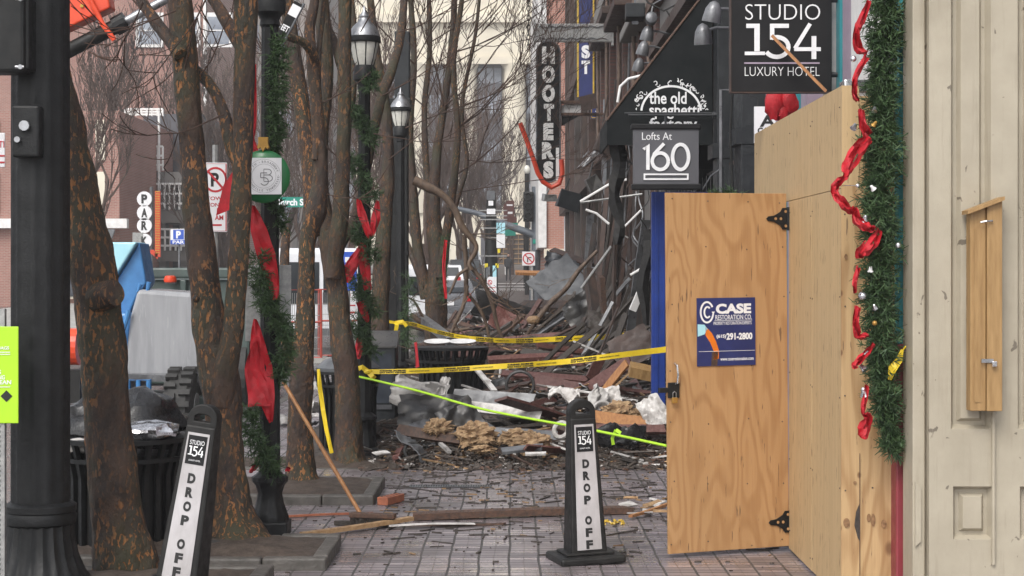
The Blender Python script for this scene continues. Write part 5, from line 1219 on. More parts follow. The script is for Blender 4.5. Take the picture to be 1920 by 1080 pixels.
for i in range(26): m.bx(21/s,29/s,-.07,-.052,(50-4.6*i)/s,(50-4.6*i+1.4)/s)
m.build('tube_rows', 'gold_paint', t); MB().bx(-22/s,-2/s,-.06,.0,-48/s,-26/s).build('blank_panel', 'galv', t); MB().tube([(12/s,.1,-100/s),(12/s,.1,60/s)], .07, 6).build('post', 'grey_metal', t)
Y = 66; s = F/Y; b = P(335, 443, Y); t = thing('blue_sign', 'small blue and white parking notice seen between the leaning tree and the forked tree', 'sign', b)
MB().bx(-15/s,15/s,-.03,.03,-15/s,13/s).build('panel', 'sign_white', t); MB().bx(-10/s,10/s,-.035,-.031,-6/s,12/s).bx(-15/s,15/s,-.0351,-.031,-15/s,-7/s).build('blue_field', 'sign_blue', t); MB().text('P', 0, 3/s, 9/s, 14/s, -.037, .004, .05).text('PAR', 0, -11/s, 22/s, 6/s, -.037, .004, .03).build('lettering', 'sign_white', t)
MB().tube([(0,.1,-2.5),(0,.1,.3)], .04, 6).build('post', 'grey_metal', t)
# street name sign
Y = 58; s = F/Y; b = P(545, 379, Y); t = thing('street_name_sign', 'green street name sign between the ornament and the bent orange stem', 'sign', b)
MB().bx(-40/s,34/s,-.02,.02,-9.5/s,9.5/s).build('panel', 'sign_green', t); MB().text('Church St', -2/s, 0, 64/s, 13/s, -.021, .003, .04).build('lettering', 'sign_white', t); MB().tube([(36/s,.05,-6),(36/s,.05,.4)], .06, 8).build('post', 'galv', t)

# ---- vehicles
def car(loc, rz, paint, label, L=4.6, Wd=1.85, Hh=1.65, plate=True, suv=True):
    t = thing('parked_car', label, 'car', loc, rz); w = Wd/2
    prof = [(0,.35),(0,.62),(.05,.95),(.12,1.0),(.35 if suv else .7,Hh-.05),(.6 if suv else 1.2,Hh),(L*.52,Hh),(L*.7,1.02),(L*.95,.9),(L,.7),(L,.35)]
    m = MB(); vs = []; n = len(prof)
    for k, x in enumerate((-w,-w*.97,w*.97,w)):
        for (y, z) in prof: vs.append((x*(1-.16*max(0,(z-.95))/.7), y*1.0+(0 if abs(x) < w else 0), z))
    fs = [tuple(range(n)), tuple(reversed(range(3*n,4*n)))]
    for k in range(3):
        for i in range(n): fs.append((k*n+i, k*n+(i+1)%n, (k+1)*n+(i+1)%n, (k+1)*n+i))
    m.add(vs, fs); m.build('body', paint, t, bevel=.06)
    def quad(nm, pts, mm): m = MB(); m.add([Vector(p) for p in pts]+[Vector(p)+Vector((0,.02,0)) for p in pts], [(0,1,2,3),(7,6,5,4),(0,4,5,1),(1,5,6,2),(2,6,7,3),(3,7,4,0)]); m.build(nm, mm, t)
    yb0, yb1 = .12, (.35 if suv else .7); u = w*.78
    quad('rear_window', [(-u,yb0+.01,1.06),(u,yb0+.01,1.06),(u*.93,yb1-.05,Hh-.12),(-u*.93,yb1-.05,Hh-.12)], 'car_glass')
    for sgn in (-1, 1):
        xg = sgn*(w*.955); m = MB(); m.prismx([(.3 if suv else .9,1.06),(L*.62,1.06),(L*.5,Hh-.1),(.5 if suv else 1.25,Hh-.1)], xg-.02, xg+.02); 
        for v in m.v: v.x -= sgn*.16*w*max(0, v.z-.95)/.7*.93
        m.build('side_window', 'car_glass', t)
        MB().bx(sgn*w*.72-.12, sgn*w*.72+.12, -.02, .06, .75, 1.02).build('tail_light', 'tail_red', t, bevel=.02)
        for y in (.85, L-.9):
            m = MB(); m.T = Matrix.Translation((sgn*(w-.09),y,.33)) @ Matrix.Rotation(R(90),4,'Y'); m.lathe([(.2,-.11),(.33,-.1),(.33,.1),(.2,.11)], 20); wh = m.build('wheel', 'rubber', t)
            m = MB(); m.T = Matrix.Translation((sgn*(w+.005),y,.33)) @ Matrix.Rotation(R(90),4,'Y'); m.lathe([(.2,-.02),(.2,.02)], 16); m.build('rim', 'galv', wh)
    MB().bx(-w*.95,w*.95,-.06,.02,.35,.6).build('bumper', 'car_grey' if paint != 'car_black' else 'dark_paint', t, bevel=.03)
    if plate: MB().bx(-.2,.2,-.075,-.063,.62,.76).build('plate', 'sign_white', t)
    return t
def on(px, Y): return ((px-960)*Y/F, Y, gz(Y)-.12)
car(on(878, 160), R(2), 'car_white', 'white tall car farthest up the street left of the person', 5.2, 2.4, 2.2)
car(on(834, 88), R(2), 'car_white', 'white hatchback behind the black car and broken branch', 4.4, 1.85, 1.6)
car(on(873, 95), R(3), 'car_black', 'black sport utility car with red tail lights beyond the broken branch', 4.7, 1.95, 1.8)
car(on(840, 60), R(4), 'car_grey', 'grey dented car nearest the rubble behind the broken branch', 4.5, 1.85, 1.45, True, False)
def van(loc, rz, label, Wd, Hh, L):
    t = thing('van', label, 'van', loc, rz); w = Wd/2
    m = MB(); m.prismx([(0,.4),(0,Hh-.1),(.1,Hh),(L*.72,Hh),(L*.84,1.35),(L*.98,1.1),(L,.8),(L,.4)], -w, w); m.build('body', 'car_white', t, bevel=.06)
    MB().bx(-w*.8,-.05,-.015,-.002,1.2,Hh-.35).build('rear_window', 'car_glass', t); MB().bx(.05,w*.8,-.015,-.002,1.2,Hh-.35).build('rear_window', 'car_glass', t)
    for sgn in (-1,1):
        MB().bx(sgn*w*.9-.06,sgn*w*.9+.06,-.03,.01,.9,1.4).build('tail_light', 'tail_red', t)
        for y in (.9, L-1):
            m = MB(); m.T = Matrix.Translation((sgn*(w-.1),y,.35)) @ Matrix.Rotation(R(90),4,'Y'); m.lathe([(.2,-.11),(.35,-.1),(.35,.1),(.2,.11)], 18); m.build('wheel', 'rubber', t)
    MB().bx(-w,w,-.08,.0,.4,.6).build('bumper', 'grey_metal', t)
    return t
van((-3.05, 52, gz(52)-.12), R(2), 'white van parked behind the square black pole', 2.0, 2.1, 5.2)
van((-4.75, 44.5, -.12), R(3), 'tall white delivery van behind the bent orange stem', 2.2, 2.6, 6)
van((-7.6, 64, gz(64)-.12), R(3), 'white van farther off behind the no parking notice', 2.1, 2.5, 5.5)
# ---- construction fence panels
for i, (px, Y) in enumerate(((560, 40), (640, 41))):
    s = F/Y; b = P(px, 600, Y); t = thing('fence_panel', ['white mesh fence panel with red edging left of the upright two-stem tree','white mesh fence panel with red edging right of the upright two-stem tree'][i], 'fence', (b.x, Y, -.13))
    m = MB(); w = 42/s; [m.tube([(-w+2*w*k/22,0,.1),(-w+2*w*k/22,0,1.55)], .007, 4) for k in range(23)]; [m.tube([(-w,0,z),(w,0,z)], .007, 4) for z in (.3,.55,.8,1.05,1.3)]; m.build('mesh', 'galv', t)
    MB().tube([(-w,0,0),(-w,0,1.62),(w,0,1.62),(w,0,0)], .03, 6).tube([(-w,0,.1),(w,0,.1)], .025, 6).tube([(-w,-.02,.9),(w,-.02,.9)], .025, 6).build('frame', 'rope_red', t)
    MB().bx(-w-.2,-w+.2,-.3,.3,0,.1).build('foot', 'concrete', t); MB().bx(w-.2,w+.2,-.3,.3,0,.1).build('foot', 'concrete', t)
Y = 95; s = F/Y; b = P(942, 556, Y); t = thing('barrier', 'white mesh barrier across the street end of the rubble', 'barrier', (b.x, Y, gz(Y)))
m = MB(); zt = CH-(546-HOR)/s-gz(Y); w = 62/s; m.bx(-w,w,-.03,.03,zt-.14,zt); m.build('top_rail', 'white_paint', t); m = MB(); [m.tube([(-w+2*w*k/40,0,.05),(-w+2*w*k/40,0,zt-.14)], .012, 4) for k in range(41)]; [m.tube([(-w,0,z),(w,0,z)], .012, 4) for z in (.1,.25,.4)]; m.build('mesh', 'white_paint', t)
for px, lb in ((922,'white parking notice with red marks low beside the broken branch'),(656,'white towing notice with red marks left of the garlanded lamp post')):
    Y, y, w, h = (60, 536, 18, 34) if px == 922 else (31, 566, 26, 66); s = F/Y; b = P(px, y, Y); t = thing('notice_sign', lb, 'sign', b)
    p = MB().bx(-w/2/s,w/2/s,-.01,.01,-h/2/s,h/2/s).build('plate', 'sign_white', t); m = MB(); m.arc(-.18*w/s,h*.2/s,w*.2/s,w*.2/s,0,360,w*.08/s,-.011,.003,16); m.stroke([(-.33*w/s,h*.32/s),(-.03*w/s,h*.08/s)],w*.07/s,-.015,.003); m.stroke([(-.4*w/s,-h*.1/s),(.4*w/s,-h*.1/s)],h*.04/s,-.011,.003); m.stroke([(-.4*w/s,-h*.3/s),(.4*w/s,-h*.3/s)],h*.05/s,-.011,.003); m.build('red_marks', 'sign_red', p)
    MB().tube([(0,.03,-b.z+gz(Y)),(0,.03,.1)], .03, 6).build('post', 'galv', t)
Y = 30.5; s = F/Y; b = P(653, 510, Y); t = thing('blue_notice', 'blue street notice left of the garlanded lamp post', 'sign', b); MB().bx(-9/s,16/s,-.01,.01,-35/s,38/s).build('plate', 'sign_blue', t); MB().bx(-6/s,10/s,-.014,-.0105,18/s,28/s).bx(-6/s,10/s,-.0141,-.0105,2/s,6/s).build('white_bars', 'sign_white', t); MB().tube([(0,.03,-b.z),(0,.03,.1)], .03, 6).build('post', 'galv', t)
# ---- traffic signals at the far crossing
Y = 78; s = F/Y; b = P(1005, 560, Y); zg = gz(Y); t = thing('traffic_signal', 'grey signal pole with a long sloping mast arm at the far crossing', 'traffic signal', (b.x, Y, zg))
def TZ(py): return CH-(py-HOR)/s-zg
MB().lathe([(.3,0),(.3,.5),(.2,.6),(.19,TZ(350))], 16).build('pole', 'pole_grey', t, smooth=True)
MB().tube([(-.1,0,TZ(440)),(-60/s,0,TZ(420)),(-110/s,0,TZ(400)),(-152/s,0,TZ(390))], [.17,.15,.12,.1], 12).build('mast_arm', 'pole_grey', t, smooth=True)
h = MB().bx(-24/s,-5/s,-.35,-.05,TZ(416),TZ(360)).build('signal_head', 'signal_black', t, bevel=.03)
for y in (370, 388, 406):
    m = MB(); m.T = Matrix.Translation((-15/s,-.42,TZ(y))) @ Matrix.Rotation(R(80),4,'X'); m.lathe([(.16,-.1),(.16,.16),(.14,.16),(.14,-.1)], 14); m.build('visor', 'signal_black', h)
MB().bx(3/s,11/s,-.2,.05,TZ(420),TZ(368)).build('signal_head', 'signal_black', t, bevel=.03)
p = MB().bx(-26/s,-2/s,-.45,-.42,TZ(498),TZ(472)).build('no_turn_plate', 'sign_white', t); m = MB(); m.arc(-14/s, TZ(485), 10/s, 10/s, 0, 360, 2.2/s, -.455, .006, 24); m.stroke([(-21/s,TZ(478)),(-7/s,TZ(492))], 2/s, -.462, .006); m.build('red_ring', 'sign_red', p); m = MB(); m.stroke([(-16/s,TZ(492)),(-16/s,TZ(483)),(-9/s,TZ(483))], 2.2/s, -.4555, .005); m.build('black_arrow', 'letter_black', p)
MB().bx(-10/s,-6/s,-.42,-.3,0,TZ(470)).build('plate_post', 'galv', t)
for x, y in ((-3,453),(15,455)): MB().bx((x-3)/s,(x+6)/s,-.25,-.2,TZ(y+4),TZ(y-4)).build('green_plate', 'sign_green', t)
Y = 84; s = F/Y; b = P(1028, 560, Y); zg = gz(Y); t = thing('signal_post', 'dark post with signal heads right of the grey signal pole', 'traffic signal', (b.x, Y, zg))
MB().tube([(0,0,0),(0,0,CH-(385-HOR)/s-zg)], .12, 10).build('post', 'signal_black', t); MB().bx(-9/s,9/s,-.2,.2,CH-(490-HOR)/s-zg,CH-(435-HOR)/s-zg).build('signal_head', 'signal_black', t, bevel=.03); MB().bx(-7/s,7/s,-.2,.2,CH-(432-HOR)/s-zg,CH-(380-HOR)/s-zg).build('signal_head', 'signal_black', t, bevel=.03)
Y = 70; s = F/Y; b = P(921, 560, Y); zg = gz(Y); t = thing('sign_post', 'dark utility pole crowded with small signs right of the parked cars', 'pole', (b.x, Y, zg))
def UZ(py): return CH-(py-HOR)/s-zg
MB().lathe([(.27,0),(.24,UZ(440)),(.17,UZ(362))], 14).build('shaft', 'signal_black', t, smooth=True); MB().bx(-8/s,7/s,-.2,.2,UZ(375),UZ(358)).build('cap_box', 'grey_metal', t)
for x0, x1, y0, y1, mm in ((-5,4,377,386,'sign_white'),(10,26,440,465,'sign_white'),(10,26,418,438,'light_blue'),(-10,-2,500,520,'grey_metal'),(3,10,498,522,'light_blue'),(-12,-6,494,502,'yellow_plain'),(8,14,494,502,'yellow_plain'),(12,17,467,474,'yellow_plain'),(-8,8,392,402,'sign_white')): MB().bx(x0/s,x1/s,-.33,-.28,UZ(y1),UZ(y0)).build('plate', mm, t)
for y in (395,405,412,428,446,480): MB().bx(-22/s,30/s,-.31,-.29,UZ(y+1),UZ(y-1)).build('crossarm', 'galv', t)
Y = 100; s = F/Y; b = P(952, 400, Y); t = thing('brown_sign', 'dark red shaped wayfinding sign above the sloping mast arm', 'sign', b); MB().prism([(-8/s,16/s),(0,24/s),(12/s,24/s),(12/s,-6/s),(17/s,-8/s),(17/s,-20/s),(-8/s,-20/s)], -.03, .03).build('panel', 'sign_brown', t); MB().bx(-2/s,9/s,-.034,-.031,14/s,17/s).bx(0/s,9/s,-.034,-.031,-1/s,3/s).build('white_marks', 'sign_white', t); MB().tube([(4/s,.1,10/s),(34/s,.1,10/s),(34/s,.1,-4)], .06, 6).build('post', 'signal_black', t)
Y = 99; s = F/Y; b = P(957, 434, Y); t = thing('green_sign', 'green street sign behind the sloping mast arm', 'sign', b); MB().bx(-12/s,10/s,-.02,.02,-8/s,12/s).build('panel', 'sign_green', t); MB().bx(2/s,14/s,-.03,.0,8/s,16/s).build('lens', 'sign_green', t); MB().tube([(0,.1,0),(26/s,.1,0),(26/s,.1,-3.5)], .05, 6).build('post', 'signal_black', t)
Y = 140; s = F/Y; b = P(968, 466, Y); t = thing('arrow_board', 'brown lattice sign trailer behind the person', 'trailer', b)
MB().bx(-38/s,32/s,.05,.12,-30/s,26/s).build('panel', 'plank_char', t); m = MB()
for i in range(7): m.tube([(-38/s,0,(-28+i*9)/s),(32/s,0,(-28+i*9)/s)], .045, 5)
for i in range(6): m.tube([((-38+i*14)/s,0,-30/s),((-38+i*14)/s,0,26/s)], .035, 5)
m.build('lattice', 'plank_tan', t); MB().tube([(-20/s,.1,-60/s),(-20/s,.1,-30/s)], .06, 6).tube([(15/s,.1,-60/s),(15/s,.1,-30/s)], .06, 6).build('leg', 'white_paint', t)
Y = 72; s = F/Y; b = P(1066, 445, Y); t = thing('orange_sign', 'orange diamond roadworks sign on a white board at the brick building', 'sign', (b.x, 69.4, b.z)); MB().bx(-12/s,14/s,.02,.05,-48/s,42/s).build('board', 'sign_white', t); MB().prism([(-10/s,0),(0,-15/s),(12/s,-2/s),(2/s,12/s)], -.01, .015).build('diamond', 'sign_orange', t)
b = P(988, 318, 88); s = F/88; lp = thing('lamp_post', 'distant lamp post with a small white globe below the tall dark sign', 'lamp post', (b.x, 88, gz(88))); zz = b.z-gz(88); MB().tube([(0,0,0),(0,0,zz-.2)], .11, 8).build('shaft', 'black_iron', lp); MB().sphere((0,0,zz), .16, 12, (1,1,1.4)).build('globe', 'glass_lamp', lp, smooth=True)
# person
Y = 118; b = P(953, 530, Y); zg = gz(Y)+.01; t = thing('person', 'person in dark coat and trousers standing alone on the far pavement', 'person', (b.x, Y, zg))
V = [(0,0,.95),(0,0,1.15),(0,.0,1.38),(0,0,1.5),(0,-.01,1.62),(0,-.01,1.74),(-.1,0,.9),(-.11,.02,.5),(-.12,.05,.09),(-.12,-.09,.04),(.1,0,.9),(.12,-.03,.5),(.11,-.02,.09),(.12,-.15,.04),(-.2,0,1.4),(-.25,.04,1.13),(-.2,-.14,.98),(.2,0,1.4),(.26,.04,1.13),(.22,-.12,.95),(-.16,-.2,.95),(.2,-.18,.9)]
E = [(0,1),(1,2),(2,3),(3,4),(4,5),(0,6),(6,7),(7,8),(8,9),(0,10),(10,11),(11,12),(12,13),(2,14),(14,15),(15,16),(2,17),(17,18),(18,19),(16,20),(19,21)]
RR = [.17,.19,.2,.075,.1,.1,.11,.085,.06,.045,.11,.085,.06,.045,.085,.065,.05,.085,.065,.05,.035,.035]
me = bpy.data.meshes.new('body'); me.from_pydata(V, E, []); o = bpy.data.objects.new('body', me); COL.objects.link(o); md = o.modifiers.new('skin', 'SKIN'); md.use_smooth_shade = True
for i, r_ in enumerate(RR): me.skin_vertices[0].data[i].radius = (r_, r_*.8)
me.skin_vertices[0].data[0].use_root = True; o.modifiers.new('sub', 'SUBSURF').levels = 1; me.materials.append(M['cloth_dark']); o.parent = t
MB().sphere((0,-.02,1.69), .105, 14, (.85,.95,1.15)).build('head', 'skin', t, smooth=True); MB().sphere((0,.01,1.73), .11, 12, (.9,.95,1.0)).build('hair', 'letter_black', t, smooth=True)

# ---- street machines behind the trees on the left
Y = 21; s = F/Y; b = P(300, 640, Y); t = thing('work_lift', 'blue boom lift with a rain-wet grey engine cover behind the leaning tree', 'work lift', (b.x, Y, -.12))
def LZ(py): return CH-(py-HOR)/s+.12
def LX(px): return (px-300)/s
m = MB(); m.prism([(LX(250),LZ(702)),(LX(395),LZ(702)),(LX(395),LZ(560)),(LX(372),LZ(548)),(LX(276),LZ(541)),(LX(262),LZ(592))], -.55, .5); m.build('engine_cover', 'hood_grey', t, bevel=.05, seg=3)
m = MB(); m.prism([(LX(248),LZ(708)),(LX(400),LZ(712)),(LX(400),LZ(700)),(LX(250),LZ(696))], -.58, .55); m.build('cover_skirt', 'panel_grey', t)
m = MB(); m.prism([(LX(208),LZ(455)),(LX(268),LZ(455)),(LX(246),LZ(490)),(LX(222),LZ(528)),(LX(196),LZ(520))], -.35, .2); m.build('boom_head', 'light_blue', t, bevel=.02)
m = MB(); m.prism([(LX(270),LZ(455)),(LX(282),LZ(530)),(LX(262),LZ(560)),(LX(228),LZ(640)),(LX(205),LZ(640)),(LX(224),LZ(530))], -.25, .3); m.build('boom_arm', 'blue_paint', t, bevel=.02)
MB().bx(LX(205),LX(262),-.5,.45,LZ(730),LZ(585)).build('turret', 'blue_paint', t, bevel=.03)
MB().tube([(LX(262),-.6,LZ(580)),(LX(250),-.6,LZ(620)),(LX(240),-.6,LZ(650))], .03, 8).tube([(LX(280),-.5,LZ(532)),(LX(276),-.5,LZ(545)),(LX(292),-.5,LZ(548)),(LX(296),-.5,LZ(528))], .03, 8).build('hose', 'blue_paint', t)
MB().tube([(LX(262),-.65,0),(LX(262),-.65,LZ(706)),(LX(300),-.65,LZ(706)),(LX(300),-.65,0)], .032, 8).tube([(LX(281),-.65,0.1),(LX(281),-.65,LZ(706))], .028, 8).tube([(LX(262),-.65,LZ(706)),(LX(248),-.65,LZ(735))], .03, 8).build('ladder_frame', 'blue_paint', t)
MB().bx(LX(190),LX(420),-.5,.5,.35,.62).build('chassis', 'truck_green', t, bevel=.03)
for px in (200, 362):
    m = MB(); m.T = Matrix.Translation((LX(px),-.62,.46)) @ Matrix.Rotation(R(90),4,'Y'); prof = [(.2,-.15),(.42,-.15),(.46,-.1),(.46,.1),(.42,.15),(.2,.15)]; m.lathe(prof, 26); wh = m.build('wheel', 'rubber', t)
    k = MB()
    for i in range(22):
        a = i*2*math.pi/22; q_ = MB(); k.T = Matrix.Translation((LX(px),-.62,.46)) @ Matrix.Rotation(a, 4, 'X'); k.prism([(-.15,.44),(-.02,.44),(-.02,.5),(-.15,.5)], -.035, .03); k.prism([(.02,.44),(.15,.44),(.15,.5),(.02,.5)], .01, .07)
    k.build('tread', 'rubber', wh); m = MB(); m.T = Matrix.Translation((LX(px),-.62,.46)) @ Matrix.Rotation(R(90),4,'Y'); m.lathe([(.2,-.16),(.2,.16)], 16); m.build('rim', 'galv', wh)
Y = 19.5; s = F/Y; b = P(139, 650, Y); t = thing('hose_reel', 'orange hose reel glimpsed left of the leaning tree', 'reel', b)
m = MB(); m.T = Matrix.Rotation(R(90),4,'Y'); m.lathe([(.05,-.06),(.2,-.06),(.2,.06),(.05,.06)], 20); m.build('drum', 'orange_paint', t); MB().bx(-.1,.1,-.15,.15,-.8,-.25).build('stand', 'black_plastic', t)
# truck behind it
Y = 27; s = F/Y; b = P(330, 600, Y); t = thing('dump_truck', 'dark green dump truck bed with an orange beacon behind the boom lift', 'truck', (b.x, Y, -.12)); zo = .12
def KZ(py): return CH-(py-HOR)/s+zo
def KX(px): return (px-330)/s
MB().bx(KX(190),KX(468),0,5,KZ(720),KZ(525)).build('bed', 'truck_green', t, bevel=.04); MB().bx(KX(185),KX(474),-.12,.3,KZ(522),KZ(502)).build('top_rail', 'truck_green', t, bevel=.03)
for px in (255, 345, 435): MB().bx(KX(px-6),KX(px+6),-.1,-.003,KZ(720),KZ(524)).build('rib', 'truck_green', t, bevel=.02)
k = MB().bx(KX(314),KX(334),-.22,-.13,KZ(532),KZ(529)).build('beacon_base', 'grey_metal', t); MB().lathe([(.09,0),(.1,.03),(.08,.09),(.05,.1)], 16, (KX(324),-.2,KZ(529))).build('beacon', 'orange_paint', t, smooth=True)
MB().bx(KX(190),KX(468),.2,4.8,.5,KZ(725)).build('chassis', 'dark_paint', t)
for px in (235, 440):
    m = MB(); m.T = Matrix.Translation((KX(px),.3,.5)) @ Matrix.Rotation(R(90),4,'Y'); m.lathe([(.25,-.2),(.5,-.18),(.5,.18),(.25,.2)], 22); m.build('wheel', 'rubber', t)
# orange boom overhead
Y = 20; s = F/Y; b = P(180, 40, Y); t = thing('crane_boom', 'orange boom with a chrome hydraulic ram at the top left', 'boom', (b.x, Y, b.z))
def OB(px, py): return ((px-180)/s, (40-py)/s)
m = MB(); m.prism([OB(60,-60),OB(150,-60),OB(205,-20),OB(212,18),OB(134,55),OB(60,90)], -.15, .15); m.build('boom_section', 'orange_paint', t, bevel=.02)
a = Vector((OB(60,130)[0],0,OB(60,130)[1])); e = Vector((OB(232,42)[0],0,OB(232,42)[1])); g = Vector((OB(420,-60)[0],0,OB(420,-60)[1]))
MB().tube([a,e], .085, 14).build('ram_barrel', 'black_plastic', t, smooth=True); MB().tube([e,g], .05, 12).build('ram_rod', 'steel', t, smooth=True); MB().tube([e+Vector((-.1,0,-.05)),e+Vector((.03,0,.02))], .11, 14).build('ram_gland', 'black_iron', t)
k = Vector((OB(170,-10)[0],-.2,OB(170,-10)[1])); MB().tube([k,Vector((OB(200,50)[0],-.2,OB(200,50)[1])),Vector((OB(222,80)[0],-.2,OB(222,80)[1]))], .03, 8).build('lever', 'orange_paint', t)
m = MB(); [m.tube([(OB(x,y)[0],-.17,OB(x,y)[1]),(OB(x,y)[0],-.14,OB(x,y)[1])], .02, 8) for x, y in ((160,15),(190,-5))]; m.build('bolt_row', 'gold_paint', t)
# small banner in the branches
Y = 14.5; b = P(538, 48, Y); s = F/Y; t = thing('pole_banner', 'small black and white pole banner slanting between the branches', 'banner', b); t.rotation_euler = (0, R(28), 0)
MB().bx(-9/s,9/s,-.01,.01,-42/s,48/s).build('cloth', 'sign_dark', t); MB().bx(-9/s,9/s,-.014,-.0105,20/s,42/s).build('white_band', 'sign_white', t); MB().text('EET', 0, -6/s, 14/s, 12/s, -.011, .003, .03).build('lettering', 'sign_white', t); MB().tube([(9/s,0,-45/s),(9/s,0,52/s)], .012, 6).build('rod', 'grey_metal', t)
# red bollard glimpsed by the forked tree
b = loc_of(384, 14.6); s = F/14.6; t = thing('hydrant', 'red hydrant glimpsed left of the forked tree base', 'hydrant', b); MB().lathe([(.1,0),(.1,.06),(.07,.08),(.07,.4),(.09,.42),(.09,.46),(.06,.52),(.02,.55)], 18).build('barrel', 'sign_red', t, smooth=True); MB().tube([(-.12,0,.33),(.12,0,.33)], .04, 10).build('outlet', 'sign_red', t)
m = MB(); m.T = Matrix.Rotation(R(12),4,'X'); m.lathe([(.05,-.03),(.1,-.03),(.11,0),(.1,.03),(.05,.03)], 20); tag(m.build('rubber_foot', 'rubber', None, P(392, 1030, 11.9), smooth=True), 'black rubber disc lying on the earth bed beside the tilted delineator', 'rubber disc')

# ---- bare trees beyond
def bare_tree(label, loc, H, seed, mm='twig_far', stems=3, depth=5):
    random.seed(seed); t = thing('bare_tree', label, 'tree', loc, group='bare trees along the far street'); m = MB()
    m.tube([(0,0,-.1),(0,0,H*.12),(.03*H*.2,0,H*.22)], [H*.02,H*.016,H*.014], 8); m.build('trunk', 'twig', t); m = MB()
    for i in range(stems):
        a = i*2*math.pi/stems+rnd(0,1); grow(m, Vector((0,0,H*(.1+.04*i))), Vector((math.cos(a)*.45, math.sin(a)*.45, 1)), H*.36, H*.011, depth, 4, .12, .6, (2,4), H*.0011)
    m.build('crown', mm, t); return t
tr = bare_tree('leafless twiggy tree in front of the right-hand dark window bay of the cream building', on(925, 120), 8.5, 3, 'twig_far', 4)
for i, (px, Y, H, lb) in enumerate(((960,140,9.5,'leafless tree close to the left edge of the tall dark sign'),(862,110,11,'leafless tree behind the white cars up the street'),(800,95,12,'leafless tree behind the many-stemmed tree'),(885,150,15,'tall leafless tree before the cream columns'),(740,120,14,'leafless tree behind the square black pole'))):
    dup(tr, on(px, Y), i*1.3+.6, lb, None, H/8.5)
tr2 = bare_tree('leafless street tree before the grey building right of the no parking notice', on(500, 75), 9.5, 11, 'twig_far', 4)
for i, (px, Y, H, lb) in enumerate(((372,80,9,'leafless tree before the parking deck'),(165,66,9.5,'leafless tree before the narrow brick building'),(420,90,14,'leafless tree between the two stems of the forked tree'),(570,85,13,'leafless tree behind the bent orange stem'),(655,70,11,'leafless tree behind the upright two-stem tree'),(225,90,15,'taller leafless tree before the red brick building'))):
    dup(tr2, on(px, Y), i*1.7+.4, lb, None, H/9.5)
# ================================================================ RUBBLE
random.seed(21)
def sst(a, b, x): t = min(1, max(0, (x-a)/(b-a))); return t*t*(3-2*t)
def hill(x, y):
    h = .40*sst(17.5, 20.6, y)+.55*sst(20.5, 38, y)-.75*sst(39, 47, y)
    h *= (.62+.38*sst(-1.3, .4, x))*(1-sst(-1.5, -2.5, x)) if x > -2.5 else 0
    h *= 1+.25*sst(1.2, 2.1, x)*sst(20, 26, y)
    return max(0, h)
def hn(x, y): return hill(x, y)+min(1, hill(x, y)*4)*(.09*mnoise.noise(Vector((x*1.6,y*1.1,3)))+.05*mnoise.noise(Vector((x*5,y*4,7))))
m = MB(); nx, ny = 90, 260; vs = []
for j in range(ny+1):
    for i in range(nx+1):
        x = -2.6+6.4*i/nx; y = 17.3+29.5*j/ny; h = hn(x, y)
        vs.append((x, y, h+.03*mnoise.noise(Vector((x*14,y*12,1)))*min(1, h*6)-.006))
m.add(vs, [(j*(nx+1)+i, j*(nx+1)+i+1, (j+1)*(nx+1)+i+1, (j+1)*(nx+1)+i) for j in range(ny) for i in range(nx)])
tag(m.build('rubble_bed', 'rubble', None), 'brown mulchy bed of pulverised building rubble across the sidewalk', 'rubble', kind='stuff')
def pick():
    while True:
        y = 17.7+rnd(0,1)**1.25*26; x = rnd(-1.45, 2.1)
        if y < 18.4 and random.random() < .3: continue
        return x, y
for nm, mm, n, smin, smax, lb in (('dark_fragments','chips',8500,.015,.07,'countless dark crumbs and slivers over the rubble'),('pale_fragments','panel_white',700,.015,.06,'countless small pale scraps over the rubble'),('wood_fragments','plank_brown',2600,.015,.06,'countless small brown wood slivers over the rubble'),('tan_fragments','plank_tan',420,.015,.06,'countless small tan wood chips over the rubble')):
    m = MB()
    for i in range(n):
        x, y = pick(); 
        if random.random() < .3: y = rnd(17.3, 21)
        z = hn(x, y); sz = rnd(smin, smax)*(1 if y < 26 else 1.3); m.box((x, y, z+sz*.15), (sz*rnd(.6,3.2), sz*rnd(.4,1.1), sz*rnd(.1,.4)), (rnd(-.5,.5), rnd(-.6,.6), rnd(0,3.14)))
    tag(m.build(nm, mm, None), lb, 'rubble', kind='stuff')
def sheet_piece(name, label, c, w, d, m, rot, crump=.08, group=None, th=.012, seed=0):
    mb = MB(); N = 14; vs = []; E3 = Euler(rot).to_matrix()
    for k in (0, 1):
        for j in range(N+1):
            for i in range(N+1):
                u, v = i/N-.5, j/N-.5; ed = 1+.12*mnoise.noise(Vector((u*5+seed,v*5,k*0)))
                p = Vector((u*w*ed, v*d*ed, crump*max(w,d)*(mnoise.noise(Vector((u*2.4+seed,v*2.4,seed)))+.45*mnoise.noise(Vector((u*6,v*6,seed*2)))+.2*mnoise.noise(Vector((u*15,v*15,seed))))+(k-.5)*th)); vs.append(E3 @ p)
    o = (N+1)**2; fs = []
    for j in range(N):
        for i in range(N):
            a = j*(N+1)+i; fs.append((a,a+1,a+N+2,a+N+1)); fs.append((o+a,o+a+N+1,o+a+N+2,o+a+1))
    ring = [i for i in range(N)]+[(N+1)*j+N for j in range(N)]+[(N+1)*N+N-i for i in range(N)]+[(N+1)*(N-j) for j in range(N)]
    for k in range(len(ring)): a, b = ring[k], ring[(k+1) % len(ring)]; fs.append((b,a,o+a,o+b))
    mb.add(vs, fs); return tag(mb.build(name, m, None, c, smooth=True), label, name.replace('_',' '), group)
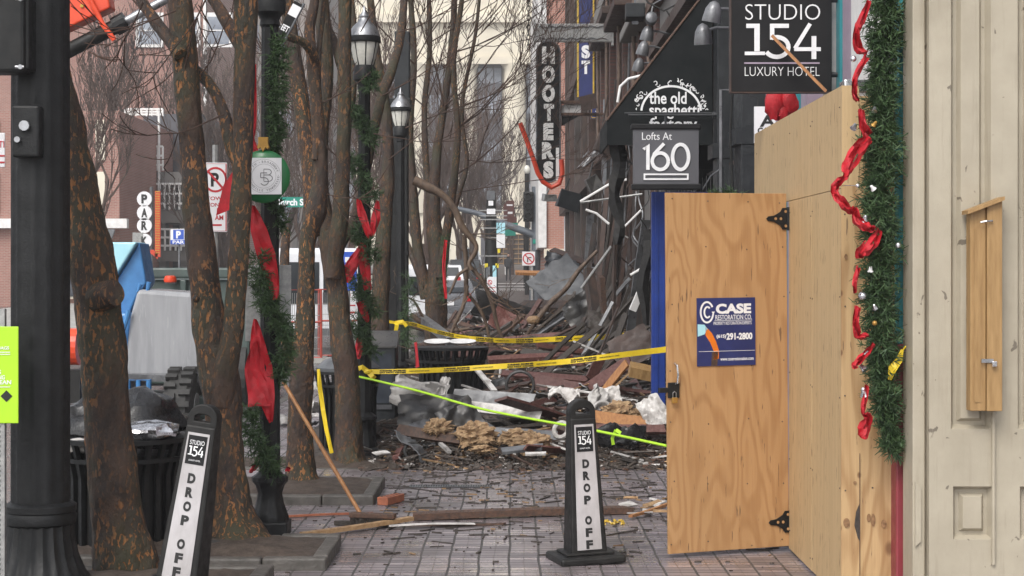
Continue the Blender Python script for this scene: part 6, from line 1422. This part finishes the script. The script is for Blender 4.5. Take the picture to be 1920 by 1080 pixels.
KINDS = (('charred_board','plank_char',62,'charred black board lying loose in the rubble','charred boards in the rubble',.4,1.9),
         ('brown_board','plank_brown',46,'broken brown timber board lying loose in the rubble','brown boards in the rubble',.3,1.7),
         ('maroon_board','plank_maroon',44,'maroon painted board lying loose in the rubble','maroon boards in the rubble',.4,1.8),
         ('tan_lath','plank_tan',26,'thin tan lath lying loose in the rubble','tan laths in the rubble',.25,1.0),
         ('pale_strip','panel_white',30,'narrow pale trim strip lying loose in the rubble','pale strips in the rubble',.3,1.3))
for name, mm, n, lb, gr, l0, l1 in KINDS:
    for i in range(n):
        x, y = pick(); L = rnd(l0, l1); z = hn(x, y)+rnd(.02,.1); an = random.gauss(0, .75)+(0 if random.random() < .75 else 1.5); el = random.gauss(0, .16)
        if random.random() < .1 and y > 20: el = rnd(.4, 1.0); z += .15
        d = Vector((math.cos(an)*math.cos(el), math.sin(an)*math.cos(el), math.sin(el)))*L/2; c = Vector((x, y, z))
        if abs(c.x)+abs(d.x) > 2.15: d.x *= .35; c.x = min(c.x, 1.8)
        thn = name in ('tan_lath','pale_strip')
        plank(name, lb, name.split('_')[1], c-d, c+d, rnd(.02,.05) if thn else rnd(.06,.17), rnd(.008,.02) if thn else rnd(.02,.05), mm, rnd(-.9,.9), gr)
for mm, n, name, lb, gr in (('panel_grey',26,'grey_sheet','crumpled grey metal sheet lying loose in the rubble','grey sheets in the rubble'),('panel_dark',34,'dark_sheet','crumpled dark sheet lying loose in the rubble','dark sheets in the rubble'),('panel_white',16,'pale_sheet','crumpled pale scrap sheet lying loose in the rubble','pale sheets in the rubble')):
    for i in range(n):
        x, y = pick(); w = rnd(.15,.6); sheet_piece(name, lb, Vector((min(x,1.75), y, hn(x,y)+rnd(.03,.12))), w, w*rnd(.4,.9), mm, (rnd(-.7,.7), rnd(-.6,.6), rnd(0,3.1)), .14, gr, .01, i*3.1+len(mm))
# slivers and long splinters too many to count
for nm, mm, n, lb in (('dark_splinters','plank_char',1500,'countless dark splinters and laths strewn over the rubble'),('brown_splinters','plank_brown',900,'countless brown splinters strewn over the rubble'),('pale_splinters','panel_white',260,'countless thin pale slivers strewn over the rubble'),('tan_splinters','plank_tan',240,'countless tan splinters strewn over the rubble')):
    m = MB()
    for i in range(n):
        x, y = pick(); L = rnd(.08,.4); m.box((x, y, hn(x,y)+rnd(.01,.08)), (L, rnd(.008,.03), rnd(.005,.02)), (rnd(-.5,.5), rnd(-.35,.35), random.gauss(0,.9)))
    tag(m.build(nm, mm, None), lb, 'rubble', kind='stuff')
# wreckage heaped up against the burnt shopfronts
for i in range(80):
    y = rnd(24, 44); x = rnd(.7, 2.0); hgt = rnd(.5, 1.5)*(x/2.0); z = hn(x,y); L = hgt*rnd(1.1,2.0); lean = rnd(-1.2,.3); a = Vector((x-rnd(.1,.9), y+lean, z)); b = Vector((min(2.15,x+.2), y+rnd(-.6,.6), z+hgt))
    k = random.choice([('charred_beam','plank_char','charred beam propped against the burnt shopfronts','beam'),('charred_beam','plank_char','charred beam propped against the burnt shopfronts','beam'),('brown_beam','burnt_wood','scorched brown beam propped against the burnt shopfronts','beam'),('rusty_pipe','rust_steel','rusty bar propped against the burnt shopfronts','bar'),('grey_bar','panel_grey','grey metal bar propped against the burnt shopfronts','bar')])
    plank(k[0], k[2], k[3], a, b, rnd(.02,.1), rnd(.02,.06), k[1], rnd(-1,1), k[2]+'s')
for i in range(22):
    y = rnd(26, 42); x = rnd(1.5,2.05); hgt = rnd(1.8,3.2); z = hn(x,y); plank('charred_upright', 'tall charred board standing against the burnt shopfronts', 'board', Vector((x-rnd(.0,.35), y+rnd(-.5,.5), z-.05)), Vector((min(2.15,x+.08), y+rnd(-.3,.3), z+hgt)), rnd(.05,.16), rnd(.03,.06), random.choice(['plank_char','burnt_wood','rust_steel','plank_char','panel_grey']), rnd(-1,1), 'tall charred boards at the shopfronts')
for i in range(12):
    y = rnd(27, 43); x = rnd(.9,1.8); sheet_piece('scorched_sheet', 'scorched torn sheet slumped against the burnt shopfronts', Vector((x, y, hn(x,y)+rnd(.2,.7))), rnd(.3,.7), rnd(.3,.6), random.choice(['panel_dark','plank_char','plank_char','burnt_wood']), (R(rnd(30,80)), R(rnd(-50,10)), rnd(-.5,.5)), .15, 'scorched sheets by the shopfronts', .015, i*5.3)
# --- pieces that can be told apart
def pk(px, py, Y): return P(px, py, Y)
def PB(lb, a, b, w, th, m, roll=0, name='board', cat='board'): return plank(name, lb, cat, P(*a), P(*b), w, th, m, roll)
PB('long pale grey panel lying level across the front of the rubble', (850,742,20.2), (1002,752,20.0), .16, .03, 'panel_grey', 1.1, 'panel', 'panel')
PB('whitish ribbed trim board below the long pale grey panel', (878,762,19.4), (1015,778,19.3), .13, .03, 'panel_white', .9, 'panel', 'panel')
PB('grey gutter-like strip lying on the paving edge before the tan clumps', (940,846,17.9), (1018,838,17.9), .12, .03, 'panel_grey', .3, 'strip', 'strip')
PB('brown curved trim lying left of the tan clumps', (745,806,18.6), (862,824,18.4), .12, .04, 'plank_brown', .9)
PB('pale grey trim in the middle of the rubble front', (862,808,18.7), (1045,818,18.7), .11, .03, 'panel_grey', .9, 'strip', 'strip')
PB('orange-brown board right of the upright delineator', (1112,782,18.6), (1222,796,18.6), .15, .04, 'stick', .9)
PB('maroon board under the orange-brown board', (1112,803,18.4), (1246,805,18.4), .1, .04, 'plank_maroon', .8)
PB('long maroon board in the middle of the rubble', (1000,716,22.2), (1110,738,21.8), .22, .03, 'plank_maroon', .8)
PB('second long maroon board crossing the rubble under the nearer tape', (940,700,23), (1104,712,22.6), .12, .03, 'plank_maroon', .5)
PB('reddish beam lying level between the two yellow tapes', (915,676,26), (1072,668,26), .14, .08, 'plank_maroon', .4)
PB('broad maroon board leaning up towards the blue door frame', (1098,732,21.2), (1182,678,20.9), .2, .03, 'plank_maroon', 1.0)
PB('upright maroon board leaning behind the nearer yellow tape', (1106,712,22.4), (1128,668,22.6), .14, .03, 'plank_maroon', 1.2)
PB('raw brown board leaning beside the broad maroon board', (1134,732,20.6), (1176,680,20.5), .1, .03, 'stick', 1.0)
PB('thin tan stick leaning beside the raw brown board', (1150,728,20.4), (1186,694,20.4), .03, .02, 'plank_tan')
PB('weathered beam end beside the blue door frame under the nearer tape', (1180,692,20.2), (1236,704,20.2), .2, .12, 'wood_box', .3)
PB('thin white rod slanting down behind the nearer tape', (1076,640,25), (1152,672,24.6), .025, .02, 'panel_white', 0, 'rod', 'rod')
PB('white curved strip in the front rubble left of the upright delineator', (884,772,19.2), (905,792,19), .05, .02, 'panel_white', 0, 'strip', 'strip')
PB('pale strip standing up in front of the farther litter bin', (895,694,21), (928,734,20.6), .06, .03, 'panel_white', .2, 'strip', 'strip')
PB('thin pale rod lying left of the long pale grey panel', (866,722,20.6), (904,734,20.4), .025, .02, 'panel_white', 0, 'rod', 'rod')
PB('small white strip lying on the paving in front of the tan clumps', (985,851,17.6), (1024,850,17.6), .05, .02, 'panel_white', .3, 'strip', 'strip')
PB('white leaf-like scrap lying on the paving edge at the left of the rubble', (702,851,17.7), (728,847,17.8), .09, .01, 'panel_white', .2, 'scrap', 'scrap')
PB('short white rod lying near the black hoop', (826,832,18), (843,848,17.8), .04, .03, 'panel_white', 0, 'rod', 'rod')
PB('plank jutting level above the rubble left of the great tilted roof sheet', (966,511,40), (1048,513,40), .18, .06, 'stick', .3)
PB('long dark beam slanting down to the tilted roof sheet', (1035,472,38), (1108,502,37), .18, .14, 'rust_steel', .3)
PB('dark level beam with torn edge below the tilted roof sheet', (976,574,36), (1122,578,35), .3, .1, 'burnt_wood', .5)
PB('charred post standing in front of the burnt opening', (1120,618,29), (1104,505,29.5), .16, .12, 'burnt_wood', .3)
PB('second charred post standing right of the first', (1136,620,28.6), (1128,520,28.6), .1, .08, 'plank_brown', .3)
sheet_piece('roof_sheet', 'great grey ribbed roof sheet tilted against the burnt facade', P(1062,545,36), 1.0, 1.35, 'roof_grey', (R(58), R(-36), R(8)), .015, None, .03, 4)
sheet_piece('roof_sheet', 'crumpled pale grey sheet on top of the tilted roof sheet', P(1056,500,37), .8, .5, 'roof_grey', (R(55), R(18), R(10)), .16, None, .02, 9)
sheet_piece('bent_sheet', 'large black bent panel lying at the far left of the rubble', P(955,590,35), 1.5, .9, 'panel_dark', (R(38), R(22), R(15)), .1, None, .03, 2)
sheet_piece('red_sheet', 'dull red triangular panel below the black bent panel', P(958,610,33), .8, .55, 'plank_maroon', (R(50), R(32), R(0)), .08, None, .02, 6)
sheet_piece('brown_board', 'large brown panel leaning below the bright white batten', P(1188,652,21.6), .52, .42, 'rust_steel', (R(70), R(-28), R(0)), .05, None, .03, 3)
sheet_piece('dark_hood', 'crumpled dark bonnet-like sheet at the left front of the rubble', P(816,782,19.3), .78, .55, 'panel_dark', (R(48), R(4), R(6)), .13, None, .02, 5)
sheet_piece('dark_hood', 'dull brown crumpled flap right of the bonnet-like sheet', P(864,784,19), .4, .36, 'panel_dark', (R(64), R(-28), R(20)), .15, None, .02, 15)
sheet_piece('white_shell', 'ribbed white curved shell at the left end of the rubble', P(786,740,19.9), .62, .36, 'panel_white', (R(58), R(12), R(4)), .2, None, .02, 8)
sheet_piece('white_shell', 'small striped pale curl right of the ribbed white shell', P(831,728,20), .11, .26, 'panel_white', (R(75), R(14), R(0)), .2, None, .015, 11)
sheet_piece('pale_rag', 'white and pale blue rag in the rubble behind the upright delineator', P(1058,738,20), .34, .2, 'panel_white', (R(18), R(5), R(0)), .3, None, .012, 12)
sheet_piece('pale_duct', 'pale crushed duct leaning right of the upright delineator', P(1120,752,19.4), .2, .34, 'panel_white', (R(60), R(38), R(20)), .18, None, .06, 14)
sheet_piece('pale_duct', 'white crushed box lid right of the pale duct', P(1148,742,19.6), .18, .2, 'panel_white', (R(70), R(-10), R(0)), .2, None, .06, 17)
sheet_piece('pale_sheeting', 'translucent whitish torn sheeting beside the foot of the blue door frame', P(1226,772,18.6), .26, .36, 'panel_white', (R(60), R(-30), R(0)), .25, None, .012, 19)
sheet_piece('black_bag', 'shiny black torn bag right of the upright delineator base', P(1165,816,18.2), .5, .2, 'bag_black', (R(35), R(0), R(0)), .3, None, .02, 23)
for i, (px, py, r, lb) in enumerate(((822,800,23,'tan insulation clump beside the brown curved trim'),(892,815,36,'largest tan insulation clump in the front rubble'),(965,821,26,'darker tan insulation clump right of the largest one'),(1002,830,30,'rightmost tan insulation clump beside the upright delineator'),(905,842,20,'small flat tan insulation wad on the paving edge'),(1160,772,28,'tan insulation clump behind the orange-brown board'),(1200,778,20,'tan insulation wad near the foot of the blue door frame'))):
    Y = 18.5-.1*i if i < 5 else 19; b = P(px, py, Y); m = MB(); blob(m, (0,0,0), r*Y/F, (1,.7,.62 if i != 4 else .35), .6, 2.3, i*7+2, 44)
    for v in m.v: v *= 1+.06*mnoise.noise(v*26)+.06*mnoise.noise(v*60)
    for k in range(300):
        p = random.choice(m.v[:600]); d = (p+Vector((rnd(-1,1),rnd(-1,1),rnd(-1,1)))*.12).normalized(); m.tube([p*.9, p+d*rnd(.01,.035)], [.006,.003], 3, False)
    tag(m.build('insulation_clump', 'insulation', None, b), lb, 'insulation')
def ring(px, py, Y, r, tr, label, mm, rot):
    m = MB(); m.T = Euler(rot).to_matrix().to_4x4(); m.tube([(r*math.cos(k*math.pi/10), r*math.sin(k*math.pi/10), 0) for k in range(21)], tr, 7, False); tag(m.build('hoop', mm, None, P(px,py,Y), smooth=True), label, 'hoop')
ring(774, 846, 18.0, .085, .016, 'black hoop standing in the litter at the left front of the rubble', 'rubber', (R(75),0,R(20)))
ring(1130, 770, 19.2, .1, .02, 'pale round fitting among the crushed ducts', 'panel_white', (R(70),0,0)); ring(1052, 806, 18.4, .08, .025, 'pale ring half hidden by the upright delineator', 'panel_white', (R(70),0,R(-30)))
ring(975, 722, 21, .16, .02, 'dark bent arch in the middle of the rubble', 'panel_dark', (R(85),0,0))

plank('red_rod', 'thin red rod leaning at the left of the farther litter bin', 'rod', P(784,688,21.6), P(779,642,21.6), .04, .03, 'sign_red')

for i in range(16):
    Y = rnd(20, 29); x = rnd(-3.0, -1.75); sheet_piece('crumpled_scrap', 'crumpled scrap lying in the gutter behind the tree trunks', Vector((x, Y, .06)), rnd(.2,.5), rnd(.15,.4), random.choice(['panel_white','panel_white','panel_dark','panel_grey']), (rnd(-.5,.5), rnd(-.5,.5), rnd(0,3)), .2, 'scraps behind the tree trunks', .012, i*2.7)
for i in range(16):
    y = rnd(24, 42); x = 2.02-rnd(0,.25); z = rnd(2.6,5.5); L = rnd(.8,2.4); m = MB(); pts = [(0,0,0)]
    for k in range(1,6): pts.append((rnd(-.12,.06)*k*.5, rnd(-.12,.12)*k*.5, -L*k/5))
    pp, _ = smooth_path([Vector(p) for p in pts], [1]*6, 4); m.tube(pp, rnd(.008,.022), 5); tag(m.build('dangling_wire', random.choice(['wire_dark','wire_dark','panel_grey','rust_steel']), None, (x,y,z)), 'loose wire dangling from the burnt brick facades', 'wire', 'loose wires on the burnt facades')
m = MB()
for i in range(260):
    Y = 11.6+rnd(0,1)**.6*6.2; x = rnd(-1.1, 1.9); L = rnd(.03,.2)*(1 if Y < 15 else 1.3); m.box((x,Y,.006), (L, rnd(.005,.018), rnd(.004,.012)), (0,0,random.gauss(0,.8)))
tag(m.build('paving_slivers', 'plank_char', None), 'countless dark slivers strewn over the wet brick paving', 'slivers', kind='stuff')
m = MB()
for i in range(110):
    Y = 12+rnd(0,1)**.6*5.8; x = rnd(-1.1, 1.9); L = rnd(.02,.1); m.box((x,Y,.006), (L, rnd(.005,.02), rnd(.004,.012)), (0,0,random.gauss(0,.9)))
tag(m.build('pale_slivers', 'plank_tan', None), 'countless pale wood slivers strewn over the wet brick paving', 'slivers', kind='stuff')
# --- broken branches hanging into the rubble
def limb(label, parts, Y, mm='branch', base=None, twigs=0, name='broken_branch'):
    b = P(parts[0][0][0], parts[0][0][1], Y); m = MB()
    for i, L in enumerate(parts): pxlimb(m, L, Y+.1*i, b, 10, 6, .14, i*2.7)
    for k in range(twigs):
        L = random.choice(parts); x, y, w = random.choice(L); grow(m, P(x, y, Y)-b, Vector((rnd(-1,1), rnd(-.5,.5), rnd(-1,.6))), rnd(.3,.8), .012, 2, 4, 0, .8)
    tag(m.build(name, mm, None, b, smooth=True), label, 'branch')
limb('long pale broken branch arching from the many-stemmed tree down into the rubble', [[(776,338,20),(800,350,18),(830,366,15),(852,392,14),(866,425,13),(893,462,10),(880,492,9),(884,506,10)],[(882,500,9),(905,528,9),(922,565,10),(932,610,8),(946,645,6)],[(884,500,7),(860,515,6),(848,540,5),(842,552,5)],[(876,535,8),(868,575,8),(852,610,8),(840,640,6)],[(870,440,11),(874,500,9),(874,552,8)],[(876,550,6),(900,580,7),(912,610,6),(920,650,5)],[(925,560,4),(965,580,3),(985,600,3)]], 27, 'branch', None, 10)
limb('thick broken branch leaning right with a raw pale end in the rubble', [[(1004,604,12),(1030,570,11),(1062,540,10),(1086,506,9),(1120,470,7)],[(990,625,6),(1003,606,10)]], 31, 'branch', None, 4)
tag(MB().sphere((0,0,0), .1, 10, (1.2,.8,.8)).build('splintered_wood', 'plank_tan', None, P(1000,600,30.8)), 'raw yellow splintered wood at the thick branch end', 'wood')
limb('dark twisted branch lying behind the black square pole', [[(770,590,10),(800,610,10),(840,620,8),(880,616,6)],[(800,610,6),(780,570,5),(770,560,3)]], 30, 'branch', None, 5)
plank('pipe', 'grey-blue pipe lying at the left end beside the black square pole', 'pipe', P(782,592,31), P(845,640,27), .14, .12, 'panel_grey')

# ================================================================ TAPES AND LINE
def tape(label, pts, Y0, Y1, w_px0, w_px1, marks, name='barrier_tape'):
    n0 = len(pts); P0 = [P(x, y, Y0+(Y1-Y0)*i/(n0-1)) for i, (x, y) in enumerate(pts)]; b = P0[0].copy()
    wv = [w_px0*Y0/F+(w_px1*Y1/F-w_px0*Y0/F)*i/(n0-1) for i in range(n0)]; pp, ww = smooth_path([p-b for p in P0], wv, 12)
    t = thing(name, label, 'tape', b)
    up = lambda i: (0, .25*math.sin(i*.23), 1)
    m = MB(); m.ribbon(pp, ww, up, .003); m.build('band', 'tape_yellow', t)
    cum = [0]; [cum.append(cum[-1]+(pp[i+1]-pp[i]).length) for i in range(len(pp)-1)]
    def at(d):
        for i in range(len(pp)-1):
            if cum[i+1] >= d: f = (d-cum[i])/(cum[i+1]-cum[i]+1e-9); return pp[i].lerp(pp[i+1], f), ww[i]+(ww[i+1]-ww[i])*f
        return pp[-1], ww[-1]
    mb = MB(); d = .12; k = 0
    def lay(txt, d0, L, v0, vh, bold):
        vs, fs, x0, x1, y0, y1 = text_geo(txt, bold); o = []
        for v in vs:
            p, w = at(d0+(v.x-x0)/(x1-x0)*L); o.append(p+Vector((0,-.006-.002*v.z,(v0+vh*(v.y-y0)/(y1-y0))*w)))
        mb.add(o, fs)
    while d < cum[-1]-.6:
        lay('CRIME SCENE', d, .27, .06, .28, .05); lay('DO NOT CROSS', d, .27, -.34, .28, .05); lay('CRIME SCENE DO NOT CROSS', d+.30, .21, -.08, .16, .03); d += marks
    if mb.v: mb.build('lettering', 'letter_black', t)
    return t, b
t, b = tape('nearer yellow tape strung from the litter bin to the plywood door side', [(690,697),(760,696),(840,693),(920,688),(1000,683),(1080,676),(1160,666),(1250,655)], 18.4, 18.6, 9, 11, .66)
m = MB(); m.sphere((0,0,0), .035, 8, (1.3,.8,.8)); m.T = Matrix(); m.ribbon([(0,0,0),(-.06,-.02,.05),(-.1,0,.03)], .05, None, .004); m.ribbon([(0,0,0),(.05,-.03,-.05),(.07,0,-.07)], .05, None, .004); m.build('knot', 'tape_yellow', t)
t, b = tape('farther yellow tape sagging from the black square pole to the burnt shopfront', [(742,605),(775,608),(820,622),(880,634),(960,639),(1040,636),(1110,633),(1172,629)], 25.5, 27, 6, 11, .62)
m = MB(); m.ribbon([(0,-.02,0),(.02,-.06,-.03),(-.01,-.05,-.2),(-.05,-.05,-.38)], [.05,.06,.05,.03], lambda i: (1,.3,0), .004); m.ribbon([(0,-.02,0),(.1,-.06,.02),(.16,-.05,-.05)], .05, None, .004); m.ribbon([(0,-.02,0),(-.12,-.06,.02)], .04, None, .004); m.build('knot', 'tape_yellow', t)
m = MB(); b = P(597, 692, 18.55); m.ribbon([P(x,y,18.55)-b for x, y in ((597,692),(600,730),(606,770),(612,805),(622,850))], [.03,.05,.045,.05,.04], lambda i: (1,.6*math.sin(i*1.7),0), .004); tag(m.build('barrier_tape', 'tape_yellow', None, b), 'loose end of yellow tape hanging straight down the litter bin beside the tree', 'tape')
pts = [P(664,704,18.5),P(780,732,17.9),P(900,766,17.2),P(1010,788,16.6),P(1110,806,16.0),P(1250,836,15.2)]; b = pts[0]; m = MB(); pp, _ = smooth_path([p-b for p in pts], [1]*6, 6); m.tube(pp, .012, 6)
tag(m.build('rope', 'rope_lime', None, b), 'thin lime green line running from the litter bin down to the plywood door', 'rope')
m = MB(); b = P(1152, 816, 15.8); m.ribbon([P(1155,806,15.8)-b,P(1148,822,15.8)-b,P(1150,834,15.8)-b], .03, lambda i: (1,.4,0), .004); m.ribbon([P(1155,806,15.8)-b,P(1164,812,15.75)-b], .03, None, .004); tag(m.build('tape_scrap', 'rope_lime', None, b), 'lime green tape tag tied on the line right of the upright delineator', 'tape')

# ================================================================ HAZE
hz = NT('haze_air'); hz.n.remove(hz.b); pv = hz.new('ShaderNodeVolumePrincipled'); pv.inputs['Color'].default_value = (.93,.92,.94,1); pv.inputs['Density'].default_value = .0010
hz.link(pv.outputs[0], hz.n['Material Output'].inputs['Volume']); MATS['haze_air'] = hz.m
tag(MB().bx(-620, 620, -80, 920, -4, 60).build('haze', 'haze_air', None), 'thin grey winter haze over the whole street', 'haze', kind='stuff')
